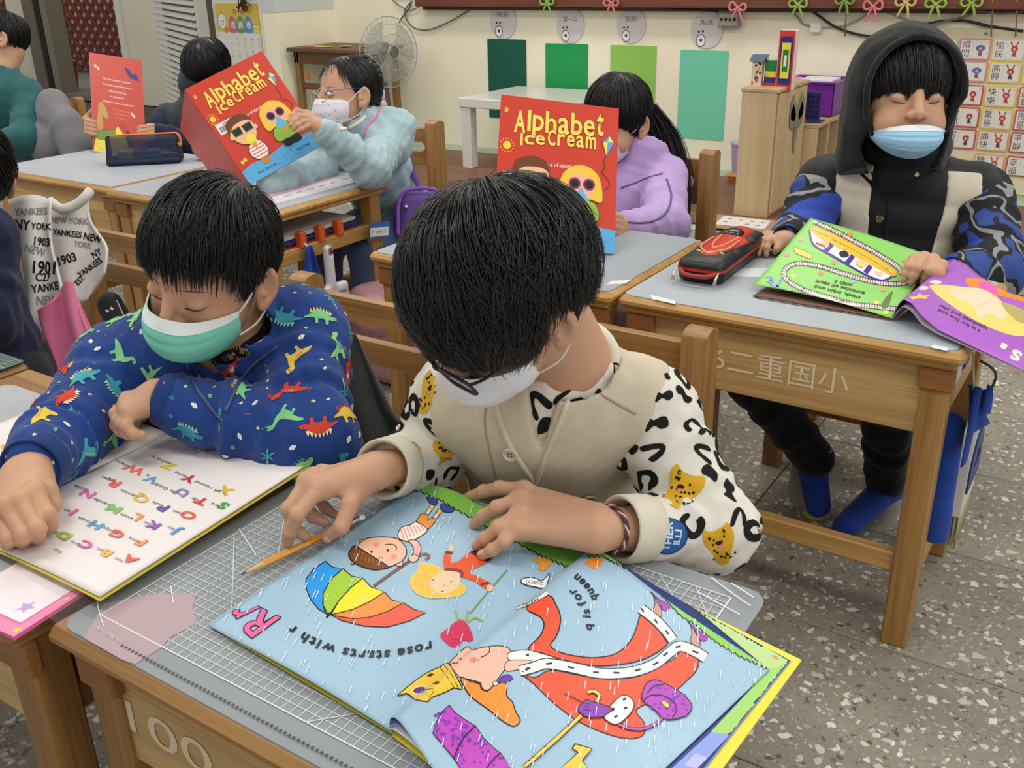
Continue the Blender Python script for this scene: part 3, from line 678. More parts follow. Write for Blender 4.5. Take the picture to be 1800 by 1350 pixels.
def hand(fing, wrist, fore, palm_r=.015, fr=.0066, vox=.0016, thumb=None, wr=.0225, fr2=.03, webs=.006, dors=(0, 0, 1)):
    """fing: four joint chains knuckle..tip; thumb: chain; skin of hand and forearm in one piece"""
    A = np.array([p for f in fing for p in f]+[wrist, fore]+list(thumb or []), float); s = SDF(A.min(0)-.04, A.max(0)+.04, vox)
    wrist = np.array(wrist, float); fore = np.array(fore, float); K = [np.array(f[0], float) for f in fing]; dors = nrm(dors)
    s.cone(wrist, fore, wr, fr2, k=.012, flat=dors, fs=1.15)
    for i, kk in enumerate(K):
        w2 = wrist+(np.mean(K, 0)-wrist)*.12+(kk-np.mean(K, 0))*.45; s.cone(w2, kk-dors*.003, .0165, .0098, k=.012)
    for i in range(3): s.cone(K[i]-dors*.004, K[i+1]-dors*.004, .0085, k=.008)
    for i, f in enumerate(fing):
        sc = (1, 1.02, .98, .86)[i] if len(fing) == 4 else 1; P = [np.array(p, float) for p in f]; R = [fr*1.12*sc, fr*1.04*sc, fr*.98*sc, fr*.8*sc][:len(P)]
        g = SDF(np.min(P, 0)-.03, np.max(P, 0)+.03, vox)
        for a in range(len(P)-1): s.cone(P[a], P[a+1], R[a], R[a+1], k=.0022 if a else .0045)
        for a in range(1, len(P)-1): s.ell(P[a]+dors*R[a]*.12, (R[a]*1.05,)*3, k=.003)
        s.ell(P[0]+dors*fr*.35, (fr*1.0,)*3, k=.008)
    if thumb:
        P = [np.array(p, float) for p in thumb]; R = [fr*1.9, fr*1.28, fr*1.12, fr*.86][:len(P)]
        for a in range(len(P)-1): s.cone(P[a], P[a+1], R[a], R[a+1], k=.01 if a == 0 else .003)
    return s
def nails(parent, chains, dors, r=.0052):
    for f in chains:
        a, b = np.array(f[-2], float), np.array(f[-1], float); t = nrm(b-a); d = np.array(dors, float); d = nrm(d-t*np.dot(d, t)); x = np.cross(t, d)
        M = np.eye(4); M[:3, 0] = x*r*.78; M[:3, 1] = t*r*1.0; M[:3, 2] = d*r*.35; M[:3, 3] = b+d*r*.82-t*r*.15
        pr = [(math.sin(a_)*1, math.cos(a_)) for a_ in np.linspace(.001, math.pi-.001, 7)]
        obj('fingernail', MB().lathe([(max(q, .0), z) for q, z in pr][::-1], (0, 0, 0), 10, M), mat('#d7a08a', .3, spec=.5), parent, 180)
# hair
def hair(parent, M, seed, n, zmin, whorl=(0, .5, .85), rad=(.079, .094, .086), c=(0, .012, .03), lift=(.002, .012), wid=.0011, L=(.5, 1.1), swirl=.5, clump=40, curl=.0, ends=.0, mt=None, cap=True, jit=.0025, segs=9, part=None, top=0.0, name='hair', fall=0.0):
    """locks running over the skull from the whorl to the hairline; zmin(azimuth) is the hairline (azimuth 0 = face)"""
    rg = np.random.default_rng(seed); w = nrm(whorl); e1 = nrm(np.cross(w, [1, 0, .1])); e2 = np.cross(w, e1); rad = np.array(rad); c = np.array(c)
    mt = mt or HAIRM
    if cap:
        s = SDF(c-rad-.03, c+rad+.03, .0035); s.ell(c, rad, k=0)
        az = lambda x, y: np.arctan2(x, -(y-c[1]))
        s.func(lambda x, y, z: (zmin(az(x, y))-z), 'and'); V, Q = s.mesh()
        link_mesh(name, tf(M, V), Q, mt, parent, 180)
    th0 = np.arccos(1-rg.uniform(0, 1, n)**1.0*1.75); ph = rg.uniform(0, 6.283, n); ln = rg.uniform(L[0], L[1], n)
    nc = max(1, n//clump); sd = rg.normal(size=(nc, 3)); sd /= np.linalg.norm(sd, axis=1)[:, None]; rd = np.stack([np.sin(th0)*np.cos(ph), np.sin(th0)*np.sin(ph), np.cos(th0)], 1); ci = (rd@sd.T).argmax(1); cph = rg.uniform(-1, 1, nc); cl = rg.uniform(0, 1, nc); lf = lift[0]+(lift[1]-lift[0])*(rg.uniform(0, 1, n)*.6+.4*cl[ci]); jt = rg.normal(size=(n, 2))*jit
    t = np.linspace(0, 1, segs)[None]; th = th0[:, None]+ln[:, None]*t; phi = ph[:, None]+swirl*(t*ln[:, None])*(1+.25*cph[ci][:, None])+curl*np.sin(t*4+cph[ci][:, None]*3)*t*cph[ci][:, None]
    d = np.cos(th)[..., None]*w+np.sin(th)[..., None]*(np.cos(phi)[..., None]*e1+np.sin(phi)[..., None]*e2)
    r = 1/np.sqrt(((d/rad)**2).sum(-1)); rise = lf[:, None]*np.sin(np.clip(t*1.25, 0, 1)*2.2)/.9+ends*(t**3)*(rg.uniform(.2, 1, n)[:, None])
    P = c+d*(r+rise)[..., None]
    if fall: P[..., 2] -= fall*t**2*.02
    azp = np.arctan2(P[..., 0], -(P[..., 1]-c[1])); lim = zmin(azp)+(rg.normal(size=n)*.006+.010*(cl[ci]-.5))[:, None]
    ok = P[..., 2] > lim; keep = ok[:, 0]; P = P[keep]; ok = ok[keep]; last = np.where(ok.all(1), segs-1, ok.argmin(1)); last = np.maximum(last, 3)
    tt = np.linspace(0, 1, segs)[None]*(last/(segs-1))[:, None]*(segs-1); i0 = np.clip(tt.astype(int), 0, segs-2); fr = (tt-i0)[..., None]; ar = np.arange(len(P))[:, None]
    P = P[ar, i0]*(1-fr)+P[ar, i0+1]*fr
    strands(name if not cap else 'hair_strands', parent, tf(M, P), wid*(.6+.8*rg.uniform(size=len(P))), mt, tf(M, c))
def strands(name, parent, P, w, mt, c):
    m, k, _ = P.shape; T = np.gradient(P, axis=1); T /= np.linalg.norm(T, axis=2)[..., None]+1e-9; O = P-c; O /= np.linalg.norm(O, axis=2)[..., None]; B = np.cross(T, O); B /= np.linalg.norm(B, axis=2)[..., None]+1e-9; O = np.cross(B, T)
    prof = (np.sin(np.linspace(.55, 3.05, k))**.7)[None, :, None]; w = np.broadcast_to(np.asarray(w, float), (m,))[:, None, None]*prof
    V = np.stack([P+B*w, P+O*w*.8, P-B*w], 2).reshape(-1, 3); b = (np.arange(m)[:, None]*k+np.arange(k-1)[None])*3; b = b.reshape(-1, 1)
    F = np.concatenate([np.concatenate([b, b+1, b+4, b+3], 1), np.concatenate([b+1, b+2, b+5, b+4], 1), np.concatenate([b+2, b, b+3, b+5], 1)])
    o = link_mesh(name, V, F, mt, parent, 180); o['kind'] = 'stuff'; return o
def zline(pts):
    """hairline height by azimuth in degrees from the face, mirrored"""
    a = np.radians([p[0] for p in pts]); z = np.array([p[1] for p in pts]); return lambda x: np.interp(np.abs(x), a, z)
def on_head(bvh, M, pts, off=.0006):
    out = []
    for p in pts:
        d = Vector(M[:3, 1]).normalized(); q = Vector(tf(M, (p[0], -.2, p[2]))); h = bvh.ray_cast(q, d)
        if h[0] is not None: out.append(np.array(h[0]-d*off))
    return np.array(out)
def face_lines(parent, M, V, Q, lid=True, brow=True, lidz=-.006, lidw=.0135, lr=.0008):
    bvh = BVHTree.FromPolygons([Vector(p) for p in V], Q.tolist())
    for q in (-1, 1):
        if lid:
            P = [(q*(.031+lidw*u), -.095, lidz-.0025*(1-u*u)+.002*u) for u in np.linspace(-1, 1, 9)]; W_ = on_head(bvh, M, P, .0002)
            obj('eyelashes', MB().tube(W_, lr*np.sin(np.linspace(.35, 2.8, 9)), 6), LASH, parent, 180)
        if brow:
            P = [(q*(.031+.016*u), -.095, .0165+.002*(1-u*u)-.0015*u) for u in np.linspace(-1, 1, 9)]; W_ = on_head(bvh, M, P, .0)
            obj('eyebrow', MB().tube(W_, .0012*np.sin(np.linspace(.4, 2.9, 9)), 6, flat=.5), mat('#6b4c3a', .8), parent, 180)
    return bvh
def face_mask(parent, M, outer, inner=None, topz=-.012, botz=-.105, w=.062, proud=1.0, drop=0.0, loops=True, band='#e8ebe9', pleats=3, label=None, loop_to=None, hb=None):
    """pleated mask curved round the lower face"""
    prof = np.array([[0, -.1], [.2, -.111], [.45, -.117], [.75, -.108], [1, -.082]])
    def fn(v, u):
        uu = u*2-1; yc = np.interp(v, prof[:, 0], prof[:, 1])*proud; a = abs(uu); ysd = -.034+.012*(v-.5)**2
        y = ysd+(yc-ysd)*(1-a**2.1)**.85 if a < 1 else ysd; x = w*math.sin(uu*1.25)/math.sin(1.25)*(1-.12*(abs(v-.45)*2)**2); zt = topz-.012*a**1.5-drop; zb = botz+.028*a**1.8-drop
        st = .0022*((v*pleats) % 1.0) if .12 < v < .93 else 0
        p = tf(M, (x, y-st, zt+(zb-zt)*v))
        if hb is not None:
            h = hb.find_nearest(Vector(p)); q = np.array(h[0]); n = np.array(h[1]); n = n if np.dot(n, q-M[:3, 3]) > 0 else -n; e = np.dot(p-q, n)
            if e < .0032: p = p+n*(.0032-e)
        return p
    b = MB(); b.sheet(fn, 30, 24, .0009); m = obj('face_mask', b, mat(outer, .75, .03, 40, .15, 900, .2), parent, 60)
    if label: m['label'] = label
    bb = MB(); bb.sheet(lambda v, u: np.array(fn(v*.17, u))-M[:3, 1]*.0012+M[:3, 2]*.0006, 4, 24, .0009); link_child(m, 'pale_top_band', bb, mat(band, .75))
    if loops:
        for q in (0, 1):
            sx = 2*q-1; e = loop_to or (.0785, .024, .012); A0 = itf(M, fn(.05, q)); A1 = itf(M, fn(.95, q)); pts = [A0, (sx*.072, -.02, A0[2]*.5+.0), (sx*e[0], e[1]-.012, e[2]), (sx*(e[0]+.001), e[1]+.006, e[2]-.012), (sx*e[0], e[1], e[2]-.04), (sx*.07, -.005, -.06), A1]
            link_child(m, 'ear_loop', MB().tube(spl([tf(M, p) for p in pts], 6), .0014, 6), mat('#e6e4e0', .7))
    return m
def link_child(part, name, b, m, smooth=60):
    """a sub-part: its part already sits at minus the thing's place"""
    o = link_mesh(name, b.arrays(), b.f, m, None, smooth, b.mi); o.parent = part; return o
# print on cloth
def decal_map(bvh, p, n, up, size, roll=0.0):
    n = nrm(n); u = np.array(up, float); u = nrm(u-n*np.dot(u, n)); r = np.cross(u, n); c, s_ = math.cos(roll), math.sin(roll); ex = r*c+u*s_; ey = -r*s_+u*c
    def f(V):
        P = np.empty((len(V), 3)); N = np.empty((len(V), 3))
        for i, (x, y) in enumerate(V):
            q = p+(ex*x+ey*y)*size; h = bvh.find_nearest(Vector(q)); P[i] = h[0]; nn = np.array(h[1]); nn = nn if np.dot(nn, n) > -.2 else -nn; N[i] = nn
        return P, N
    return f
class Prints:
    """many small printed motifs gathered on one garment"""
    def __init__(s): s.V = []; s.F = []; s.C = []; s.n = 0
    def add(s, art, f, maxedge, base=.0006, step=.00006):
        for li, (V, T, c, lift) in enumerate(art.L):
            V = V.copy(); T = T.copy()
            for _ in range(8):
                e = np.stack([np.linalg.norm(V[T[:, i]]-V[T[:, (i+1) % 3]], axis=1) for i in range(3)], 1); j = e.argmax(1); big = e.max(1) > maxedge
                if not big.any(): break
                t = T[big]; jj = j[big]; r = np.arange(len(t)); a, b, cc = t[r, jj], t[r, (jj+1) % 3], t[r, (jj+2) % 3]
                ids = len(V)+np.arange(len(t)); V = np.concatenate([V, (V[a]+V[b])/2]); T = np.concatenate([T[~big], np.stack([a, ids, cc], 1), np.stack([ids, b, cc], 1)])
            P, N = f(V); s.V.append(P+N*(base+step*min(lift, 9))); s.F.append(T+s.n); s.C.append(np.tile(np.array(c), (len(P), 1))); s.n += len(P)
    def build(s, name, part, material=None):
        o = link_mesh(name, np.concatenate(s.V), np.concatenate(s.F), material or printmat(.8, 'cloth_print', .15), None, 180, colors=np.concatenate(s.C)); o.parent = part; o['kind'] = 'stuff'; return o
def spots_on(V, Q, rng, mind, maxn):
    """points spread evenly over a surface, with their normals"""
    tri = V[Q[:, :3]]; N = np.cross(tri[:, 1]-tri[:, 0], tri[:, 2]-tri[:, 0]); A = np.linalg.norm(N, axis=1); idx = rng.choice(len(Q), size=maxn*12, p=A/A.sum()); C = V[Q[idx]].mean(1); NN = N[idx]/A[idx][:, None]; out = []
    for p, n in zip(C, NN):
        if all(np.dot(p-q[0], p-q[0]) > mind*mind for q in out): out.append((p, n))
        if len(out) >= maxn: break
    return out
def torso(s, Ls, Rs, neck, hip, rx=.125, fs=1.35, sh=.055, k=.04, puff=0.0, wr=None, hipr=None):
    Ls, Rs, neck, hip = [np.array(a, float) for a in (Ls, Rs, neck, hip)]; A = nrm(Ls-Rs); upv = nrm(neck-hip); fwd = nrm(np.cross(A, upv)); mid = (Ls+Rs)/2
    ch = mid-upv*.055; s.cone(ch, hip, rx+puff, (hipr or rx*.98)+puff, k=k, flat=fwd, fs=fs, wr=wr); s.cone(Ls, Rs, sh+puff, k=k); s.cone(mid, neck, sh+.012+puff, .046+puff, k=k)
    return s, A, upv, fwd, mid
def glasses(parent, M, col='#16120f', lw=.0225, lh=.017, y=-.101, z=-.004, r=.0016, temple=(.078, .03, .012), gap=.031, rnd=.009, tip=None, tilt=0.0):
    g = None; fm = mat(col, .25, spec=.6)
    for q in (-1, 1):
        loop = [(q*gap+x, y+abs(x+q*gap)**2*3.2+tilt*zz, z+zz) for x, zz in rrect(-lw, -lh, lw, lh, rnd, 4)]
        b = MB().tube(np.concatenate([tf(M, loop), tf(M, loop[:2])]), r, 8)
        if g is None: g = obj('glasses', b, fm, parent, 180)
        else: link_child(g, 'rim', b, fm, 180)
        ya = y+(gap+lw)**2*3.2
        link_child(g, 'temple', MB().tube(spl([tf(M, p) for p in ((q*(gap+lw), ya, z+lh*.5), (q*(gap+lw+.014), ya+.03, z+lh*.6), (q*temple[0], temple[1]-.02, temple[2]), (q*temple[0], temple[1], temple[2]-.012))], 6), r*.9, 8), mat(tip or col, .3), 180)
    link_child(g, 'bridge', MB().tube(spl([tf(M, p) for p in ((-.0105, y+.002, z+.004), (0, y-.002, z+.007), (.0105, y+.002, z+.004))], 5), r, 8), fm, 180)
    return g
def cv(a, b, c):
    """direction from the photograph's right, up, toward-the-viewer"""
    return nrm(a*RT+b*UP-c*FW)
def axisM(a, b):
    z = nrm(np.array(b)-np.array(a)); x = nrm(np.cross(z, [.3, .2, 1])); y = np.cross(z, x); M = np.eye(4); M[:3, 0] = x; M[:3, 1] = y; M[:3, 2] = z; M[:3, 3] = a; return M
def cuff(parent, a, b, r, m, th=.003, name='cuff', ribs=0, r2=None):
    """open sleeve end: a at the hand, b towards the elbow"""
    L = float(np.linalg.norm(np.array(b)-np.array(a))); r2 = r2 or r*1.03
    pr = [(r-th*2, L*.8), (r-th*1.6, .004), (r-th*.6, 0), (r, .003), (r+.0005, L*.3), (r2, L*.7), (r2-.001, L*.95), (r2-th*2, L)]
    return obj(name, MB().lathe(pr, (0, 0, 0), 26, axisM(a, b)), m, parent, 180)
def vcut(s, mid, A, up, fwd, apex, slope=.36, mx=.075, top=.2, back=-.005):
    du = float(np.dot(apex-mid, A)); dw = float(np.dot(apex-mid, up))
    def f(x, y, z):
        X = x-mid[0]; Y = y-mid[1]; Z = z-mid[2]; u = X*A[0]+Y*A[1]+Z*A[2]; w = X*up[0]+Y*up[1]+Z*up[2]; q = X*fwd[0]+Y*fwd[1]+Z*fwd[2]
        half = np.clip((w-dw)*slope, -1, mx); return -np.maximum((np.abs(u-du*np.clip(1-(w-dw)/top, 0, 1))-half)*.93, back-q)
    s.func(f, 'and')
def onb(bvh, px): return project(bvh)(np.array(px, float))
def seam(part, bvh, name, px, r, m, lift=0.0, n=6):
    P, N = onb(bvh, spl(px, n)); ok = np.isfinite(P).all(1); P = P[ok]+N[ok]*lift
    if len(P) > 3: return link_child(part, name, MB().tube(P, r, 7), m, 180)
def bv(V, Q): return BVHTree.FromPolygons([Vector(p) for p in V], Q.tolist())
def button(part, bvh, px, c, r=.009, mark=None, mc='#4a4238', rough=.45, metal=0.0):
    P, N = onb(bvh, [px]); n = N[0]
    if not np.isfinite(P).all(): return
    x = nrm(np.cross([0, 0, 1], n)); y = np.cross(n, x); Mx = np.eye(4); Mx[:3, 0] = x*r; Mx[:3, 1] = y*r; Mx[:3, 2] = n*r; Mx[:3, 3] = P[0]+n*.0008
    link_child(part, 'button', MB().lathe([(.01, .24), (.68, .22), (.85, .42), (.98, .33), (1.0, .1), (.9, 0)][::-1], (0, 0, 0), 20, Mx), mat(c, rough, metal=metal), 40)
    if mark:
        ar = Art(); ar.text(mark, 0, 0, 1.1, mc, bold=.05) if mark != '::' else [ar.ell(a, b, .12, .12, mc, n=8) for a in (-.2, .2) for b in (-.2, .2)]
        pr = Prints(); pr.add(ar, planar(P[0]+n*r*.38, x*r, y*r), 9, .0001); pr.build('button_mark', part)
def folds(s, amp=.002, sc=75, seed=0): s.func(lambda x, y, z: (amp*noise3(x, y, z, sc, seed)+amp*.5*noise3(x, y, z, sc*2.2, seed+1))); return s
def core(mg, neck, hip, *arms):
    """shoulders, arms and trunk of the body inside the clothes"""
    P = [neck, hip]+[q for a in arms for q in a]; s = SDF(np.min(P, 0)-.12, np.max(P, 0)+.12, .009); m = np.mean([a[0] for a in arms], 0); s.cone(m, hip, .075, .08, k=.02); s.cone(neck, m, .04, .06, k=.02); s.cone(arms[0][0], arms[-1][0], .038, k=.02)
    for a in arms: s.cone(a[0], a[1], .034, .03, k=.01); s.cone(a[1], a[2], .03, .021, k=.01)
    mg.add(*s.mesh()); return mg
# child in the leopard print shirt (front, middle)
def leopard_child():
    neck = D(998, 630, 1.085); hip = np.array([-.665, 1.12, .385])
    Ls, Rs = D(1138, 722, 1.125), D(806, 700, 1.165)
    Le, Lw = D(1238, 925, 1.09), U(1078, 930, .637)
    Re, Rw = D(748, 806, 1.215), U(668, 826, .658)
    root = thing('person', 'child in beige vest and leopard print shirt holding a pencil over the rain book', 'person', (hip[0], hip[1], 0))
    # --- head and hands: one skin
    M = frame(D(884, 516, .985), cv(-.68, -.72, .05), cv(-.40, .50, .77), .96)
    hs = head_field(itf(M, neck), (.043, .05)); V, Q = hs.mesh(); V = tf(M, V); mg = Merge().add(V, Q); HV, HQ = V, Q
    Lf = [[U(921, 861, .647), U(878, 858, .645), U(850, 864, .632), U(830, 871, .620)], [U(914, 876, .650), U(874, 893, .647), U(850, 908, .631), U(834, 921, .618)],
          [U(913, 903, .649), U(877, 927, .645), U(854, 947, .629), U(838, 959, .617)], [U(909, 929, .643), U(886, 952, .636), U(865, 967, .625), U(848, 976, .617)]]
    dl = nrm(np.array([0, -.25, 1.0])); fo = Lw+nrm(Le-Lw)*.07
    hl = hand(Lf, Lw+nrm(Lw-Le)*.012, fo, thumb=[U(985, 905, .632), U(955, 900, .626), U(925, 905, .621), U(905, 910, .618)], dors=dl, fr=.0074); mg.add(*hl.mesh())
    Rf = [[U(563, 858, .668), U(523, 905, .655), U(510, 934, .632), U(505, 955, .6135)], [U(540, 846, .672), U(508, 895, .654), U(516, 928, .631), U(536, 943, .617)],
          [U(551, 838, .662), U(532, 884, .644), U(550, 908, .625), U(570, 918, .618)], [U(566, 832, .650), U(556, 872, .637), U(573, 895, .622), U(588, 905, .617)]]
    dr = nrm(np.array([-.35, -.1, 1.0])); fo2 = Rw+nrm(Re-Rw)*.07
    th = [U(632, 858, .648), U(614, 888, .650), U(600, 926, .634), U(576, 943, .619)]
    hr = hand(Rf, Rw, fo2, thumb=th, dors=dr, fr=.0074); mg.add(*hr.mesh())
    core(mg, neck, hip, (Ls, Le, Lw), (Rs, Re, Rw)); build_body(root, *mg.get())
    nails(root, Lf, dl); nails(root, [Rf[0]], cv(-.8, .1, .6)); nails(root, [th], cv(.35, -.25, .9), .0062)
    face_lines(root, M, HV, HQ)
    # --- hair
    zl = zline([(0, .004), (35, .0), (55, -.012), (68, -.03), (76, .0), (86, .036), (100, .036), (114, .006), (128, -.04), (150, -.062), (180, -.068)])
    hair(root, M, 3, 6500, zl, whorl=(-.45, .62, .64), rad=(.087, .1, .093), lift=(.001, .013), wid=.00075, L=(.8, 1.9), swirl=.3, clump=45, curl=.32, ends=.013, mt=HAIRM, jit=.0013, segs=12)
    # --- mask, glasses
    face_mask(root, M, '#dfe0e3', topz=-.020, botz=-.098, w=.061, proud=1.0, band='#e6e7e9', hb=bv(HV, HQ))
    glasses(root, M, '#15110f', .0225, .0155, -.105, -.010, .0019, gap=.0305)
    # --- shirt
    sh = SDF(np.min([Ls, Rs, Le, Lw, Re, Rw, hip], 0)-.16, np.max([Ls, Rs, Le, Lw, Re, Rw, neck], 0)+.13, .005)
    _, A, up, fwd, mid = torso(sh, Ls, Rs, neck, hip, .112, 1.3, .05)
    sh.cone(Ls, Le, .056, .05, k=.02, wr=(.004, 22, 1)); sh.cone(Le, Lw+(Le-Lw)*.42, .05, .037, k=.012, wr=(.0045, 26, 2)); sh.ell(Le+np.array([.012, -.005, .004]), (.05, .046, .046), k=.02)
    sh.cone(Rs, Re, .054, .047, k=.02, wr=(.004, 22, 3)); sh.cone(Re, Rw+(Re-Rw)*.42, .047, .036, k=.012, wr=(.004, 24, 4))
    sh.ell(neck+up*.012, (.052, .052, .03), k=.006, op='cut')
    folds(sh, .0018, 70, 3); SV, SQ = sh.mesh(); cream_c = fabric('#dcd8cc'); so = link_mesh('shirt', SV, SQ, cream_c, root, 180); sbv = bv(SV, SQ)
    cb = fabric('#d9d2bd', .9, .5, 900)
    cuff(root, Lw+(Le-Lw)*.04, Lw+(Le-Lw)*.36, .036, cb); cuff(root, Rw+(Re-Rw)*.03, Rw+(Re-Rw)*.36, .0355, cb)
    th_ = np.linspace(0, 6.283, 40); e1 = A; e2 = nrm(np.cross(up, A)); nk = neck-up*.012
    obj('neckband', MB().tube([nk+e1*.053*math.cos(a)+e2*.055*math.sin(a)+up*(-.016*max(0, -math.sin(a)*np.sign(np.dot(e2, -fwd)) ) ) for a in th_], .009, 10, False), cb, root, 180)
    # --- vest
    vs = SDF(np.min([Ls, Rs, hip], 0)-.17, np.max([Ls, Rs, neck], 0)+.1, .0045)
    torso(vs, Ls-A*.012, Rs+A*.012, neck, hip, .118, 1.28, .056, puff=.007, wr=(.0025, 9, 5))
    vs.cone(Ls+A*.035-up*.012, Le+A*.05, .062, .075, k=.006, op='cut'); vs.cone(Rs-A*.035-up*.012, Re-A*.05, .062, .075, k=.006, op='cut')
    vcut(vs, mid, A, up, fwd if np.dot(fwd, [0, -1, -.5]) > 0 else -fwd, D(938, 872, 1.05))
    vs.cone(neck-up*.03, neck+up*.1, .056, .056, k=.006, op='cut')
    folds(vs, .0014, 50, 5); VV, VQ = vs.mesh(); vm = fabric('#c9bda6', .9, .3, 600, .05); vo = link_mesh('vest', VV, VQ, vm, root, 180); vb = bv(VV, VQ)
    pm = fabric('#cfc4ad', .9); sm_ = mat('#a39580', .9)
    seam(vo, vb, 'lapel_piping', [(1012, 640), (1002, 690), (985, 740), (962, 795), (945, 840), (930, 870)], .0035, pm); seam(vo, vb, 'lapel_piping', [(868, 690), (878, 735), (895, 780), (920, 820), (942, 850)], .0035, pm)
    seam(vo, vb, 'shoulder_seam', [(1018, 676), (1050, 690), (1085, 710), (1118, 728)], .0016, sm_); seam(vo, vb, 'side_seam', [(858, 700), (852, 740), (860, 790), (874, 850), (880, 868)], .0014, sm_)
    button(vo, vb, (898, 797), '#cfc6b1', .0092, '::'); button(vo, vb, (1034, 874), '#c0a98a', .009, 'T', '#4a2a18')
    # --- leopard blotches and cats
    rng = np.random.default_rng(11); pr = Prints(); BK = '#1d1c1b'
    def blotch(kind, r):
        a = Art(); j = lambda q: [(x+r.normal()*.05, y+r.normal()*.05) for x, y in q]
        if kind == 0: a.blob(j([(-.9, .5), (-.4, .95), (.5, .8), (.9, .2), (.7, -.6), (.1, -1), (-.6, -.8), (-.75, -.4), (-.3, -.35), (.15, -.5), (.4, -.1), (.3, .35), (-.1, .45), (-.5, .2)]), BK)
        elif kind == 1: a.blob(j([(-.5, .9), (.1, 1), (.45, .5), (.25, 0), (.5, -.5), (.3, -1), (-.3, -.9), (-.5, -.3), (-.2, .2)]), BK)
        elif kind == 2: a.blob(j([(0, 1), (.45, .3), (.6, -.4), (.1, -.8), (-.5, -.6), (-.55, .1)]), BK)
        elif kind == 3: a.blob(j([(-.8, .3), (-.3, 1), (.5, .9), (.85, .1), (.55, -.8), (-.2, -1), (-.8, -.5)]), BK); a.blob(j([(-.25, .2), (.0, .5), (.3, .2), (.2, -.4), (-.15, -.35)]), '#dcd8cc')
        elif kind == 4: a.blob(j([(-.9, -.8), (-.5, -.9), (-.1, .1), (.2, .5), (.5, -.8), (.95, -.7), (.7, .5), (.2, 1), (-.4, .6)]), BK)
        return a
    def cat(r):
        a = Art(); a.blob([(-.8, .3), (-.7, .95), (-.3, .75), (.3, .8), (.75, .95), (.85, .2), (.5, -.5), (.2, -1.3), (-.4, -1.4), (-.5, -.6)], '#d3a52a')
        for k in range(16): a.ell(r.uniform(-.6, .65), r.uniform(-1.1, .75), .07, .09, '#2b2216', n=7)
        a.ell(-.05, .05, .17, .11, '#2b2216', n=9); a.ell(.0, -.18, .15, .12, '#d98b86', n=9); a.ell(-.3, .32, .06, .08, '#20170f', n=7); a.ell(.3, .32, .06, .08, '#20170f', n=7); return a
    used = []
    for px, sz, rl in (((1198, 858), .023, -.5), ((756, 685), .022, 0), ((893, 693), .018, 1.4), ((1266, 955), .02, .3), ((712, 783), .016, 1.2), ((783, 792), .016, .2)):
        P, N = onb(sbv, [px])
        if np.isfinite(P).all(): used.append(P[0]); pr.add(cat(rng), decal_map(sbv, P[0], N[0], [0, 0, 1], sz, rl), .22)
    P, N = onb(sbv, [(1178, 944)])
    if np.isfinite(P).all():
        a = Art(); a.ell(0, 0, 1, 1, '#2f5f9c', line='#24497a', w=.1); a.text('O', .0, .55, .55, '#cfdcea', bold=.03); a.text('THER', 0, .1, .6, '#cfdcea', bold=.03); a.text('ILLI', 0, -.42, .55, '#cfdcea', bold=.03)
        used.append(P[0]); pr.add(a, decal_map(sbv, P[0], N[0], [0, 0, 1], .022, 1.25), .3, .0009)
    for p, n in spots_on(SV, SQ, rng, .0255, 700):
        if any(np.linalg.norm(p-q) < .031 for q in used): continue
        if np.linalg.norm(p-Lw) < .035 or np.linalg.norm(p-Rw) < .035: continue
        kd = rng.choice([0, 1, 2, 0, 4, 1, 3, 4]); pr.add(blotch(kd, rng), decal_map(sbv, p, n, [0, 0, 1], rng.uniform(.0125, .0165)*(1.0 if kd in (0, 3) else .92), rng.uniform(0, 6.28)), .4)
    pr.build('leopard_print', so)
    # --- braided bracelet, trousers
    bx = nrm(Le-Lw); e1 = nrm(np.cross(bx, [0, 0, 1])); e2 = np.cross(e1, bx); c0 = Lw-bx*.004
    br = None
    for k, col in enumerate(('#7c3340', '#3e3a55', '#c9b8a8')):
        P = [c0+(e1*math.cos(t)+e2*math.sin(t)*.9)*(.0265+.0012*math.sin(9*t+k*2.1))+bx*.0016*math.cos(9*t+k*2.1) for t in np.linspace(0, 6.283, 90)]
        b = MB().tube(P, .0013, 5, False)
        if br is None: br = obj('bracelet', b, mat(col, .8), root, 180)
        else: link_child(br, 'braid_strand', b, mat(col, .8), 180)
    legs(root, hip, A*(1 if np.dot(A, [1, 0, 0]) > 0 else -1), np.array([.12, -.28, 0]), '#3a3d45')
    return root
def legs(root, hip, A, dirv, col, shoe='#2b2f3a', knee_z=.36, spread=.075, foot=None):
    s = SDF(np.array(hip)-np.array([.42, .62, .45]), np.array(hip)+np.array([.42, .5, .12]), .008); sv = []
    for q in (-1, 1):
        h = hip+A*spread*q-np.array([0, 0, .0]); k = hip+A*spread*1.1*q+dirv; k[2] = knee_z+.02; f = k-np.array([0, 0, k[2]-.075])+dirv*.06
        s.cone(h, k, .072, .055, k=.03); s.cone(k, f, .055, .042, k=.02); sv.append(f)
    V, Q = s.mesh(); link_mesh('trousers', V, Q, fabric(col), root, 180)
    d = nrm(dirv*np.array([1, 1, 0]))
    for f in sv:
        s2 = SDF(f-.16, f+.16, .006); s2.cone([f[0], f[1], .032], np.array([f[0], f[1], .028])+d*.1, .034, .03, k=.01); s2.cone([f[0], f[1], .03], [f[0], f[1], .075], .034, .032, k=.015); s2.plane((0, 0, .004), (0, 0, -1)); V, Q = s2.mesh()
        link_mesh('shoe', V, Q, mat(shoe, .7), root, 180)
leopard_child()
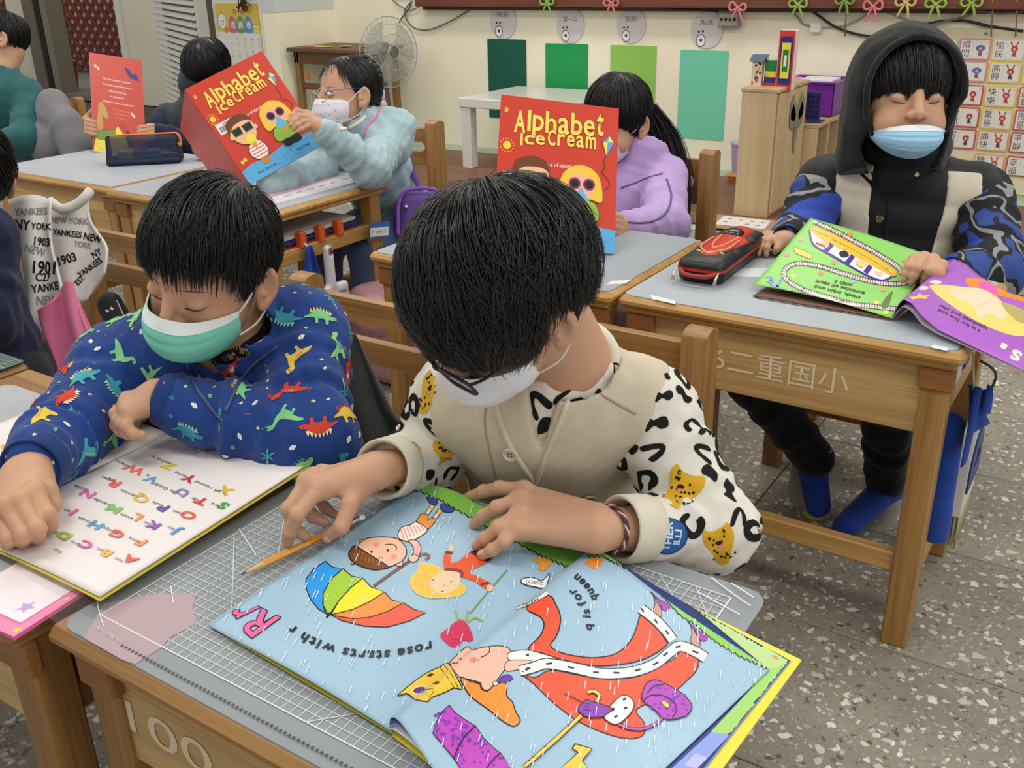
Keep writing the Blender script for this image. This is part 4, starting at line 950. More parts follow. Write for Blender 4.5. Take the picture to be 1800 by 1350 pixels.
# boy in the dinosaur jacket (front, left)
def dino_motif(kind, r):
    a = Art(); c = ['#7cc588', '#4aa3ae', '#cf4630', '#dfbe4e', '#3d94a6', '#8fce7d'][r.integers(0, 6)]; c2 = {'#7cc588': '#e2c75a', '#4aa3ae': '#e6cf63', '#cf4630': '#efd9b0', '#dfbe4e': '#cf4630', '#3d94a6': '#9ad0b0', '#8fce7d': '#3d94a6'}[c]
    if kind == 0:      # long neck
        a.blob([(-1.2, -.1), (-.6, .25), (0, .35), (.35, .4), (.5, .8), (.65, 1.1), (1.05, 1.15), (1.1, .9), (.8, .8), (.7, .3), (.55, -.1), (.5, -.65), (.3, -.65), (.25, -.3), (-.2, -.3), (-.25, -.65), (-.45, -.65), (-.5, -.2)], c, n=4)
        for k in range(5): a.ell(-.35+.17*k, .12+.03*k, .05, .05, c2, n=6)
        a.ell(.9, 1.02, .05, .05, '#1b1b1b', n=6)
    elif kind == 1:    # plated back
        for k in range(7): x = -.65+.22*k; y = .42-.5*abs(k-3)**1.6*.045; a.poly([(x-.13, y-.1), (x+.13, y-.1), (x, y+.26)], c2)
        a.blob([(-1.25, -.25), (-.7, .1), (-.2, .42), (.3, .38), (.7, .1), (1.05, .05), (1.1, -.15), (.75, -.25), (.5, -.25), (.45, -.6), (.25, -.6), (.2, -.3), (-.25, -.3), (-.3, -.6), (-.5, -.6), (-.55, -.2)], c, n=4); a.ell(.92, -.03, .05, .05, '#1b1b1b', n=6)
    elif kind == 2:    # upright
        a.blob([(-1.1, -.5), (-.5, -.2), (-.1, .1), (.1, .6), (.2, 1.0), (.75, 1.05), (.9, .8), (.5, .65), (.4, .4), (.75, .25), (.4, .2), (.3, -.2), (.35, -.8), (.15, -.8), (.05, -.4), (-.2, -.45), (-.25, -.8), (-.42, -.8), (-.45, -.45)], c, n=4); a.ell(.5, .92, .05, .05, '#1b1b1b', n=6); a.ell(.15, .05, .14, .3, c2, n=10)
    elif kind == 3:    # palm
        a.stroke([(-.3, -1), (-.1, -.3), (.1, .3)], .14, '#d9e0d0'); 
        for k in range(6):
            t = k*1.047+.3; a.blob([(.1, .3), (.1+.35*math.cos(t-.25), .3+.35*math.sin(t-.25)), (.1+.85*math.cos(t), .3+.8*math.sin(t)), (.1+.35*math.cos(t+.25), .3+.35*math.sin(t+.25))], '#45a79f', n=3)
    elif kind == 4:    # cloud
        for x, y, q in ((-.5, 0, .4), (0, .22, .45), (.5, .02, .38), (.1, -.2, .35), (-.25, -.15, .3)): a.ell(x, y, q, q*.85, '#e4e6e6', n=12)
        a.curve([(-.1, .2), (.05, -.05), (.15, -.2)], .05, '#8f97a3', 4)
    elif kind == 5:    # leaf sprig
        a.curve([(0, -.6), (.05, 0), (0, .6)], .09, c, 4); [a.blob([(0, y), (.3*q, y+.12), (.45*q, y+.4), (.12*q, y+.2)], c, n=3) for y in (-.4, -.05, .25) for q in (-1, 1)]
    elif kind == 6:    # little crown
        a.poly([(-.4, -.3), (.4, -.3), (.5, .4), (.2, 0), (0, .5), (-.2, 0), (-.5, .4)], '#e3d9a0')
    else:              # dots
        [a.ell(x, 0, .16, .16, '#cf4a3c', n=7) for x in (-.45, 0, .45)]
    return a
def dino_child():
    neck = D(415, 610, 1.325); hip = np.array([-1.16, 1.04, .385])
    Ls, Rs = D(528, 590, 1.35), D(212, 648, 1.365); Le, Lw = D(545, 776, 1.235), D(282, 700, 1.24); Re, Rw = D(142, 740, 1.275), U(50, 826, .655)
    root = thing('person', 'boy in navy dinosaur print jacket and teal mask leaning over the alphabet page', 'person', (hip[0], hip[1], 0))
    M = frame(D(370, 470, 1.235), cv(-.42, -.60, .68), cv(.05, .74, .67), .97)
    hs = head_field(itf(M, neck), (.042, .046)); V, Q = hs.mesh(); V = tf(M, V); mg = Merge().add(V, Q)
    Rf = [[U(62, 864, .668), U(84, 905, .652), U(88, 922, .630), U(72, 920, .622)], [U(36, 880, .668), U(66, 930, .648), U(66, 942, .627), U(48, 935, .620)],
          [U(12, 890, .664), U(42, 941, .643), U(40, 950, .624), U(22, 942, .619)], [U(-10, 896, .656), U(16, 948, .637), U(14, 955, .622), U(0, 948, .618)]]
    dr = nrm(np.array([.1, -.25, 1.0])); th = [U(70, 842, .655), U(84, 862, .656), U(94, 886, .642), U(86, 906, .628)]
    mg.add(*hand(Rf, Rw+nrm(Rw-Re)*.006, Rw+nrm(Re-Rw)*.07, thumb=th, dors=dr, fr=.0082, wr=.0245).mesh())
    Lf = [[D(226, 702, 1.235), D(205, 727, 1.222), D(206, 748, 1.215), D(216, 760, 1.215)], [D(224, 710, 1.222), D(209, 738, 1.208), D(213, 756, 1.204), D(226, 765, 1.206)],
          [D(224, 718, 1.210), D(215, 745, 1.197), D(223, 760, 1.196), D(238, 766, 1.2)], [D(228, 724, 1.2), D(223, 750, 1.19), D(234, 762, 1.19), D(250, 764, 1.195)]]
    dl = cv(-.75, .3, .5); mg.add(*hand(Lf, Lw+nrm(Lw-Le)*.004, Lw+nrm(Le-Lw)*.06, thumb=[D(258, 705, 1.245), D(240, 728, 1.245), D(232, 745, 1.24), D(236, 758, 1.232)], dors=dl, fr=.0078, wr=.024).mesh())
    core(mg, neck, hip, (Ls, Le, Lw), (Rs, Re, Rw)); build_body(root, *mg.get(), SKIN2); face_lines(root, M, V, Q, lr=.0011); nails(root, [th], cv(.7, .2, .6), .0058)
    zl = zline([(0, .054), (20, .05), (40, .046), (58, .03), (70, -.004), (80, .004), (92, .024), (108, .012), (125, -.03), (150, -.05), (180, -.055)])
    hair(root, M, 8, 5200, zl, whorl=(.22, .62, .75), rad=(.078, .094, .088), lift=(.001, .008), wid=.0008, L=(.35, .95), swirl=.5, clump=14, curl=.05, ends=.005, mt=HAIRB, jit=.003, segs=8)
    face_mask(root, M, '#79cbb6', topz=-.014, botz=-.100, w=.066, band='#dfe6e2', hb=bv(V, Q))  # whitish top band: pale inner fold, plus light on the mask top painted in
    ins = SDF(np.min([Ls, Rs, hip], 0)-.15, np.max([Ls, Rs, neck], 0)+.1, .006); torso(ins, Ls, Rs, neck+(D(405, 560, 1.31)-neck)*.25, hip, .105, 1.3, .04); IV, IQ = ins.mesh(); io = link_mesh('inner_shirt', IV, IQ, fabric('#17171a'), root, 180); ib = bv(IV, IQ)
    J = SDF(np.min([Ls, Rs, Le, Lw, Re, Rw, hip], 0)-.16, np.max([Ls, Rs, Le, neck], 0)+.12, .005)
    _, A, up, fwd, mid = torso(J, Ls, Rs, neck, hip, .122, 1.25, .058, puff=.008, wr=(.003, 8, 2)); fw_ = fwd if np.dot(fwd, [0, -1, -.3]) > 0 else -fwd
    J.cone(Ls, Le, .064, .058, k=.025, wr=(.005, 20, 1)); J.cone(Le, Lw+(Le-Lw)*.16, .058, .041, k=.015, wr=(.006, 22, 2)); J.ell(Le+np.array([.01, 0, .0]), (.058, .052, .05), k=.02)
    J.cone(Rs, Re, .062, .056, k=.025, wr=(.005, 20, 3)); J.cone(Re, Rw+(Re-Rw)*.2, .056, .04, k=.015, wr=(.006, 24, 4))
    J.cone(neck-up*.01, neck+up*.045+fw_*-.01, .064, .066, k=.01)                    # standing collar
    J.cone(neck-up*.02, neck+up*.1, .054, .058, k=.004, op='cut'); vcut(J, mid, A, up, fw_, D(392, 735, 1.2), .34, .062, .17, .0)
    folds(J, .0024, 65, 7); JV, JQ = J.mesh(); navy = fabric('#1b3c80', .8, .3, 600, .08); jo = link_mesh('jacket', JV, JQ, navy, root, 180); jb = bv(JV, JQ)
    cn = fabric('#17346f', .85); cuff(root, Lw+(Le-Lw)*.0, Lw+(Le-Lw)*.14, .035, cn, r2=.04); cuff(root, Rw+(Re-Rw)*.02, Rw+(Re-Rw)*.2, .036, cn, r2=.04)
    zip_m = mat('#3c4f78', .4, metal=.3)
    seam(jo, jb, 'zip_edge', [(322, 596), (330, 640), (345, 680), (368, 715), (388, 735)], .0028, zip_m, .001); seam(jo, jb, 'zip_edge', [(488, 610), (465, 625), (440, 645), (415, 680), (396, 725)], .0028, zip_m, .001)
    rng = np.random.default_rng(21); pr = Prints(); big = []
    for p, n in spots_on(JV, JQ, rng, .043, 360):
        if np.linalg.norm(p-Lw) < .05 or np.linalg.norm(p-Rw) < .05: continue
        kd = rng.choice([0, 1, 2, 0, 1, 2, 3, 4]); big.append(p); pr.add(dino_motif(kd, rng), decal_map(jb, p, n, [0, 0, 1], .021 if kd < 3 else .0145, rng.normal()*.5+(3.14 if rng.random() < .3 else 0)), .4)
    for p, n in spots_on(JV, JQ, rng, .017, 1200):
        if min(np.linalg.norm(p-q) for q in big) < .026: continue
        pr.add(dino_motif(rng.choice([5, 6, 7, 4, 6]), rng), decal_map(jb, p, n, [0, 0, 1], .0055, rng.uniform(0, 6.28)), .7)
    pr.build('dinosaur_print', jo)
    pr = Prints(); rng = np.random.default_rng(4)
    for k in range(60):
        px = (rng.uniform(300, 470), rng.uniform(590, 735)); P, N = onb(ib, [px])
        if np.isfinite(P).all():
            a = Art(); q = rng.integers(0, 3)
            if q == 0: a.text(['Mo', 'ane', 'Lil', 'oo', 'nn'][rng.integers(0, 5)], 0, 0, 1.2, '#9c8a5a')
            elif q == 1: [a.stroke([(x, -.5), (x, .5)], .12, '#a89562') for x in (-.6, -.2, .2, .6)]
            else: a.poly([(-.4, -.4), (.3, -.5), (.4, .4), (-.3, .5)], '#8d8468'); a.ell(.6, .2, .25, .3, '#b0a684', n=8)
            pr.add(a, decal_map(ib, P[0], N[0], [0, 0, 1], .009, rng.uniform(-.6, .6)), .7)
    pr.build('gold_print', io)
    seam(io, ib, 'red_placket', [(338, 600), (340, 640), (345, 680), (352, 725)], .0055, mat('#a02a20', .6), .0005)
    legs(root, hip, A, np.array([.1, -.3, 0]), '#2b3040')
dino_child()
# things on the front desks
def Zm(ox, oy, k):
    return lambda *P: [(ox+x/k, oy+y/k) for x, y in P]
# grid of the cutting mat
def mat_grid():
    A = Art(); L = '#d2d6d7'
    x0, x1, y0, y1 = -.778, -.262, .428, .778
    for x in np.arange(x0, x1+.001, .0103): A.stroke([(x, y0), (x, y1)], .0010, L)
    for y in np.arange(y0, y1+.001, .0103): A.stroke([(x0, y), (x1, y)], .0010, L)
    for a, b in (((x0, y0), (x1, y0)), ((x0, y1), (x1, y1)), ((x0, y0), (x0, y1)), ((x1, y0), (x1, y1))): A.stroke([a, b], .0014, '#e3e6e6')
    for a, b in (((-.76, .66), (-.70, .59)), ((-.5, y0), (-.42, .51)), ((-.34, y1), (-.262, .70)), ((-.30, y1), (-.25, .71)), ((x0, .6), (-.66, .49))): A.stroke([a, b], .0011, '#d7dada')
    for x in np.arange(-.72, -.27, .0052): A.stroke([(x, .409), (x+.0026, .409)], .0032, '#2a2d2e')
    A.text('A3 cutting mat', -.742, .412, .007, '#c9cdce')
    A.build('grid_print', FM, lambda V: (np.column_stack([V, np.full(len(V), .599)]), np.tile([0, 0, 1.], (len(V), 1))), 1, .00015, .00001, printmat(.45, 'mat_print'))
mat_grid()
# clear plastic sheet over the mat
def clear_plastic():
    k = NT('clear_plastic'); tr = k.n('ShaderNodeBsdfTransparent'); tr.inputs[0].default_value = (.97, .975, .98, 1); gl = k.n('ShaderNodeBsdfGlossy', i={'Roughness': .16}); df = k.n('ShaderNodeBsdfDiffuse'); df.inputs[0].default_value = (.8, .82, .84, 1)
    lw = k.n('ShaderNodeLayerWeight', i={'Blend': .06}); m1 = k.n('ShaderNodeMixShader'); k.l(lw.outputs['Fresnel'], m1.inputs[0]); k.l(tr.outputs[0], m1.inputs[1]); k.l(gl.outputs[0], m1.inputs[2])
    m2 = k.n('ShaderNodeMixShader', i={0: .05}); k.l(m1.outputs[0], m2.inputs[1]); k.l(df.outputs[0], m2.inputs[2]); k.l(m2.outputs[0], k.o.inputs[0]); return k.m
CP = clear_plastic()
def sheet_fn(u, v):
    x = -.842+u*.612; y = .393+v*.412; z = .6012
    if u < .12: z += .016*((.12-u)/.12)**1.6
    if u > .93 and v > .8: z += .008*((u-.93)/.07)**2*((v-.8)/.2)
    if u < .04: y += (.04-u)*(.5-v)*.9
    return (x, y, z)
ps = tag(obj('plastic_sheet', MB().sheet(sheet_fn, 60, 30), CP, None, 180), 'clear plastic sheet covering the grey mat, its left edge lifting', 'plastic sheet')
A = Art()
for P in ([(170, 1030), (172, 1065), (182, 1100)], [(300, 1030), (305, 1060)], [(420, 930), (450, 975)], [(545, 800), (620, 835)], [(600, 795), (660, 815)], [(1250, 1015), (1290, 1045), (1320, 1065)], [(1285, 1025), (1325, 1050)], [(1225, 1040), (1300, 1080)]): A.curve(P, 1.6, '#e9ecee')
A.build('scratch', ps, project(bvh_of(ps)), 6, .0002, .00002)
# front picture book
def quadxy(pts): return [np.array(U(*p)) for p in pts]
A0, B0, C0, D0 = quadxy([(366, 1099, .6035), (737, 851, .609), (1040, 975, .607), (690, 1287, .606)])
def left_page(u, v):        # u: spine -> fore edge, v: bottom -> top
    p = (D0*(1-v)+C0*v)*(1-u)+(A0*(1-v)+B0*v)*u; b = .004*math.sin(math.pi*min(1, u*1.1))+.010*max(0, v-.45)**1.5*math.exp(-((u-.8)/.2)**2)*2
    return p+np.array([0, 0, b])
E0 = U(1353, 1177, .606); HP = np.linalg.norm((C0-D0)[:2])
def down(E, F): return E+nrm(F-E)*HP
F0 = down(E0, U(1160, 1360, .606)); E1 = E0; F1 = D0+(F0-D0)
ax_r = None
def right_prof(u, amp):
    P = spl([(0, 0), (-.004, .008), (.001, .0165), (.016, .0225), (.045, .019), (.085, .010), (.14, .004)], 6); d = np.concatenate([[0], np.cumsum(np.linalg.norm(np.diff(P, axis=0), axis=1))]); s = u*.26
    if s < d[-1]: return np.interp(s, d, P[:, 0]), np.interp(s, d, P[:, 1])*amp
    return P[-1, 0]+(s-d[-1]), P[-1, 1]*amp*max(0, 1-(s-d[-1])/.12)
def right_page(Eo, Fo, zoff=0.0, ampk=1.0):
    def f(u, v):
        s = D0*(1-v)+C0*v; o = Fo*(1-v)+Eo*v; d = o-s; d[2] = 0; W_ = np.linalg.norm(d); d = d/W_; q, h = right_prof(u, (1.0-.45*v)*ampk); q = q/ (right_prof(1, 1)[0])*W_ if u > .5 else q
        k = min(1, max(0, (u-.3)/.3)); q = right_prof(u, 1)[0]*(1-k)+right_prof(u, 1)[0]*W_/right_prof(1, 1)[0]*k
        z = s[2]*(1-u)+o[2]*u+h+zoff; return np.array([s[0]+d[0]*q, s[1]+d[1]*q, z])
    return f
paper_blue = mat('#9fc0d6', .38, .05, 8, spec=.45)
def front_book():
    r = thing('picture_book', 'open picture book with rain, umbrella and queen lying on the nearest desk', 'book', (-.45, .58, .6))
    cover = MB(); yw = mat('#e9da3f', .4)
    Ec = U(1409, 1160, .602); Fc = down(Ec, U(1262, 1362, .602)); cover.sheet(lambda u, v: (D0*(1-v)+C0*v)*(1-u)+(Fc*(1-v)+Ec*v)*u+np.array([0, 0, -.0035*(1-u)]), 6, 6, .0012); obj('cover', cover, yw, r, 60)
    c2 = MB(); c2.sheet(lambda u, v: left_page(u*.995, .003+v*.99)*np.array([1, 1, 0])+np.array([0, 0, .6022]), 6, 6, .0008); obj('cover', c2, yw, r, 60)
    for k, (e, f, z, am, c) in enumerate((((1396, 1160, .6032), (1243, 1360, .6032), -.0018, .35, '#f1efe9'), ((1391, 1160, .6038), (1232, 1360, .6038), -.0012, .62, '#8f9ac9'))):
        obj('page', MB().sheet(right_page(U(*e), down(U(*e), U(*f)), z, am), 40, 10, .0004), mat(c, .5), r, 180)
    up = obj('page', MB().sheet(right_page(U(1388, 1160, .6045), down(U(1388, 1160, .6045), U(1228, 1360, .6045)), -.0006, .8), 50, 12, .0003), mat('#2f3f7d', .4), r, 180); up['label'] = 'page below with green top and blue foot'
    A = Art(); A.poly([(1150, 1010), (1230, 1062), (1395, 1150), (1404, 1168), (1286, 1290), (1250, 1286), (1352, 1178)], '#b5d58a'); A.poly([(1352, 1176), (1395, 1165), (1284, 1291), (1250, 1287)], '#9fd16a'); A.poly([(1250, 1287), (1284, 1291), (1225, 1352), (1180, 1352)], '#8e9de3'); A.poly([(1203, 1345), (1222, 1325), (1244, 1332), (1225, 1352)], '#b9b7e8')
    A.poly([(1356, 1152), (1365, 1153), (1370, 1160), (1360, 1158)], '#e58b62')
    A.build('printed_picture', up, project(bvh_of(up)), 6)
    lp = obj('rain_page', MB().sheet(left_page, 40, 40, .0004), paper_blue, r, 180); rp = obj('queen_page', MB().sheet(right_page(E0, F0), 70, 40, .0004), paper_blue, r, 180)
    a, b = Art(), Art(); K = '#17181b'
    z1, z2, z3, z4, z5, z6, z7 = Zm(360, 960, 5), Zm(600, 840, 5.625), Zm(700, 940, 5.625), Zm(640, 1110, 5.625), Zm(880, 930, 5.625), Zm(940, 1110, 5.625), Zm(1100, 1000, 5.625)
    low = [(716, 856), (751, 869), (771, 878), (797, 893), (829, 911), (880, 938), (924, 962), (949, 976), (977, 988), (1004, 1000)]; hi = [(1050, 990), (1020, 970), (984, 945), (880, 890), (822, 855), (804, 840), (770, 830), (735, 830)]
    a.poly(low+hi, '#7fbf4e'); zz = spl(low, 6); zz = np.array([p+np.array([1.5, 3.0])*(1 if i % 2 else -1) for i, p in enumerate(zz)]); 
    rg = random.Random(5); a.hold = True
    for k in range(130):
        t = rg.random(); i = int(t*8.9); f = t*9-i; p = np.array(low[i])*(1-f)+np.array(low[min(i+1, 9)])*f-np.array([-1, 4+rg.random()*20]); a.stroke([p, p+np.array([2.5, -4])], .8, '#6aa83e')
    a.hold = False; a.stroke(zz, 2.0, K)
    um = [('#2b9bea', [(1060, 135), (1120, 185), (1215, 200), (1110, 300), (1050, 400), (1035, 500), (1060, 590), (1085, 605), (1000, 555), (930, 470), (890, 370), (890, 290), (960, 200)]), ('#a5ce3f', [(1215, 200), (1290, 265), (1390, 285), (1280, 370), (1180, 480), (1105, 595), (1085, 605), (1040, 520), (1040, 420), (1110, 290)]), ('#f4e32d', [(1390, 285), (1460, 360), (1580, 405), (1450, 490), (1300, 560), (1180, 600), (1110, 605), (1180, 480), (1280, 370)]), ('#f0923a', [(1580, 405), (1640, 475), (1745, 500), (1600, 580), (1440, 630), (1300, 640), (1150, 625), (1110, 605), (1300, 560), (1450, 490)]), ('#e9583b', [(1745, 500), (1840, 560), (1946, 586), (1800, 660), (1600, 715), (1400, 705), (1200, 655), (1110, 610), (1300, 640), (1440, 630), (1600, 580)])]
    a.stroke(z2((320, 1075), (500, 945), (690, 815)), 5.2, K); a.stroke(z2((320, 1075), (500, 945), (690, 815)), 3.6, '#8c5b50')
    a.stroke(spl(z2((740, 790), (790, 765), (845, 760), (868, 785), (830, 812)), 5), 5.2, K); a.stroke(spl(z2((740, 790), (790, 765), (845, 760), (868, 785), (830, 812)), 5), 3.6, '#9b685b')
    for c, P in um: a.poly(z1(*P), c, K, 2.0)
    a.stroke(z1((1070, 630), (1105, 585)), 4, K)
    sk = '#f6c3a8'
    a.poly(z2((830, 345), (890, 262), (922, 282), (860, 372)), '#f2d9c2', K, 1.4); a.poly(z2((868, 290), (890, 262), (922, 282), (900, 318)), '#eed54a', K, 1); a.poly(z2((900, 395), (965, 308), (1002, 330), (940, 408)), '#f2d9c2', K, 1.4); a.poly(z2((940, 345), (965, 308), (1002, 330), (975, 365)), '#eed54a', K, 1)
    a.blob(z2((850, 190), (950, 230), (930, 272), (880, 255), (855, 225)), '#3d4ba3', K, 1.4); a.blob(z2((1000, 255), (1110, 310), (1080, 345), (1010, 335), (980, 300)), '#3d4ba3', K, 1.4)
    a.poly(z2((740, 430), (795, 350), (860, 375), (850, 430), (890, 395), (945, 420), (860, 510)), '#f0932d', K, 1.6)
    a.blob(z2((560, 560), (600, 490), (680, 470), (740, 440), (850, 510), (800, 570), (680, 630), (580, 610)), '#f8e6dc', K, 1.6)
    for k in range(8): a.stroke(z2((585+k*32, 505+k*3-k*9), (625+k*32, 625-k*18)), 1.6, '#dd8a78')
    a.blob(z2((660, 625), (740, 620), (788, 690), (765, 775), (715, 765), (715, 700), (690, 655)), '#f3bfb0', K, 1.4)
    for k in range(5): a.stroke(z2((715, 690+k*18), (775, 680+k*20)), 1.0, '#dd8a78')
    a.blob(z2((665, 800), (720, 760), (765, 790), (740, 830), (690, 835)), sk, K, 1.4)
    for c in ((215, 640), (575, 850)): a.ell(*z2(c)[0], 6.5, 5.5, sk, line=K, w=1.4)
    a.blob(z2((160, 690), (240, 610), (330, 592), (450, 590), (560, 610), (630, 680), (645, 750), (610, 815), (560, 850), (440, 885), (300, 800)), sk, K, 1.6)
    a.blob(z2((140, 680), (90, 720), (72, 770), (110, 830), (200, 880), (320, 912), (420, 902), (462, 880), (300, 775)), '#7b4a22', K, 1.8)
    for k in range(9): a.stroke(z2((150+k*33, 700+k*20), (125+k*36, 780+k*14)), 1.3, '#b97a3d')
    a.ell(*z2((345, 665))[0], 6, 4.6, '#f29d8a'); a.ell(*z2((520, 785))[0], 6, 4.6, '#f29d8a')
    for c in ((300, 735), (460, 722)): a.ell(*z2(c)[0], 1.9, 2.6, K, n=8)
    a.curve(z2((430, 665), (505, 662), (545, 690), (540, 722)), 1.5, K); a.curve(z2((372, 790), (392, 800), (410, 790)), 1.4, K); a.curve(z2((90, 850), (110, 860), (135, 852)), 1.6, K)
    a.stroke(z2((1275, 1345), (1450, 1130), (1640, 915)), 2.4, '#6f9e46')
    a.blob(z2((780, 850), (870, 855), (970, 890), (1060, 960), (1200, 1060), (1225, 1120), (1160, 1170), (1000, 1190), (860, 1190), (740, 1140), (685, 1060), (690, 990), (750, 930)), '#f0c24b', '#f4d27c', 1.2)
    a.blob(z2((980, 930), (1100, 930), (1165, 950), (1170, 1040), (1120, 1110), (1000, 1150), (900, 1110), (860, 1060), (890, 1000)), '#f2cda6')
    for k in range(7): a.stroke(z2((760+k*22, 950+k*4), (720+k*30, 1090+k*8)), .9, '#dba93a')
    a.poly(z2((1260, 740), (1330, 715), (1520, 770), (1450, 840), (1380, 820)), '#3c2f4a'); 
    a.poly(z2((1015, 760), (1085, 765), (1080, 850), (1160, 830), (1260, 740), (1450, 840), (1300, 910), (1260, 955), (1200, 1000), (1180, 920), (1020, 905), (1008, 830)), '#ea5a2a')
    a.blob(z2((1225, 950), (1330, 970), (1440, 1030), (1490, 1060), (1425, 1100), (1320, 1030), (1215, 990)), '#ea5a2a'); a.stroke(z2((1025, 740), (1100, 745)), 4, '#7c2f2c'); a.stroke(z2((1375, 1065), (1460, 1040)), 4, '#7c2f2c'); a.stroke(spl(z2((1020, 912), (1120, 912), (1190, 935), (1190, 985)), 5), 4.5, '#8f2f36')
    a.ell(*z2((1088, 700))[0], 5, 6, '#f0c79a'); a.ell(*z2((1470, 1095))[0], 6, 6, '#f0c79a')
    for c in ((910, 1015), (1085, 1030)): a.ell(*z2(c)[0], 1.4, 1.6, '#6b4a33', n=8)
    a.curve(z2((985, 1125), (1000, 1130), (1012, 1122)), 1.6, '#9a4a38'); a.curve(z2((1010, 1060), (1022, 1075), (1005, 1085)), 1, '#c99a76')
    for P in (((565, 745), (590, 830), (650, 850)), ((690, 750), (680, 830), (670, 860)), ((690, 870), (760, 825), (830, 860))): a.curve(z3(*P), 3.0, '#9fb63e')
    a.blob(z3((415, 1000), (490, 930), (570, 865), (640, 858), (700, 915), (740, 1035), (700, 1060), (640, 1050), (600, 1100), (540, 1115), (480, 1080)), '#d2355c'); a.curve(z3((500, 940), (510, 1000), (540, 1040), (620, 1040)), 1.2, '#a82347'); a.curve(z3((520, 1100), (550, 1060), (575, 1095)), 1.2, '#a82347')
    a.arc('rose starts with r', [(760, 1128), (725, 1137), (697, 1142), (668, 1145), (632, 1144), (590, 1136), (560, 1125), (536, 1113), (511, 1097)], 24, '#20242b', .03, .15, -1)
    a.fit('R', z1((655, 635), (505, 560), (285, 705), (420, 805)), '#f0659c', .02, 0, K, .035); a.fit('r', z1((478, 545), (430, 512), (240, 580), (285, 640)), '#f0659c', .02, 0, K, .05)
    for art in (a, b): art.blob(z5((320, 310), (400, 290), (500, 320), (480, 370), (420, 420), (370, 400), (390, 360)), '#f0a336')
    a.blob(z5((200, 520), (235, 493), (330, 490), (410, 518), (480, 450), (465, 530), (430, 590), (330, 578), (230, 552)), '#f4f4f2', K, 1.6); a.text('quack!', *z5((335, 537))[0], 12, '#26262a', (-1, -.12), (.12, 1), shear=.15)
    b.blob(z5((830, 330), (920, 290), (1000, 295), (1000, 350), (920, 395), (880, 370)), '#f08f2f')
    lowr = [(1034, 979), (1058, 979), (1075, 987), (1102, 1001), (1129, 1021), (1147, 1035), (1168, 1052), (1196, 1082), (1224, 1100), (1246, 1119), (1271, 1137), (1304, 1156), (1331, 1168), (1352, 1178)]
    b.poly(lowr+[(1375, 1150), (1322, 1115), (1240, 1062), (1160, 1000), (1100, 960), (1060, 950), (1036, 965)], '#86cf46')
    b.hold = True
    for k in range(230):
        t = rg.random()*13; i = min(12, int(t)); f = t-i; p = np.array(lowr[i])*(1-f)+np.array(lowr[i+1])*f+np.array([3, -3-rg.random()*20]); b.stroke([p, p+np.array([1.2, -4])], .8, '#6fb63a')
    b.hold = False
    for P, S_ in ((((265, 240), (300, 320), (350, 400), (345, 480), (270, 430), (288, 340)), ((240, 225), (330, 300), (430, 365), (415, 412), (370, 408), (320, 320))), (((640, 545), (680, 620), (735, 720), (715, 780), (640, 720), (655, 640)), ((610, 520), (700, 600), (802, 660), (790, 712), (738, 705), (690, 620)))): b.blob(z7(*P), '#c99789', K, 1.4); b.blob(z7(*S_), '#a83bb0', K, 1.2)
    zz = spl(lowr, 6); b.stroke(np.array([p+np.array([1.2, 2.6])*(1 if i % 2 else -1) for i, p in enumerate(zz)]), 1.9, K)
    RD = '#ee5433'
    robe = [(250, 780), (470, 660), (540, 740), (590, 860), (580, 980), (540, 1080), (490, 1150), (560, 1210), (700, 1250), (900, 1275), (1100, 1250), (1220, 1180), (1300, 1080), (1350, 960), (1380, 860), (1450, 900), (1560, 1000), (1630, 1100), (1640, 1150), (1500, 1250), (1350, 1310), (1150, 1345), (900, 1352), (600, 1292), (420, 1232), (270, 1190), (390, 1060), (430, 950), (390, 870)]
    low_r = [(0, 460), (150, 385), (400, 430), (650, 470), (900, 470), (1100, 420), (1250, 340), (1380, 270), (1440, 200), (1530, 220), (1620, 290), (1590, 400), (1500, 490), (1400, 580), (1200, 680), (1000, 780), (1080, 900), (1085, 1000), (1030, 1050), (900, 1060), (700, 1010), (430, 890), (200, 720), (0, 530), (-130, 420)]
    for art in (a, b):
        art.blob(z5(*robe), RD, K, 2.4, 3); art.blob(z6(*low_r), RD, K, 2.0, 3)
        for P in (z3((1165, 738), (1300, 680), (1420, 612), (1478, 572)),): art.stroke(spl(P, 5), [4+.35*i for i in range(16)], K); art.stroke(spl(P, 5), [2+.35*i for i in range(16)], '#f5f2ec')
        art.blob(z4((850, 310), (930, 230), (1000, 170), (1030, 160), (1075, 185), (1150, 165), (1300, 145), (1400, 155), (1445, 190), (1445, 260), (1410, 350), (1300, 500), (1260, 560), (1200, 585), (1160, 550), (1150, 510), (1050, 480), (940, 450), (850, 330)), '#f7bfa9', K, 1.6, 3)
        art.blob(z4((950, 455), (1060, 500), (1140, 520), (1160, 570), (1220, 592), (1290, 530), (1390, 505), (1412, 560), (1410, 640), (1465, 700), (1500, 800), (1545, 880), (1490, 940), (1420, 920), (1330, 860), (1250, 790), (1130, 705), (1050, 640), (1000, 570)), '#f4923a', K, 2.2, 3)
        art.blob(z4((330, 645), (450, 540), (600, 430), (745, 360), (832, 325), (900, 430), (970, 570), (890, 562), (800, 605), (660, 660), (630, 695), (500, 672), (420, 620)), '#f2c53a', K, 1.8, 3)
        for P in (((745, 360), (820, 450), (890, 560)), ((790, 342), (870, 440), (930, 562))): art.curve(z4(*P), 1.5, K)
        art.ell(*z4((550, 588))[0], 13, 6.5, '#5a3491', -.2, '#f6e29a', 2.2); art.poly(z4((580, 580), (680, 570), (690, 600), (640, 650)), '#f2c53a', K, 1.3)
        for c in ((715, 512), (655, 440)): art.poly(z4((c[0]-38, c[1]+8), (c[0], c[1]-18), (c[0]+42, c[1]-8), (c[0], c[1]+18)), '#3a2a12')
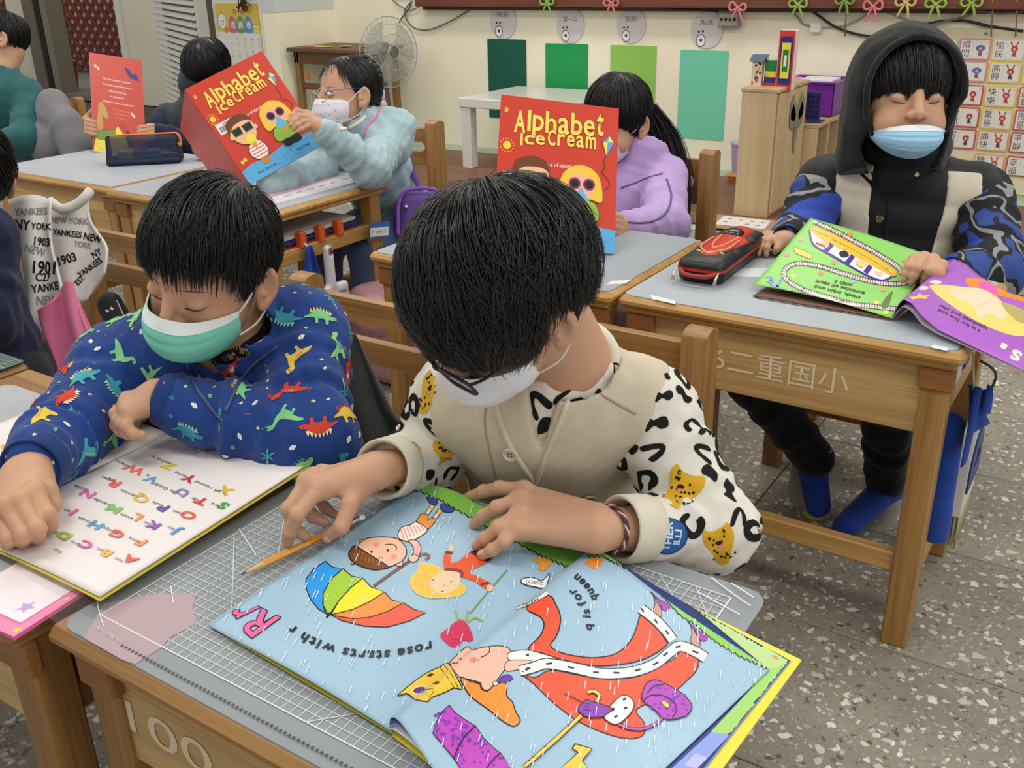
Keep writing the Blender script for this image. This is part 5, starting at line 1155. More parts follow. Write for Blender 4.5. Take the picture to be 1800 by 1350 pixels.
        art.curve(z4((1235, 155), (1240, 200), (1200, 240), (1155, 260)), 1.6, K); art.ell(*z4((1085, 285))[0], 8.5, 5, '#f08a7c'); art.ell(*z4((955, 277))[0], 2.4, 1.2, K, -.4, n=8); art.curve(z4((865, 318), (900, 320), (935, 312)), 1.3, K)
        art.blob(z4((1430, 215), (1600, 188), (1800, 235), (1900, 280), (1690, 298), (1450, 292)), '#f6f3ee', K, 1.5); art.blob(z4((1430, 292), (1690, 300), (1560, 370), (1400, 392)), '#f3c0ab', K, 1.2)
        er = z6((-150, 395), (0, 355), (80, 325), (170, 325), (380, 362), (620, 415), (830, 418), (1020, 390), (1200, 318), (1310, 230), (1430, 150), (1580, 200), (1690, 265)); art.stroke(spl(er, 6), 20, K); art.stroke(spl(er, 6), 16.4, '#f5f2ec')
        art.blob(z4((1330, 490), (1360, 450), (1430, 430), (1470, 470), (1420, 500), (1340, 512)), '#6e3fa8', K, 1); art.ell(*z4((1298, 518))[0], 4.5, 3.8, '#f6f3ee', line=K, w=1.2)
        for c, dx, dy in (((140, 322), 30, -4), ((355, 360), 32, 8), ((602, 408), 30, 2), ((808, 412), 30, 2), ((1018, 385), 28, -8), ((1195, 322), 26, -16), ((1292, 230), 22, -18), ((1418, 155), 26, -6), ((1588, 208), 28, 12), ((-70, 375), 26, -12)): q = z6((c[0]-dx, c[1]-dy), (c[0]+dx, c[1]+dy)); art.stroke(q, 3.4, K)
        e2 = z5((1385, 790), (1480, 860), (1570, 940), (1650, 1030), (1705, 1105)); art.stroke(spl(e2, 6), 19, K); art.stroke(spl(e2, 6), 15.4, '#f5f2ec')
        for c in ((1400, 805), (1535, 915), (1645, 1025)): art.stroke(z5((c[0]-14, c[1]-18), (c[0]+16, c[1]+20)), 3.4, K)
        for k in range(4): q = z4((1600+k*1, 238), (1630, 236)); art.stroke(q, 3.0, K)
    b.arc('q is for', z5((905, 1010), (892, 900), (878, 810), (835, 720), (770, 640), (715, 575)), 20, '#15181e', .03, .15, -1); b.arc('queen', z5((960, 705), (922, 615), (872, 548), (812, 490), (752, 440)), 20, '#15181e', .03, .15, -1)
    PU = '#8a3bb5'
    b.poly(z4((840, 735), (900, 810), (1000, 880), (1100, 940), (1180, 1060), (1270, 1150), (1350, 1210), (1450, 1360), (960, 1370), (880, 1250), (680, 1010), (720, 890), (780, 790)), '#c043bd', K, 1.8)
    def in_umb(x, y): return 700 < x < 1400 and y > 760 and y > 740+(x-840)*.93 and y < 1020+(x-680)*1.2
    for k in range(120):
        x, y = rg.uniform(690, 1400), rg.uniform(770, 1350)
        if in_umb(x, y-20) and in_umb(x, y+20): b.blob([(z4((x, y))[0][0]+rg.uniform(.4, 1)*4.2*math.cos(t), z4((x, y))[0][1]+rg.uniform(.4, 1)*3.6*math.sin(t)) for t in np.arange(6)*1.047], '#7a35b0', n=3)
    b.curve(z4((1095, 940), (990, 1050), (930, 1150), (885, 1260)), 2.2, K); b.curve(z4((1345, 1212), (1270, 1280), (1210, 1360)), 2.2, K)
    b.blob(z6((1060, 680), (1080, 570), (1120, 510), (1200, 490), (1300, 530), (1450, 620), (1530, 700), (1552, 760), (1510, 830), (1400, 872), (1280, 872), (1180, 780)), '#b443bb', K, 2.0)
    for k in range(46):
        x, y = rg.uniform(1100, 1500), rg.uniform(530, 850)
        if y < 600+(x-1100)*.75+ 130 and y > 500+(x-1250)*.55: c = z6((x, y))[0]; b.blob([(c[0]+rg.uniform(.4, 1)*3.6*math.cos(t), c[1]+rg.uniform(.4, 1)*3*math.sin(t)) for t in np.arange(6)*1.047], '#7d37b3', n=3)
    b.curve(z6((1080, 690), (1150, 642), (1280, 650), (1380, 720), (1402, 790), (1360, 862)), 1.8, K); b.curve(z6((1115, 620), (1180, 550), (1280, 535)), 1.5, K); b.poly(z6((1240, 705), (1290, 700), (1335, 735), (1320, 770), (1285, 755)), '#f4cf63', K, 1)
    st = z6((830, 930), (950, 972), (1080, 972), (1200, 920), (1260, 862)); b.stroke(spl(st, 5), 6, K); b.stroke(spl(st, 5), 4, '#b552c0')
    cn = z6((-100, 1345), (0, 1262), (230, 1060), (460, 842)); b.stroke(cn, 8.4, K); b.stroke(cn, 5.8, '#f3cb59'); hk = z6((605, 705), (640, 650), (585, 602), (520, 612)); b.stroke(spl(hk, 5), 7.5, K); b.stroke(spl(hk, 5), 5, '#f3cb59')
    b.blob(z6((430, 780), (500, 690), (580, 710), (740, 760), (762, 790), (690, 850), (560, 862), (480, 840)), PU, K, 1.8); [b.curve(z6((470+k*4, 730+k*30), (510+k*4, 722+k*32), (545, 735+k*30)), 1.2, K) for k in range(3)]
    b.blob(z6((740, 760), (850, 652), (930, 655), (980, 720), (960, 800), (880, 890), (800, 932), (720, 900), (690, 850), (790, 780)), '#f5f2ec', K, 1.8); [b.stroke(z6((c[0]-16, c[1]+4), (c[0]+18, c[1]-8)), 4, K) for c in ((885, 685), (895, 772), (800, 856))]; b.curve(z6((290, 625), (380, 665), (470, 715)), 1.6, K)
    b.poly(z6((370, 1170), (400, 1125), (565, 1172), (470, 1290), (540, 1390), (240, 1390), (430, 1205)), '#f3c63c', K, 2.4)
    a.hold = b.hold = True
    for k in range(420):
        x, y = rg.uniform(370, 1350), rg.uniform(850, 1350); d = np.array([-6.5+5.5*min(1, max(0, (x-480)/700)), 12.5+2*min(1, max(0, (x-480)/700))]); P = [(x, y), (x+d[0], y+d[1])]
        (a if (y-1290)*(1040-690)-(975-1290)*(x-690) < 0 or x < 700 else b).stroke(P, 1.5, '#dceaf2')
    a.build('printed_picture', lp, project(bvh_of(lp)), 5, .00025, .000006); b.build('printed_picture', rp, project(bvh_of(rp)), 5, .00025, .000006)
front_book()
# pencil in the child's hand
def pencil():
    a, b = np.array(U(424, 1010, .6042)), np.array(U(640, 908, .6125)); d = nrm(b-a); r = thing('pencil', 'yellow pencil with metal band held by the child in the leopard print shirt', 'pencil', a)
    L = np.linalg.norm(b-a); at = lambda t: a+d*t
    obj('shaft', MB().tube([at(.024), at(.025), at(L-.017), at(L-.0165)], [.0036, .0037, .0037, .0036], 6), mat('#e29a1c', .35, coat=.3), r, 20); obj('sharpened_wood', MB().tube([at(.005), at(.025)], [.0011, .0037], 12), mat('#d9b184', .7), r, 40); obj('lead', MB().tube([at(0), at(.0055)], [.0003, .0012], 8), mat('#2d2d30', .4), r, 40)
    obj('ferrule', MB().tube([at(L-.0165), at(L-.014), at(L-.013), at(L-.009), at(L-.008), at(L-.006)], [.0037, .0037, .0034, .0038, .0034, .0037], 12), mat('#c9c9c4', .25, metal=.9), r, 40); obj('eraser', MB().tube([at(L-.006), at(L-.001), at(L)], [.0034, .0034, .0026], 12), mat('#e9e4e2', .7), r, 40)
pencil()
# white alphabet book
PA = U(175, 1050, .6145); PB = U(536, 829, .619); _e = nrm(np.cross(PB-PA, [0, 0, -1])); 
def alpha_page(u, v, w=.252):
    p = PA*(1-v)+PB*v+_e*(-w*u)*(-1); z = (.6145*(1-v)+.619*v)*(1-u)+.606*u+.004*math.sin(math.pi*u)+.006*v*math.exp(-(u/.2)**2); return np.array([p[0], p[1], z])
_e = _e if _e[0] < 0 else -_e
def alphabet_book():
    r = thing('picture_book', 'white alphabet page of an open book under the boy in the dinosaur jacket', 'book', (-1.0, .6, .6)); wh = mat('#e6dfdd', .5)
    obj('cover', MB().sheet(lambda u, v: alpha_page(u*.99-.008, v*1.012-.006)*np.array([1, 1, 1])-np.array([0, 0, .0032]), 12, 10, .0012), mat('#d8c94f', .4), r, 60)
    pg = obj('alphabet_page', MB().sheet(alpha_page, 30, 30, .0016), wh, r, 180)
    p2 = obj('facing_page', MB().sheet(lambda u, v: alpha_page(1, v)+_e*(.235*u)+np.array([0, 0, .006*math.sin(math.pi*u)*(1-u)]), 20, 16, .0016), wh, r, 180)
    A = Art(); z1, z2, z3 = Zm(0, 740, 6), Zm(180, 750, 5.625), Zm(80, 850, 5.625); ax = nrm(np.array([PA[0]-PB[0]]*2)); 
    items = [('Z', z2((655, 390)), '#d9c52f', 'achary', z2((580, 330))), ('Y', z2((860, 515)), '#c33d6d', 'vette', z2((790, 480))), ('X', z2((1215, 630)), '#e5b52e', '\'s all round', z2((1070, 610))), ('W', z2((320, 425)), '#e8746a', 'illiam', z2((200, 370))), ('V', z2((490, 525)), '#6fa3d8', 'a', z2((450, 482))), ('U', z2((790, 655)), '#8f7cc0', 'ncle Dick', z2((645, 622))), ('T', z2((980, 740)), '#d64534', 'op', z2((925, 718))), ('S', z2((1195, 785)), '#4aa24c', 'ara', z2((1120, 775))), ('R', z2((115, 565)), '#e26159', 'oger', z2((55, 515))), ('Q', z2((390, 710)), '#e3b340', 'uentin', z2((265, 665))), ('P', z2((600, 805)), '#553194', 'aula', z2((545, 770))), ('O', z2((850, 880)), '#dd5f3a', 'wen', z2((760, 855))), ('N', z3((420, 105)), '#dc72b0', 'icola', z3((350, 50))), ('M', z3((680, 255)), '#7cbb55', 'iranda', z3((560, 190))), ('L', z3((905, 335)), '#e98b3c', 'ewis', z3((800, 330))), ('K', z3((1065, 415)), '#8a3aa6', 'im', z3((1010, 400))), ('J', z3((1310, 475)), '#4b83cc', 'im', z3((1240, 445))), ('I', z3((280, 290)), '#dd6fae', 'an', z3((220, 270))), ('H', z3((500, 415)), '#4c9cc9', 'annah', z3((405, 375))), ('G', z3((710, 505)), '#d84f3d', 'eorge', z3((650, 465))), ('F', z3((945, 585)), '#e88a46', 'iona', z3((880, 565))), ('D', z3((185, 520)), '#a9c13d', 'an', z3((95, 485))), ('C', z3((400, 610)), '#d94f9d', 'aro', z3((305, 595))), ('B', z3((600, 690)), '#e7b34c', 'en', z3((545, 660))), ('A', z3((840, 755)), '#da4d3a', 'lex', z3((720, 760)))]
    for ch, c, col, wd, wc in items:
        x, y = c[0]; X, Y = wc[0]; A.text(ch, x, y, 31, col, (-.9, -.38), (.62, -.40) if False else (-.62, .42), bold=.045); A.text(wd, X, Y, 13.5, '#4a4746', (-.92, -.40), (-.45, .42))
    A.text('for', 101, 969, 13, '#5c5654', (-.9, -.45), (-.4, .45)); A.stroke([(244, 776), (262, 770), (278, 766)], 4, '#a3332a')
    A.build('printed_letters', pg, project(bvh_of(pg)), 6, .0003, .00002)
    B = Art(); [B.text(ch, x, y, 34, col, (-.9, -.38), (-.62, .42), bold=.05) for ch, x, y, col in (('S', 62, 735, '#7fae4a'), ('b', 8, 788, '#e6b23c'), ('h', 12, 826, '#3d3d45'))]
    B.build('printed_letters', p2, project(bvh_of(p2)), 6, .0003, .00002)
alphabet_book()
# pink bordered exercise book and the pink paper under the plastic
def pink_book():
    a, b, c = U(25, 1124, .6005), U(112, 1068, .6005), U(-70, 1080, .6005); u = c-a; v = b-a; r = thing('exercise_book', 'pink exercise book with stars at the lower left desk edge', 'book', a)
    v = v*2.6; q = lambda s, t: a+u*s*1.3+v*t; P = [q(0, 0)[:2], q(1, 0)[:2], q(1, 1)[:2], q(0, 1)[:2]]
    bk = obj('book_block', MB().prism([tuple(p) for p in P], [], (0, 0, .5993), (1, 0, 0), (0, 1, 0), .004), mat('#e36a9c', .45), r)
    n = lambda V: (np.array([q(s, t) for s, t in V])*np.array([1, 1, 0])+np.array([0, 0, .6033]), np.tile([0, 0, 1.], (len(V), 1)))
    A = Art(); A.poly([(.0, .0), (1, 0), (1, .10), (.10, .10), (.10, 1), (0, 1)], '#ef86b0'); A.poly([(.12, .12), (1, .12), (1, 1), (.12, 1)], '#f0e4ea')
    def star(cx, cy, R, c): A.poly([(cx+R*(1 if k % 2 == 0 else .45)*math.cos(k*.628+.3), cy+R*(1 if k % 2 == 0 else .45)*.8*math.sin(k*.628+.3)) for k in range(10)], c)
    star(.06, .06, .045, '#f2d64c'); star(.05, .45, .03, '#f4dc6b'); star(.28, .25, .09, '#c9a5d6'); star(.2, .7, .07, '#e59cc0'); star(.5, .06, .03, '#f4dc6b')
    A.build('printed_stars', bk, n, .3)
pink_book()
P = [(182, 1062), (262, 1046), (345, 1044), (338, 1070), (347, 1096), (300, 1120), (282, 1140), (238, 1168), (214, 1160), (148, 1122)]
tag(obj('pink_paper', MB().prism([tuple(U(x, y, .5992)[:2]) for x, y in P], [], (0, 0, .5992), (1, 0, 0), (0, 1, 0), .0006), mat('#b59aa0', .6)), 'dusty pink paper star trapped under the clear plastic sheet', 'paper')
# the red picture books
def flat_map(TL, ux, uy, W, H, off=0.0):
    TL, ux, uy = [np.array(a, float) for a in (TL, ux, uy)]; n = nrm(np.cross(ux, uy))
    return lambda V: (TL+V[:, :1]*W*ux-V[:, 1:2]*H*uy+n*off, np.tile(n, (len(V), 1)))
def front_cover_art():
    """front cover, u to the right, v downwards"""
    A = Art(); Y = '#f1d95c'; DR = '#8e2312'
    def word(t, x0, x1, ys, h, w=.02):
        n = len(t); ww = [.42 if c in 'lI' else .72 if c == 't' else 1.3 if c == 'm' else 1 for c in t]; xs = x0+(x1-x0)*np.concatenate([[0], np.cumsum(ww)])/sum(ww)
        for i, ch in enumerate(t):
            if ch == ' ': continue
            y = ys[i % len(ys)]; hh = h*(1.0 if ch.isupper() or ch in 'lhbt' else .74); d = h*.3 if ch == 'p' else 0
            A.fit(ch, [(xs[i]+.012, y+d), (xs[i+1]-.008, y+d), (xs[i+1]-.008, y-hh), (xs[i]+.012, y-hh)], Y, .03, 0, DR, .04)
    word('Alphabet', .11, .88, [.245, .232, .225, .226, .222, .218, .215, .205], .145); word('Ice', .165, .385, [.335, .322, .315], .085); word('Cream', .395, .82, [.312, .305, .305, .302, .302], .105)
    A.text('an a-z of alphabet fun', .535, .447, .042, '#f6ded4', (1, -.02), (0, -.8), bold=.015)
    A.ell(.068, .345, .034, .028, '#f0cf3e', n=14)
    for k in range(14): t = k*.449; A.ell(.068+.055*math.cos(t), .345+.045*math.sin(t), .006, .005, '#f0cf3e', n=5)
    A.ell(.047, .105, .017, .02, '#e8b84a', n=14); A.ell(.047, .105, .012, .015, '#d8401f', n=12); A.curve([(.042, .115), (.05, .105), (.046, .094)], .006, '#f0e0c0', 4)
    A.poly([(.925, .20), (.868, .25), (.905, .345), (.965, .245)], '#efdc45', '#2c4f86', .006); A.poly([(.925, .20), (.868, .25), (.912, .245)], '#5b9fd0'); A.poly([(.912, .245), (.905, .345), (.965, .245)], '#5b9fd0')
    A.curve([(.905, .345), (.88, .38), (.895, .42), (.87, .46), (.92, .5), (.94, .54), (.9, .58)], .005, '#2b2b2b', 5)
    for x, y, c in ((.883, .37, '#2b2b2b'), (.89, .42, '#efdc45'), (.878, .46, '#2b2b2b'), (.925, .51, '#2b2b2b'), (.935, .55, '#efdc45')): A.poly([(x-.02, y-.01), (x+.02, y+.01), (x+.02, y-.01), (x-.02, y+.01)][::1], c)
    A.poly([(0, .87), (.15, .845), (.35, .86), (.55, .83), (.75, .825), (1, .845), (1, 1), (0, 1)], '#58a9dc')
    r = random.Random(3); [A.ell(r.uniform(.05, .95), r.uniform(.88, .98), .008, .007, '#3e7fbd', n=6) for _ in range(26)]
    A.text('Nick Sharratt', .27, .945, .045, '#22304f', (1, 0), (0, -.8)); A.text('Sue Heap', .76, .93, .045, '#22304f', (1, 0), (0, -.8))
    K = '#33201a'; A.blob([(.24, .70), (.37, .69), (.41, .78), (.37, .84), (.25, .84), (.20, .78)], '#f0e6df', K, .006)
    for k in range(4): A.stroke([(.22, .725+.03*k), (.39, .72+.03*k)], .008, '#d2472c')
    A.poly([(.26, .84), (.37, .84), (.36, .9), (.27, .9)], '#c9812e'); A.blob([(.14, .50), (.28, .42), (.42, .50), (.42, .60), (.34, .675), (.22, .675), (.14, .60)], '#f2b58f', K, .005)
    A.blob([(.13, .53), (.15, .44), (.28, .40), (.40, .43), (.43, .50), (.36, .475), (.22, .48)], '#6b3a1d'); A.ell(.13, .57, .025, .022, '#f2b58f', n=10); A.ell(.43, .57, .025, .022, '#f2b58f', n=10)
    for x in (.215, .35): A.poly([(x-.055, .515), (x+.055, .51), (x+.05, .575), (x-.05, .58)], '#17211b', '#5f7d3c', .01)
    A.ell(.305, .655, .06, .052, '#efd93f', n=12); A.poly([(.27, .69), (.34, .69), (.31, .76)], '#d79a45'); 
    A.ell(.07, .80, .02, .02, '#f0d24a', n=8); A.ell(.11, .79, .02, .02, '#f0d24a', n=8)
    A.blob([(.52, .66), (.53, .52), (.62, .44), (.74, .43), (.85, .50), (.88, .66), (.78, .655), (.62, .66)], '#efc33f', '#b8862a', .005); A.blob([(.60, .52), (.70, .49), (.80, .53), (.80, .61), (.70, .655), (.61, .61)], '#f2b58f')
    for x in (.645, .765): A.ell(x, .555, .052, .042, '#a2356e', n=16); A.ell(x, .555, .038, .03, '#17131a', n=14)
    A.blob([(.58, .68), (.70, .655), (.82, .68), (.86, .77), (.80, .80), (.60, .80), (.54, .76)], '#8dbb43', K, .004); A.poly([(.63, .66), (.70, .575), (.77, .66), (.70, .70)], '#66b3d6'); A.poly([(.67, .70), (.74, .70), (.705, .76)], '#d79a45')
    for x in (.65, .755): A.blob([(x-.045, .80), (x+.045, .80), (x+.05, .86), (x-.05, .86)], '#1c1d26')
    return A
def back_cover_art():
    A = Art(); r = random.Random(8)
    for i, (t, y) in enumerate((('You can meet new words here', .25), ('From a to z every letter shows', .31), ('with a lick of fun,', .37), ('an alphabet for...', .425), ('alphabet ice cream, yum yum yum!', .485))): A.text(t, .5, y, .043 if i != 2 else .05, '#f6e3da', (1, .03), (0, -.7), bold=.01)
    for t, y in (('A lively picture book', .56), ('full of alphabet fun', .60), ('for little ones', .635)): A.text(t, .56, y, .04, '#f0b24a', (1, .03), (0, -.7))
    for t, y in (('Picture book', .70), ('for all ages', .725), ('from a to z', .75)): A.text(t, .56, y, .026, '#7e2a1c', (1, .03), (0, -.7))
    A.blob([(.66, .10), (.75, .12), (.80, .16), (.88, .16), (.93, .22), (.85, .215), (.76, .20), (.70, .16)], '#3a2f86')
    for x, y in ((.10, .13), (.15, .15), (.76, .58), (.80, .60)): A.ell(x, y, .022, .018, '#e8e0d6', .5, n=8)
    A.poly([(0, .98), (.05, .86), (.3, .83), (.48, .72), (.62, .84), (.75, .96), (.8, 1), (0, 1)], '#f0dd4a')
    A.blob([(.05, .80), (.10, .62), (.13, .50), (.22, .50), (.30, .60), (.28, .66), (.20, .64), (.20, .74), (.12, .82)], '#c99a4f', '#7d5a2a', .005); A.blob([(.02, .80), (.2, .78), (.4, .76), (.42, .80), (.3, .82), (.26, .86), (.1, .87)], '#6e9a35', '#3f5d1d', .005)
    A.blob([(.62, .78), (.68, .76), (.72, .80), (.70, .86), (.76, .92), (.7, .94), (.64, .88)], '#231d22'); A.curve([(.74, .9), (.82, .86), (.80, .80)], .01, '#231d22', 5)
    for _ in range(10): A.ell(r.uniform(.05, .6), r.uniform(.9, .98), .008, .007, '#a8952a', n=6)
    return A
RED = mat('#c9371f', .32, spec=.5)
def held_book(label, TL, ux, uy, W, H, art, open_deg=-35, side=-1, spine_at='left', inner='#d8d3cc', extra=None):
    """a picture book held upright; the printed cover lies on TL,ux,uy"""
    TL, ux, uy = np.array(TL, float), nrm(ux), nrm(uy); n = nrm(np.cross(ux, uy)); r = thing('picture_book', label, 'book', TL-uy*H)
    M = np.eye(4); M[:3, 0] = ux; M[:3, 1] = uy; M[:3, 2] = n; M[:3, 3] = TL
    c = obj('cover', MB().box((0, -H, -.0016), (W, 0, 0), 0, M), RED, r); art.build('printed_cover', c, flat_map(TL, ux, uy, W, H), .4, .0003, .00002)
    for k in range(4): obj('page', MB().sheet(lambda u, v, k=k: TL+ux*W*(u*.985+.002)-uy*(H*(.006+.988*v))-n*(.0022+.0016*k+.006*k*math.sin(math.pi*u)*.3), 10, 3, .0003), mat(('#c9a2b8', '#e6dfd5', '#b9c6d9', '#efeae2')[k], .6), r, 180)
    sp = TL if spine_at == 'left' else TL+ux*W; d = ux*(-1 if spine_at == 'left' else 1); a = math.radians(open_deg); d2 = nrm(d*math.cos(a)-n*math.sin(a)); nn = nrm(np.cross(d2, uy))
    Mo = np.eye(4); Mo[:3, 0] = d2; Mo[:3, 1] = uy; Mo[:3, 2] = nn; Mo[:3, 3] = sp-n*.002
    c2 = obj('back_cover' , MB().box((0, -H, -.0008), (W, 0, .0008), 0, Mo), RED, r)
    for k in range(3): obj('page', MB().sheet(lambda u, v, k=k: sp+d2*W*(u*.98)-uy*(H*(.006+.988*v))-n*(.003+.002*k)+(-n)*(.012*math.sin(math.pi*min(1, u*1.2))*(1+.4*k)), 10, 3, .0003), mat(('#a94e86', '#d9d0dd', '#e7e1d8')[k], .6), r, 180)
    return r
# book of the girl in pale blue, tilted
g_n = nrm(-FW*.93+RT*.28+UP*.15); p0 = D(325, 157, 2.67); TLg = p0; TRg = onplane(443, 68, p0, g_n); BLg = onplane(440, 325, p0, g_n); ux = TRg-TLg; uy = TLg-BLg; Wg, Hg = np.linalg.norm(ux), np.linalg.norm(uy); uy = nrm(uy); ux = nrm(ux-uy*np.dot(ux, uy))
bkG = held_book('tilted red picture book held up by the girl in pale blue', TLg, ux, uy, Wg, Hg, front_cover_art(), 84)
st = Art(); st.poly([(0, 0), (.24, 0), (.24, .105), (0, .105)], '#e4e2de'); [st.stroke([(.03+.011*k, .035), (.03+.011*k, .085)], .005 if k % 3 else .009, '#2a2a2c') for k in range(17)]; st.text('1000423', .12, .02, .022, '#333333', (1, 0), (0, -1))
def sticker(r, TL, ux, uy, W, H, u, v):
    f = flat_map(TL, ux, uy, W, H, .0009); st.build('barcode_sticker', r, lambda V: f(V+np.array([u, v])), .3, .0002, .00005)
sticker(bkG, TLg, ux, uy, Wg, Hg, .045, .40)
GX = (TLg, ux, uy, Wg, Hg)
# book of the girl in lilac, upright on the desk
b0 = U(1080, 447, .601); t0 = D(1088, 191, 2.16); uy = nrm(t0-b0); H_ = np.linalg.norm(t0-b0); p_n = np.cross(onplane(883, 200, t0, nrm(-FW+RT*.18+UP*.1))-t0, uy); l0 = onplane(883, 200, t0, nrm(-FW+RT*.16+UP*.12)); ux = t0-l0; ux = nrm(ux-uy*np.dot(ux, uy)); W_ = np.linalg.norm(t0-l0)
bkP = held_book('upright red picture book hiding the face of the girl in lilac', t0-ux*W_, ux, uy, W_, H_, front_cover_art(), 105); sticker(bkP, t0-ux*W_, ux, uy, W_, H_, .04, .52)
# back cover held by the child in the dark jacket
b0 = D(165, 266, 3.42); t0 = D(157, 92, 3.44); r0 = D(248, 97, 3.54); uy = nrm(t0-b0); H_ = np.linalg.norm(t0-b0); ux = r0-t0; W_ = np.linalg.norm(ux); ux = nrm(ux-uy*np.dot(ux, uy))
bkR = held_book('red picture book showing its text side at the left rear desk', t0, ux, uy, W_, H_, back_cover_art(), 100, spine_at='right')
# green and purple book in front of the hooded child
def green_book():
    BL, TL, BR = U(1325, 500, .613), U(1425, 383, .682), U(1569, 560, .604); TR = TL+(BR-BL)*.98+np.array([.0, 0, -.03]); r = thing('picture_book', 'open picture book with green train page and purple page before the hooded child', 'book', (BL+BR)/2*np.array([1, 1, 0])+np.array([0, 0, .6]))
    gf = lambda u, v: (BL*(1-u)+BR*u)*(1-v)+(TL*(1-u)+TR*u)*v+np.array([0, 0, .006*math.sin(math.pi*u)*(1-.5*v)])
    gp = obj('train_page', MB().sheet(gf, 30, 30, .0004), mat('#8fd06a', .42, .06, 6), r, 180)
    TRp = U(1652, 482, .622); oB = U(1812, 658, .602); oT = oB+np.array([.135, .25, .0]); sh = [(0, 0), (.02, .017), (.06, .027), (.13, .026), (.22, .016), (.35, .008), (1, 0)]
    def pf(u, v):
        a = BR*(1-v)+TRp*v; b = oB*(1-v)+oT*v; p = a*(1-u)+b*u; return p+np.array([0, 0, np.interp(u, [q[0] for q in sh], [q[1]*(1.5-.1*v) for q in sh])-(a[2]-.604)*.55*math.sin(min(1, u*2)*1.57)*(1 if u < .5 else 1)*.6*(1-u)])
    pp = obj('spaghetti_page', MB().sheet(pf, 60, 30, .0004), mat('#a65cc0', .42, .08, 6), r, 180)
    obj('page', MB().sheet(lambda u, v: np.array(pf(u*.97, v))*np.array([1, 1, 1])-np.array([0, 0, min(.012, .5*(pf(u*.97, v)[2]-.601))]), 40, 8, .0004), mat('#b9aeb8', .5), r, 180)
    bl2 = U(1323, 519, .603); obj('page', MB().sheet(lambda u, v: (bl2*(1-u)+BR*u)*(1-v)+(bl2*(1-u)+BR*u+np.array([.02, .29, .0]))*v-np.array([0, 0, .001]), 8, 8, .0006), mat('#6b4a3e', .5, .2, 12), r, 180)
    obj('back_cover', MB().sheet(lambda u, v: (U(1330, 524, .6005)*(1-u)+BR*np.array([1, 1, 0])*u+np.array([0, 0, .6005])*u)+np.array([.02, .27, 0])*v, 6, 6, .0008), mat('#8a7a74', .5), r, 180)
    A = Art(); z = Zm(1320, 370, 5.625); K = '#2d2a38'
    def track(P, w=7):
        Q = spl(P, 8); A.stroke(Q, w+1.5, '#4b3a3a'); A.stroke(Q, w-1, '#e6cfd2')
        d = np.concatenate([[0], np.cumsum(np.linalg.norm(np.diff(Q, axis=0), axis=1))])
        for s_ in np.arange(2, d[-1], 4.6):
            x = np.interp(s_, d, Q[:, 0]); y = np.interp(s_, d, Q[:, 1]); x2 = np.interp(s_+1, d, Q[:, 0]); y2 = np.interp(s_+1, d, Q[:, 1]); t = nrm([x2-x, y2-y]); A.stroke([(x-t[1]*(w+4)/2, y+t[0]*(w+4)/2), (x+t[1]*(w+4)/2, y-t[0]*(w+4)/2)], 1.0, K)
    track(z((620, 110), (760, 170), (900, 240), (1050, 320), (1200, 400), (1350, 490), (1450, 560), (1500, 630), (1560, 690), (1480, 725), (1300, 720), (1100, 680), (900, 620), (700, 560), (520, 525), (400, 540), (330, 600), (340, 670), (430, 740), (560, 800), (760, 860), (1000, 925), (1200, 950), (1440, 975)))
    A.blob(z((580, 200), (600, 300), (640, 360), (800, 440), (1000, 560), (1150, 640), (1290, 690), (1390, 660), (1430, 640), (1300, 560), (1000, 400), (760, 260), (640, 180)), '#f3eef2', '#4a3a9c', 2)
    A.poly(z((585, 175), (640, 160), (780, 220), (1000, 330), (1250, 470), (1430, 600), (1440, 640), (1400, 655), (1150, 520), (900, 390), (700, 290), (600, 210)), '#f3bd3c', '#d9952b', 1); A.curve(z((610, 195), (800, 280), (1000, 385), (1250, 525), (1400, 640)), 1.2, '#b9752a')
    for a, b in (((735, 410), (800, 335)), ((940, 535), (1010, 450)), ((1130, 620), (1185, 550))): A.stroke(z(a, b), 9, '#4a2f96')
    A.stroke(spl(z((580, 210), (620, 340), (800, 450), (1000, 565), (1150, 645), (1290, 695), (1390, 660)), 5), 3.4, '#4a2f96')
    A.blob(z((640, 320), (740, 300), (770, 350), (720, 380), (650, 350)), '#e9b9a0'); A.stroke(z((640, 325), (735, 360)), 3.2, '#a8382f'); A.blob(z((870, 420), (930, 400), (970, 450), (900, 470)), '#2a2a2e'); A.blob(z((1030, 500), (1140, 500), (1140, 560), (1060, 560)), '#e7c98b'); A.blob(z((1220, 600), (1300, 620), (1290, 660), (1230, 640)), '#efc5ad'); A.stroke(z((1040, 540), (1110, 580)), 2, '#9ab23d')
    A.blob(z((425, 365), (500, 390), (600, 440), (590, 480), (500, 450), (440, 420)), '#e9c64d', '#7b5a2a', 1)
    for c, q in (((495, 290), '#e69a9a'), ((352, 440), '#e08a7a'), ((690, 622), '#e4806f'), ((820, 520), '#e08a7a'), ((1005, 705), '#7fc6d8'), ((1305, 785), '#e0a06a'), ((420, 650), '#e8dd5b'), ((1240, 915), '#e8dd5b'), ((1335, 1010), '#e8dd5b'), ((985, 240), '#ec8f3f'), ((1520, 500), '#ec8f3f'), ((380, 790), '#b9a5c4')): A.ell(*z(c)[0], 5, 3.4, q, n=10)
    A.blob(z((1290, 960), (1320, 880), (1400, 800), (1380, 880), (1350, 960)), '#5b7a3b')
    ax, ay = (-1, -.22), (-.42, .62)
    for t, c in (('track, train and', (855, 808)), ('tortoise all start', (882, 762)), ('with t', (915, 724))): A.text(t, *z(c)[0], 12.5, '#20301c', (-1.05, -.27), (-.3, .62), bold=.02, shear=.1)
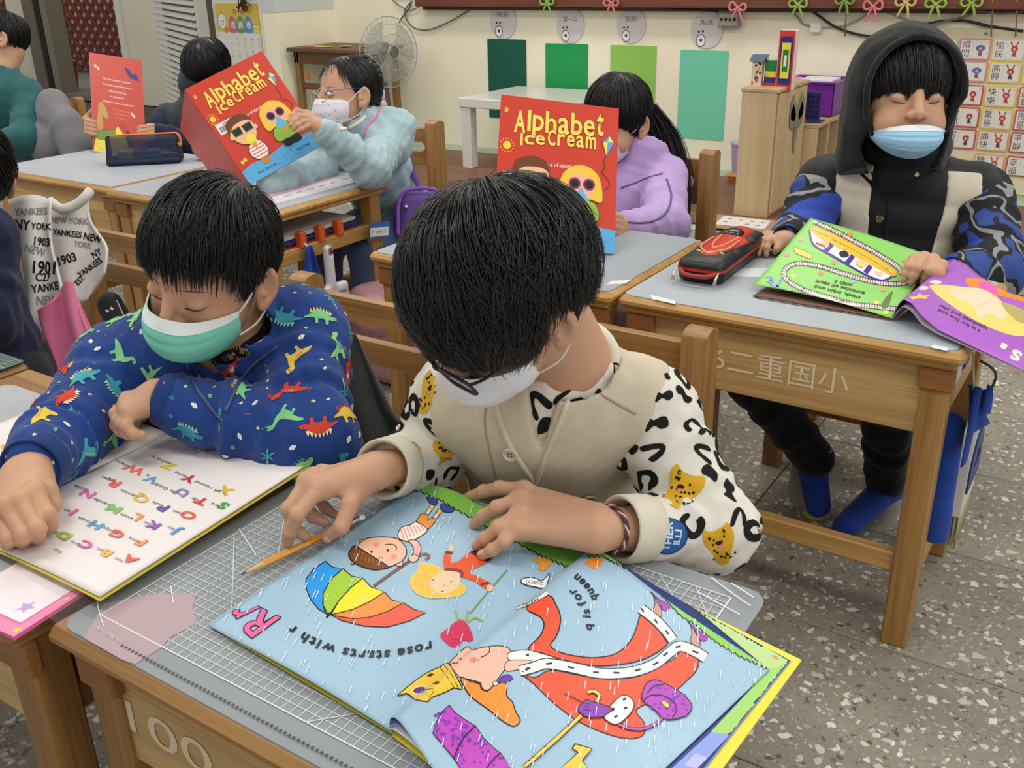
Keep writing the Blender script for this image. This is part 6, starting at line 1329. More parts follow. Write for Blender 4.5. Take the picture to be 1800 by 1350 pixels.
    A.fit('T', z((335, 690), (270, 660), (200, 745), (300, 800)), '#7a86d8', .03); A.fit('t', z((235, 655), (150, 655), (160, 720), (215, 735)), '#7a86d8', .05)
    A.build('printed_picture', gp, project(bvh_of(gp)), 6, .00025, .000003)
    B = Art(); z = Zm(1520, 460, 6.43)
    B.blob(z((740, 265), (900, 262), (1150, 290), (1300, 300), (1450, 360), (1560, 460), (1700, 530), (1810, 560), (1850, 700), (1850, 830), (1650, 830), (1400, 740), (1150, 610), (900, 440), (780, 340)), '#f2d071'); B.blob(z((970, 310), (1200, 290), (1400, 350), (1540, 470), (1600, 590), (1550, 650), (1400, 580), (1290, 640), (1210, 480), (1020, 400)), '#f0d2b6')
    B.blob(z((1540, 460), (1810, 560), (1850, 700), (1700, 660)), '#b7a867')
    B.blob(z((1150, 190), (1350, 200), (1560, 260), (1700, 340), (1850, 400), (1850, 480), (1700, 430), (1500, 380), (1350, 300), (1180, 280)), '#ef8a33'); B.blob(z((1290, 230), (1460, 250), (1500, 390), (1380, 330), (1290, 290)), '#e85bb0'); B.blob(z((730, 230), (800, 210), (870, 230), (820, 255)), '#f2ddc8'); B.blob(z((580, 310), (640, 275), (720, 290), (690, 320)), '#efd8c0')
    B.poly(z((510, 400), (580, 395), (620, 360), (660, 385), (740, 380), (690, 410), (700, 425), (620, 415), (540, 430)), '#f2cf42')
    ax, ay = (-1, -.50), (-.30, .62); B.text('s is for Sue and', *z((1065, 668))[0], 12, '#36234b', (-1, -.52), ay, bold=.02, shear=.1); B.text('spaghetti and star', *z((1110, 622))[0], 12, '#36234b', (-1, -.49), ay, bold=.02, shear=.1)
    B.text('S', *z((1710, 1060))[0], 34, '#f3edcf', ax, ay, bold=.05); B.text('s', *z((1570, 955))[0], 26, '#f3edcf', ax, ay, bold=.05)
    B.build('printed_picture', pp, project(bvh_of(pp)), 6, .00025, .000005); return r
green_book()
# hooded child at the lettered desk
def shoe(root, ankle, toe, col, sole='#9b968c', w=.036, name='shoe', tipc=None):
    ankle, toe = np.array(ankle, float), np.array(toe, float); d = nrm(toe-ankle); side = nrm(np.cross(d, [0, 0, 1])); up = np.cross(side, d); heel = ankle-up*.055-d*.03
    s = SDF(np.minimum(ankle, toe)-.12, np.maximum(ankle, toe)+.12, .004); s.cone(heel+up*.03, toe+up*.008, w, w*.8, k=.02, flat=up, fs=1.25); s.cone(heel+up*.03, ankle, w*.95, w*.88, k=.02)
    V, Q = s.mesh(); sh = link_mesh(name, V, Q, fabric(col, .8), root, 180)
    P = []
    for t in np.linspace(0, 6.283, 30): P.append((math.cos(t), math.sin(t)))
    L = np.linalg.norm(toe-heel)
    ol = [(L*.5+(L*.5+w*.9)*x, w*1.02*y*(1-.12*(x < 0))) for x, y in P]
    sb = MB().prism(ol, [], heel-up*(w*.8+.004), d, side, .016); link_child(sh, 'sole', sb, mat(sole, .7), 40)
    if tipc: link_child(sh, 'toe_guard', MB().tube([toe+side*w*.8*a-up*.012+d*(w*.75*math.sqrt(max(0, 1-a*a))) for a in np.linspace(-.9, .9, 9)], .007, 6), mat(tipc, .6), 180)
    return sh
def link_child_raw(part, name, V, Q, m): o = link_mesh(name, V, Q, m, None, 180); o.parent = part; return o
def camo(): 
    if 'camo' in MC: return MC['camo']
    k = NT('camouflage_cloth'); n1 = k.n('ShaderNodeTexNoise', i={'Scale': 11.0, 'Detail': 1.5}); k.l(k.coord(), n1.inputs[0]); r = k.n('ShaderNodeValToRGB'); r.color_ramp.interpolation = 'CONSTANT'; e = r.color_ramp.elements
    for p, c in ((.0, '#2a46a8'), (.445, '#14151a'), (.53, '#8d8f92'), (.575, '#14151a'), (.62, '#2d468f')):
        q = e.new(p) if p not in (.0,) else e[0]; q.position = p; q.color = lin(c)
    k.l(n1.outputs[0], r.inputs[0]); k.l(r.outputs[0], k.b.inputs['Base Color']); k.b.inputs['Roughness'].default_value = .8; MC['camo'] = k.m; return k.m
def hood_child():
    hip = np.array([-.50, 2.31, .39]); neck = D(1590, 285, 2.17); Ls, Rs = D(1712, 345, 2.2), D(1458, 330, 2.26); Le, Lw = D(1745, 478, 2.08), D(1672, 482, 1.985); Re, Rw = D(1408, 415, 2.2), U(1382, 424, .628)
    root = thing('person', 'child in black hood and padded black, cream and camouflage jacket, blue mask at the chin', 'person', (hip[0], hip[1], 0))
    M = frame(D(1589, 171, 2.07), cv(-.07, -.30, .95), cv(.0, .95, .30), 1.13)
    hs = head_field(itf(M, neck), (.042, .046), jaw=1.06, nosew=1.1); V, Q = hs.mesh(); V = tf(M, V); mg = Merge().add(V, Q)
    Lf = [[U(1607, 456, .665), U(1597, 470, .658), U(1592, 482, .646), U(1588, 492, .636)], [U(1624, 452, .668), U(1613, 472, .660), U(1606, 485, .646), U(1602, 496, .634)], [U(1641, 456, .666), U(1633, 476, .658), U(1627, 487, .644), U(1622, 497, .632)], [U(1655, 466, .662), U(1651, 482, .652), U(1645, 489, .642), U(1637, 494, .634)]]
    dl = cv(-.1, .75, .6); mg.add(*hand(Lf, Lw+nrm(Lw-Le)*.004, Lw+nrm(Le-Lw)*.06, thumb=[U(1645, 478, .655), U(1625, 480, .646), U(1610, 485, .638), U(1600, 490, .633)], dors=dl, fr=.0075, vox=.002, wr=.024).mesh())
    Rf = [[U(1362, 420, .628), U(1352, 424, .632), U(1348, 436, .620), U(1347, 447, .608)], [U(1357, 417, .628), U(1343, 422, .632), U(1336, 434, .620), U(1333, 446, .608)], [U(1352, 415, .627), U(1335, 419, .630), U(1326, 428, .619), U(1322, 438, .608)], [U(1349, 413, .625), U(1328, 416, .626), U(1319, 423, .617), U(1313, 430, .608)]]
    mg.add(*hand(Rf, Rw, Rw+nrm(Re-Rw)*.06, thumb=[U(1375, 428, .622), U(1369, 433, .622), U(1366, 438, .618), U(1362, 443, .611)], dors=(0, -.2, 1), fr=.0072, vox=.002, wr=.023).mesh()); core(mg, neck, hip, (Ls, Le, Lw), (Rs, Re, Rw)); build_body(root, *mg.get()); face_lines(root, M, V, Q, lr=.0012, brow=True)
    b_ = bv(V, Q)
    lip = on_head(b_, M, [(u*.014, -.11, -.0585+.002*abs(u)) for u in np.linspace(-1, 1, 7)], .0002); obj('mouth', MB().tube(lip, .0007, 6), mat('#8a4a40', .6), root, 180)
    zl = zline([(0, .022), (30, .02), (55, .014), (68, -.015), (85, -.03), (180, -.05)])
    hair(root, M, 13, 2600, zl, whorl=(0, .35, .93), rad=(.078, .094, .088), lift=(.001, .006), wid=.0012, L=(.6, 1.5), swirl=.08, clump=20, curl=.03, ends=.004, mt=HAIRB, jit=.002, segs=8)
    s = SDF((-.15, -.15, -.22), (.15, .17, .16), .0045); s.ell((0, .016, .024), (.105, .118, .112)); s.ell((0, .03, -.07), (.10, .10, .09), k=.05); s.ell((0, .05, -.13), (.10, .08, .05), k=.05)
    s.ell((0, -.012, .012), (.0855, .15, .094), op='cut', k=.008); s.ell((0, -.04, -.08), (.074, .16, .09), op='cut', k=.01); s.func(lambda x, y, z: (-.062+.03*np.clip((.05-z)*3, 0, 1))-y, 'and')
    s.plane((0, 0, -.135), (0, -.35, -1)); folds(s, .0012, 50, 4); HV, HQ = s.mesh(); ho = link_mesh('hood', tf(M, HV), HQ, fabric('#191918', .85), root, 180)
    ed = [(.0875*math.sin(t), -.060+.004*math.cos(2*t), .012+.094*math.cos(t)) if abs(t) < 1.7 else (.078*math.sin(t)*1.05, -.045, .0+.1*math.cos(t)) for t in np.linspace(-2.3, 2.3, 50)]; link_child(ho, 'hood_hem', MB().tube([tf(M, p) for p in ed], .007, 8), fabric('#1f1f1e', .85), 180)
    face_mask(root, M, '#9ccbe8', topz=-.046, botz=-.108, w=.066, proud=1.0, band='#d9e0e6', pleats=3, loops=False, hb=bv(V, Q))
    J = SDF(np.min([Ls, Rs, Le, Lw, Re, Rw, hip], 0)-.17, np.max([Ls, Rs, Le, neck], 0)+.13, .006); _, A, up, fwd, mid = torso(J, Ls, Rs, neck, hip, .14, 1.3, .066, puff=.01); fw_ = fwd if np.dot(fwd, [0, -1, 0]) > 0 else -fwd
    J.cone(neck-up*.015, neck+up*.04, .078, .086, k=.015); J.cone(neck+up*.0, neck+up*.1, .066, .074, k=.004, op='cut')
    w_ = lambda x, y, z: (x-mid[0])*up[0]+(y-mid[1])*up[1]+(z-mid[2])*up[2]
    J.func(lambda x, y, z: -.006*np.abs(np.sin(w_(x, y, z)*42))); JV, JQ = J.mesh(); blk = fabric('#16171a', .55, .25, 400); jo = link_mesh('jacket_body', JV, JQ, blk, root, 180); jb = bv(JV, JQ)
    def side_panel(x, y, z):
        X = x-mid[0]; Y = y-mid[1]; Z = z-mid[2]; la = np.abs(X*A[0]+Y*A[1]+Z*A[2]); fr = X*fw_[0]+Y*fw_[1]+Z*fw_[2]; h = X*up[0]+Y*up[1]+Z*up[2]; return np.maximum(np.maximum(.078-.10*np.clip(-h, 0, .3)-la, la-.155), np.maximum(-.01-fr, h-.07))
    J.D = J.D-.003; J.func(side_panel, 'and'); CV, CQ = J.mesh(); link_child_raw(jo, 'cream_panel', CV, CQ, fabric('#d3cab6', .9, .5, 500))
    sl = SDF(np.min([Ls, Rs, Le, Lw, Re, Rw], 0)-.14, np.max([Ls, Rs, Le], 0)+.14, .006); sl.cone(Ls+A*.012, Le, .072, .064, k=.02, wr=(.006, 16, 1)); sl.cone(Le, Lw+(Le-Lw)*.2, .064, .046, k=.02, wr=(.006, 16, 2)); sl.cone(Rs-A*.012, Re, .07, .06, k=.02, wr=(.006, 16, 3)); sl.cone(Re, Rw+(Re-Rw)*.25, .06, .044, k=.02, wr=(.005, 16, 4)); SV, SQ = sl.mesh(); link_mesh('sleeves', SV, SQ, camo(), root, 180)
    ck = fabric('#1b1c20'); cuff(root, Lw, Lw+(Le-Lw)*.25, .036, ck); cuff(root, Rw, Rw+(Re-Rw)*.3, .034, ck)
    button(jo, jb, (1546, 385), '#8b7b52', .0085, metal=.7, rough=.3); button(jo, jb, (1611, 307), '#b9b4a6', .005, metal=.8, rough=.3)
    seam(jo, jb, 'front_placket', [(1530, 300), (1550, 330), (1560, 360), (1558, 400), (1556, 430)], .003, fabric('#0f1012')); seam(jo, jb, 'collar_edge', [(1480, 250), (1500, 290), (1530, 320), (1560, 335), (1600, 320), (1650, 295), (1690, 265)], .005, fabric('#0f1012'))
    a1, t1 = U(1432, 806, .135), U(1436, 888, .045); a2, t2 = U(1557, 842, .105), U(1487, 930, .04); k1 = YP(1322, 668, 1.93); k2 = YP(1560, 690, 1.95); k2[2] = min(k2[2], .37); k1[2] = min(k1[2], .37)
    s = SDF(np.min([hip, k1, k2, a1, a2], 0)-.13, np.max([hip, k1, k2, a1, a2], 0)+.13, .007)
    for q, k_, a_ in ((-1, k1, a1), (1, k2, a2)): h = hip+A*.07*q*np.sign(A[0]); s.cone(h, k_, .075, .055, k=.03, wr=(.004, 10, q)); s.cone(k_, a_, .056, .045, k=.02, wr=(.004, 14, q+3))
    V, Q = s.mesh(); link_mesh('trousers', V, Q, fabric('#101114', .85), root, 180)
    for a_, t_ in ((a1, t1), (a2, t2)): obj('sock', MB().tube([a_+np.array([0, 0, .03]), a_-np.array([0, 0, .01])], [.036, .034], 16), fabric('#c9c6ba'), root, 180); shoe(root, a_-np.array([0, 0, .012]), t_, '#1e3d96', tipc='#b5bd3a')
hood_child()
# girl in the lilac jacket
def lilac_girl():
    hip = np.array([-1.24, 2.4, .39]); neck = D(1128, 285, 2.72); Ls, Rs = D(1165, 315, 2.72), D(1035, 320, 2.78); Le, Lw = D(1168, 398, 2.5), D(1092, 400, 2.3); Re, Rw = D(1010, 400, 2.6), D(945, 395, 2.36)
    root = thing('person', 'girl with long black hair in a lilac jacket behind the upright red book', 'person', (hip[0], hip[1], 0)); M = frame(D(1083, 212, 2.68), cv(-.62, -.42, .66), cv(-.1, .86, .5), 1.05)
    hs = head_field(itf(M, neck), (.038, .042)); V, Q = hs.mesh(); V = tf(M, V); mg = Merge().add(V, Q)
    for w_, e_, pts in ((Lw, Le, [(1088, 382), (1088, 392), (1088, 402), (1086, 412)]), (Rw, Re, [(905, 385), (903, 395), (904, 405), (906, 414)])):
        sg = -1 if w_ is Lw else 1; f = []
        for x, y in pts: b = D(x, y, 2.26); f.append([b, b+RT*sg*.0+FW*-.02+RT*(-.01 if sg < 0 else .02), b+RT*(-.03 if sg < 0 else .04)-FW*.03, b+RT*(-.045 if sg < 0 else .055)-FW*.028])
        mg.add(*hand(f, w_, w_+nrm(e_-w_)*.05, dors=RT*(1 if sg < 0 else -1), fr=.0072, vox=.0025).mesh())
    core(mg, neck, hip, (Ls, Le, Lw), (Rs, Re, Rw)); build_body(root, *mg.get()); face_lines(root, M, V, Q)
    zl = zline([(0, .03), (30, .022), (50, .0), (62, -.045), (78, -.03), (92, .018), (108, .012), (125, -.05), (180, -.075)])
    hair(root, M, 17, 3000, zl, whorl=(.06, .05, 1), rad=(.08, .096, .09), lift=(.001, .007), wid=.0011, L=(.7, 1.8), swirl=.0, clump=30, curl=.05, ends=.003, mt=HAIRB, segs=9)
    rg = np.random.default_rng(5); n = 1300; P = np.zeros((n, 12, 3)); top = [D(1150, 190, 2.70), D(1195, 250, 2.74), D(1213, 330, 2.74), D(1207, 412, 2.73)]; lft = [D(1120, 170, 2.72), D(1142, 260, 2.74), D(1150, 330, 2.78), D(1160, 400, 2.8)]
    S1, S2 = spl(top, 6), spl(lft, 6); ii = np.linspace(0, len(S1)-1, 12)
    for k in range(n):
        a = rg.uniform(0, 1)**.7; b = rg.uniform(-1, 1); A_ = np.array([np.interp(ii, np.arange(len(S1)), S1[:, j]) for j in range(3)]).T; B_ = np.array([np.interp(ii, np.arange(len(S2)), S2[:, j]) for j in range(3)]).T
        q = A_*a+B_*(1-a); e = rg.uniform(.86, 1.03); q = q[0]+(q-q[0])*e; q = q-FW*(b*.028)*np.sin(np.linspace(.3, 2.6, 12))[:, None]+rg.normal(size=3)*.004+np.sin(np.linspace(0, 5, 12)+rg.uniform(0, 6))[:, None]*rg.normal(size=3)*.003; P[k] = q
    strands('long_hair', root, P, rg.uniform(.001, .0018, n), HAIRB, D(1150, 300, 2.8))
    J = SDF(np.min([Ls, Rs, Le, Lw, Re, Rw, hip], 0)-.15, np.max([Ls, Rs, Le, neck], 0)+.12, .006); _, A, up, fwd, mid = torso(J, Ls, Rs, neck, hip, .115, 1.25, .06, puff=.006); J.cone(Ls, Le, .066, .06, k=.02, wr=(.003, 14, 1)); J.cone(Le, Lw+(Le-Lw)*.1, .06, .04, k=.02, wr=(.003, 16, 2)); J.cone(Rs, Re, .064, .058, k=.02, wr=(.006, 14, 3)); J.cone(Re, Rw, .058, .04, k=.02); J.cone(neck-up*.02, neck+up*.02, .068, .07, k=.015); J.cone(neck, neck+up*.1, .05, .055, k=.004, op='cut')
    folds(J, .0022, 60, 2); JV, JQ = J.mesh(); jo = link_mesh('jacket', JV, JQ, fabric('#b79bd0', .8, .3, 500, .06), root, 180); jb = bv(JV, JQ); pm = mat('#6d5a80', .8)
    seam(jo, jb, 'sleeve_piping', [(1088, 388), (1120, 392), (1150, 388), (1172, 372), (1180, 345), (1172, 315)], .003, pm); seam(jo, jb, 'sleeve_piping', [(1092, 330), (1115, 322), (1140, 312), (1165, 305)], .0028, pm)
    face_mask(root, M, '#d8d9de', w=.06)
    legs(root, hip, A, np.array([.03, -.33, 0]), '#3b3a46')
lilac_girl()
# girl in pale blue with glasses
def blue_girl():
    hip = np.array([-2.1, 2.5, .40]); neck = D(632, 222, 2.98); Ls, Rs = D(682, 250, 2.98), D(580, 250, 3.1); Le, Lw = D(652, 296, 2.78), D(562, 224, 2.66); Re, Rw = D(560, 300, 2.95), D(475, 325, 2.75)
    root = thing('person', 'girl with braid, glasses and printed mask in a pale blue padded jacket', 'person', (hip[0], hip[1], 0)); M = frame(D(611, 168, 2.93), cv(-.80, -.15, .58), cv(-.05, .98, .18), 1.03)
    hs = head_field(itf(M, neck), (.036, .04), eyes='open'); V, Q = hs.mesh(); V = tf(M, V); mg = Merge().add(V, Q)
    f = [[D(540, 200, 2.655), D(522, 195, 2.635), D(513, 204, 2.625), D(508, 213, 2.62)], [D(543, 207, 2.65), D(527, 205, 2.63), D(517, 213, 2.62), D(511, 220, 2.615)], [D(546, 213, 2.65), D(532, 215, 2.63), D(522, 221, 2.62), D(516, 226, 2.618)], [D(550, 219, 2.65), D(538, 223, 2.635), D(528, 228, 2.625), D(523, 231, 2.62)]]
    mg.add(*hand(f, Lw, Lw+nrm(Le-Lw)*.05, thumb=[D(548, 205, 2.68), D(535, 200, 2.685), D(524, 205, 2.68), D(516, 212, 2.675)], dors=cv(-.1, .5, .8), fr=.0078, vox=.0022).mesh()); core(mg, neck, hip, (Ls, Le, Lw), (Rs, Re, Rw)); build_body(root, *mg.get())
    b_ = face_lines(root, M, V, Q, lid=False)
    for q in (-1, 1):
        for nm, c, r_, y_ in (('eyeball', '#e9e4de', (.0115, .0085, .0062), -.0745), ('iris', '#1d1310', (.0052, .0025, .0052), -.0825)):
            Me = M.copy(); Me[:3, 3] = tf(M, (q*.031-(.002 if nm == 'iris' else 0), y_, -.001)); Mx = Me.copy(); Mx[:3, 0] *= r_[0]; Mx[:3, 1] *= r_[1]; Mx[:3, 2] *= r_[2]
            obj(nm, MB().lathe([(max(0, math.sin(t)), -math.cos(t)) for t in np.linspace(0, math.pi, 9)], (0, 0, 0), 14, Mx), mat(c, .15, spec=.6), root, 180)
        obj('eyelashes', MB().tube(on_head(b_, M, [(q*(.031+.0135*u), -.095, .0055-.003*u*u) for u in np.linspace(-1, 1, 8)], .0012), .0011, 6), LASH, root, 180)
    zl = zline([(0, .088), (25, .083), (45, .068), (60, .04), (75, .0), (85, .01), (95, .02), (110, .0), (130, -.03), (180, -.045)])
    hair(root, M, 23, 2400, zl, whorl=(0, -.35, .94), rad=(.0765, .092, .083), lift=(.0005, .004), wid=.001, L=(.7, 1.9), swirl=.0, clump=24, curl=.02, ends=.0, mt=HAIRB, segs=9)
    C_ = spl([D(636, 100, 2.98), D(655, 122, 2.99), D(661, 150, 2.99), D(657, 180, 2.99), D(650, 205, 2.98)], 14); br = None
    for k in range(3):
        P = [c+RT*(.013*math.sin(i*.42+k*2.094))+FW*(-.010*math.sin(i*.84+k*4.19))+UP*0 for i, c in enumerate(C_)]; b = MB().tube(P, .0125*np.sin(np.linspace(.7, 2.75, len(P))), 8)
        if br is None: br = obj('plait', b, HAIRB, root, 180)
        else: link_child(br, 'plait_strand', b, HAIRB, 180)
    for (x, y) in ((650, 108), (648, 135), (649, 160)): link_child(br, 'hair_clip', MB().beam(D(x, y, 2.95), D(x+2, y+12, 2.95), .006, .004, .001), mat('#d9d7de', .3), 40)
    face_mask(root, M, '#dcd6df', w=.061, band='#e3dde4', pleats=0, hb=bv(V, Q)); mk = [c for c in root.children if c.name.startswith('face_mask')][0]; mb_ = bvh_of(mk); pr = Prints(); rg = np.random.default_rng(2); V_ = np.array([v.co[:] for v in mk.data.vertices]); F_ = np.array([p.vertices[:] for p in mk.data.polygons]);
    for p, n in spots_on(V_, F_, rg, .0085, 110):
        a = Art(); a.blob([(math.cos(t)*rg.uniform(.5, 1), math.sin(t)*rg.uniform(.5, 1)) for t in np.arange(5)*1.257], ['#b9a0c4', '#9fb4d2', '#e0a9a2', '#8e93b5', '#e3bf9a'][rg.integers(0, 5)], n=3); pr.add(a, decal_map(mb_, p, n, [0, 0, 1], .0026), 1.5, .0004)
    pr.build('printed_flowers', mk)
    glasses(root, M, '#b9a7bd', .021, .0185, -.101, -.004, .0011, gap=.0305, rnd=.012, tip='#5b3b9a')
    J = SDF(np.min([Ls, Rs, Le, Lw, Re, Rw, hip], 0)-.16, np.max([Ls, Rs, Le, neck], 0)+.13, .006); _, A, up, fwd, mid = torso(J, Ls, Rs, neck, hip, .118, 1.2, .062, puff=.012); w_ = lambda x, y, z: (x-mid[0])*up[0]+(y-mid[1])*up[1]+(z-mid[2])*up[2]
    J.func(lambda x, y, z: -.005*np.abs(np.sin(w_(x, y, z)*46))); J.cone(Ls, Le, .06, .056, k=.02, wr=(.005, 17, 1)); J.cone(Le, Lw+(Le-Lw)*.12, .056, .04, k=.02, wr=(.005, 17, 2)); J.cone(Rs, Re, .058, .054, k=.02, wr=(.005, 17, 3)); J.cone(Re, Rw, .054, .042, k=.02, wr=(.007, 12, 4))
    J.cone(neck-up*.03, neck+up*.03, .075, .066, k=.02); J.ell(neck+np.array([.07, .07, .0]), (.09, .06, .055), k=.03); J.cone(neck+up*.0, neck+up*.1, .046, .052, k=.004, op='cut')
    folds(J, .002, 80, 6); JV, JQ = J.mesh(); jm = fabric('#a3bcc2', .6, .2, 300, .05); jo = link_mesh('padded_jacket', JV, JQ, jm, root, 180); jb = bv(JV, JQ); seam(jo, jb, 'pink_cord', [(668, 190), (662, 205), (652, 214), (645, 225), (640, 240)], .004, mat('#e07cb0', .5)); seam(jo, jb, 'shirt_collar', [(598, 228), (615, 224), (632, 214), (642, 204)], .006, mat('#e6e0d6', .8))
    cuff(root, Lw, Lw+(Le-Lw)*.14, .034, fabric('#8fa9b0')); legs(root, hip, A, np.array([.05, -.34, 0]), '#40506e')
blue_girl()
# children at the left rear
def dark_child():
    hip = np.array([-3.05, 2.62, .40]); neck = D(352, 160, 3.68); Ls, Rs = D(392, 215, 3.62), D(300, 212, 3.74); Le, Lw = D(345, 256, 3.56), D(276, 234, 3.47); Re, Rw = D(255, 252, 3.62), D(175, 228, 3.52)
    root = thing('person', 'child in dark jacket half hidden behind two red picture books', 'person', (hip[0], hip[1], 0)); M = frame(D(364, 126, 3.66), cv(-.35, -.8, .5), cv(-.1, .5, .85), 1.03); hs = head_field(itf(M, neck)); V, Q = hs.mesh(); V = tf(M, V); mg = Merge().add(V, Q)
    for w_, e_, x0, sg in ((Lw, Le, 262, -1), (Rw, Re, 158, 1)):
        y0 = 222 if sg < 0 else 212; f = []
        for k in range(4): y = y0+7*k; f.append([D(x0, y, 3.44), D(x0+sg*-6, y-1, 3.42), D(x0+sg*3-(12 if sg < 0 else 0), y+2, 3.405), D(x0+(sg*10 if sg > 0 else -19), y+3, 3.405)])
        mg.add(*hand(f, w_, w_+nrm(e_-w_)*.05, thumb=[D(x0+(6 if sg < 0 else -6), y0-3, 3.46), D(x0-2*sg, y0-9, 3.46), D(x0+2*sg, y0-15, 3.45), D(x0+5*sg, y0-20, 3.44)] if sg > 0 else None, dors=cv(.4*-sg, .2, .9), fr=.0078, vox=.0025).mesh())
    core(mg, neck, hip, (Ls, Le, Lw), (Rs, Re, Rw)); build_body(root, *mg.get()); face_lines(root, M, V, Q); hair(root, M, 31, 1500, zline([(0, .03), (45, .025), (65, -.01), (85, .01), (110, .0), (180, -.06)]), lift=(.001, .008), wid=.0012, L=(.5, 1.2), mt=HAIRB, segs=7)
    J = SDF(np.min([Ls, Rs, Le, Lw, Re, Rw, hip], 0)-.15, np.max([Ls, Rs, Le, neck], 0)+.12, .007); _, A, up, fwd, mid = torso(J, Ls, Rs, neck, hip, .12, 1.25, .06, puff=.008); J.cone(neck-up*.02, neck+up*.03, .07, .072, k=.02); JV, JQ = J.mesh(); link_mesh('vest', JV, JQ, fabric('#2f333b', .7), root, 180)
    s = SDF(np.min([Ls, Rs, Le, Lw, Re, Rw], 0)-.12, np.max([Ls, Rs, Le], 0)+.12, .006); s.cone(Ls, Le, .06, .055, k=.02, wr=(.005, 14, 1)); s.cone(Le, Lw, .055, .036, k=.02, wr=(.005, 14, 2)); s.cone(Rs, Re, .06, .055, k=.02); s.cone(Re, Rw, .055, .036, k=.02); V, Q = s.mesh(); link_mesh('sleeves', V, Q, fabric('#1e2440', .8), root, 180); obj('scarf', MB().tube(spl([D(322, 213, 3.64), D(345, 220, 3.58), D(372, 216, 3.57), D(395, 203, 3.6)], 6), .022, 10), fabric('#243f8e'), root, 180); legs(root, hip, A, np.array([.02, -.34, 0]), '#2a2c36')
dark_child()
def teal_child():
    hip = np.array([-4.08, 2.5, .40]); neck = D(8, 118, 3.9); Ls, Rs = D(48, 165, 3.95), D(-50, 165, 3.8); Le, Lw = D(45, 245, 3.8), D(-30, 250, 3.7)
    root = thing('person', 'child in a teal sweatshirt seen from the side at the far left edge', 'person', (hip[0], hip[1], 0)); M = frame(D(4, 72, 3.9), cv(-.93, -.2, .3), cv(0, 1, .1), 1.0); hs = head_field(itf(M, neck)); V, Q = hs.mesh(); V = tf(M, V); mg = Merge().add(V, Q); core(mg, neck, hip, (Ls, Le, Lw), (Rs, Rs, Rs)); build_body(root, *mg.get()); face_lines(root, M, V, Q)
    hair(root, M, 41, 1500, zline([(0, .035), (45, .03), (65, .0), (85, .012), (100, .015), (115, -.02), (180, -.06)]), lift=(.001, .008), wid=.0013, L=(.5, 1.1), mt=HAIRB, segs=7)
    J = SDF(np.min([Ls, Rs, Le, Lw, hip], 0)-.15, np.max([Ls, Rs, Le, neck], 0)+.12, .007); _, A, up, fwd, mid = torso(J, Ls, Rs, neck, hip, .115, 1.25, .06, puff=.004, wr=(.004, 6, 2)); J.cone(Ls, Le, .062, .056, k=.02, wr=(.003, 12, 1)); J.cone(Le, Lw, .055, .042, k=.02, wr=(.003, 12, 2)); J.cone(neck, neck+up*.1, .044, .05, k=.004, op='cut'); folds(J, .002, 60, 2); JV, JQ = J.mesh(); jo = link_mesh('sweatshirt', JV, JQ, fabric('#2a5f60', .85, .3, 400, .06), root, 180); legs(root, hip, A, np.array([-.3, -.1, 0]), '#33363f')
teal_child()
def navy_person():
    hip = np.array([-1.98, .98, .40]); neck = D(-75, 352, 1.95); Ls, Rs = D(-140, 410, 2.05), D(-32, 418, 1.95); Re, Rw = D(-22, 560, 1.95), D(-90, 620, 1.95)
    root = thing('person', 'person in a navy top at the left edge, cut off by the frame', 'person', (hip[0], hip[1], 0)); M = frame(D(-58, 312, 2.0), cv(-.6, .1, -.8), cv(-.1, 1, .1), 1.0); hs = head_field(itf(M, neck)); V, Q = hs.mesh(); V = tf(M, V); mg = Merge().add(V, Q); core(mg, neck, hip, (Ls, Ls, Ls), (Rs, Re, Rw)); build_body(root, *mg.get()); hair(root, M, 43, 1800, zline([(0, .03), (60, .0), (90, -.06), (180, -.11)]), lift=(.002, .014), wid=.0014, L=(.8, 1.6), mt=HAIRB, segs=8, rad=(.082, .098, .09))
    J = SDF(np.min([Ls, Rs, Re, Rw, hip], 0)-.16, np.max([Ls, Rs, Re, neck], 0)+.12, .006); _, A, up, fwd, mid = torso(J, Ls, Rs, neck, hip, .12, 1.25, .062, puff=.006, wr=(.004, 8, 2)); J.cone(Rs, Re, .066, .06, k=.02, wr=(.005, 14, 1)); J.cone(Re, Rw, .058, .045, k=.02, wr=(.005, 14, 2)); folds(J, .002, 50, 3); JV, JQ = J.mesh(); link_mesh('navy_top', JV, JQ, fabric('#1d2340', .85), root, 180)
    legs(root, hip, A, np.array([-.25, .2, 0]), '#20222c')
navy_person()
# things at the back of the room
def cyl(p0, p1, r, n=16): return MB().tube([p0, p1], r, n)
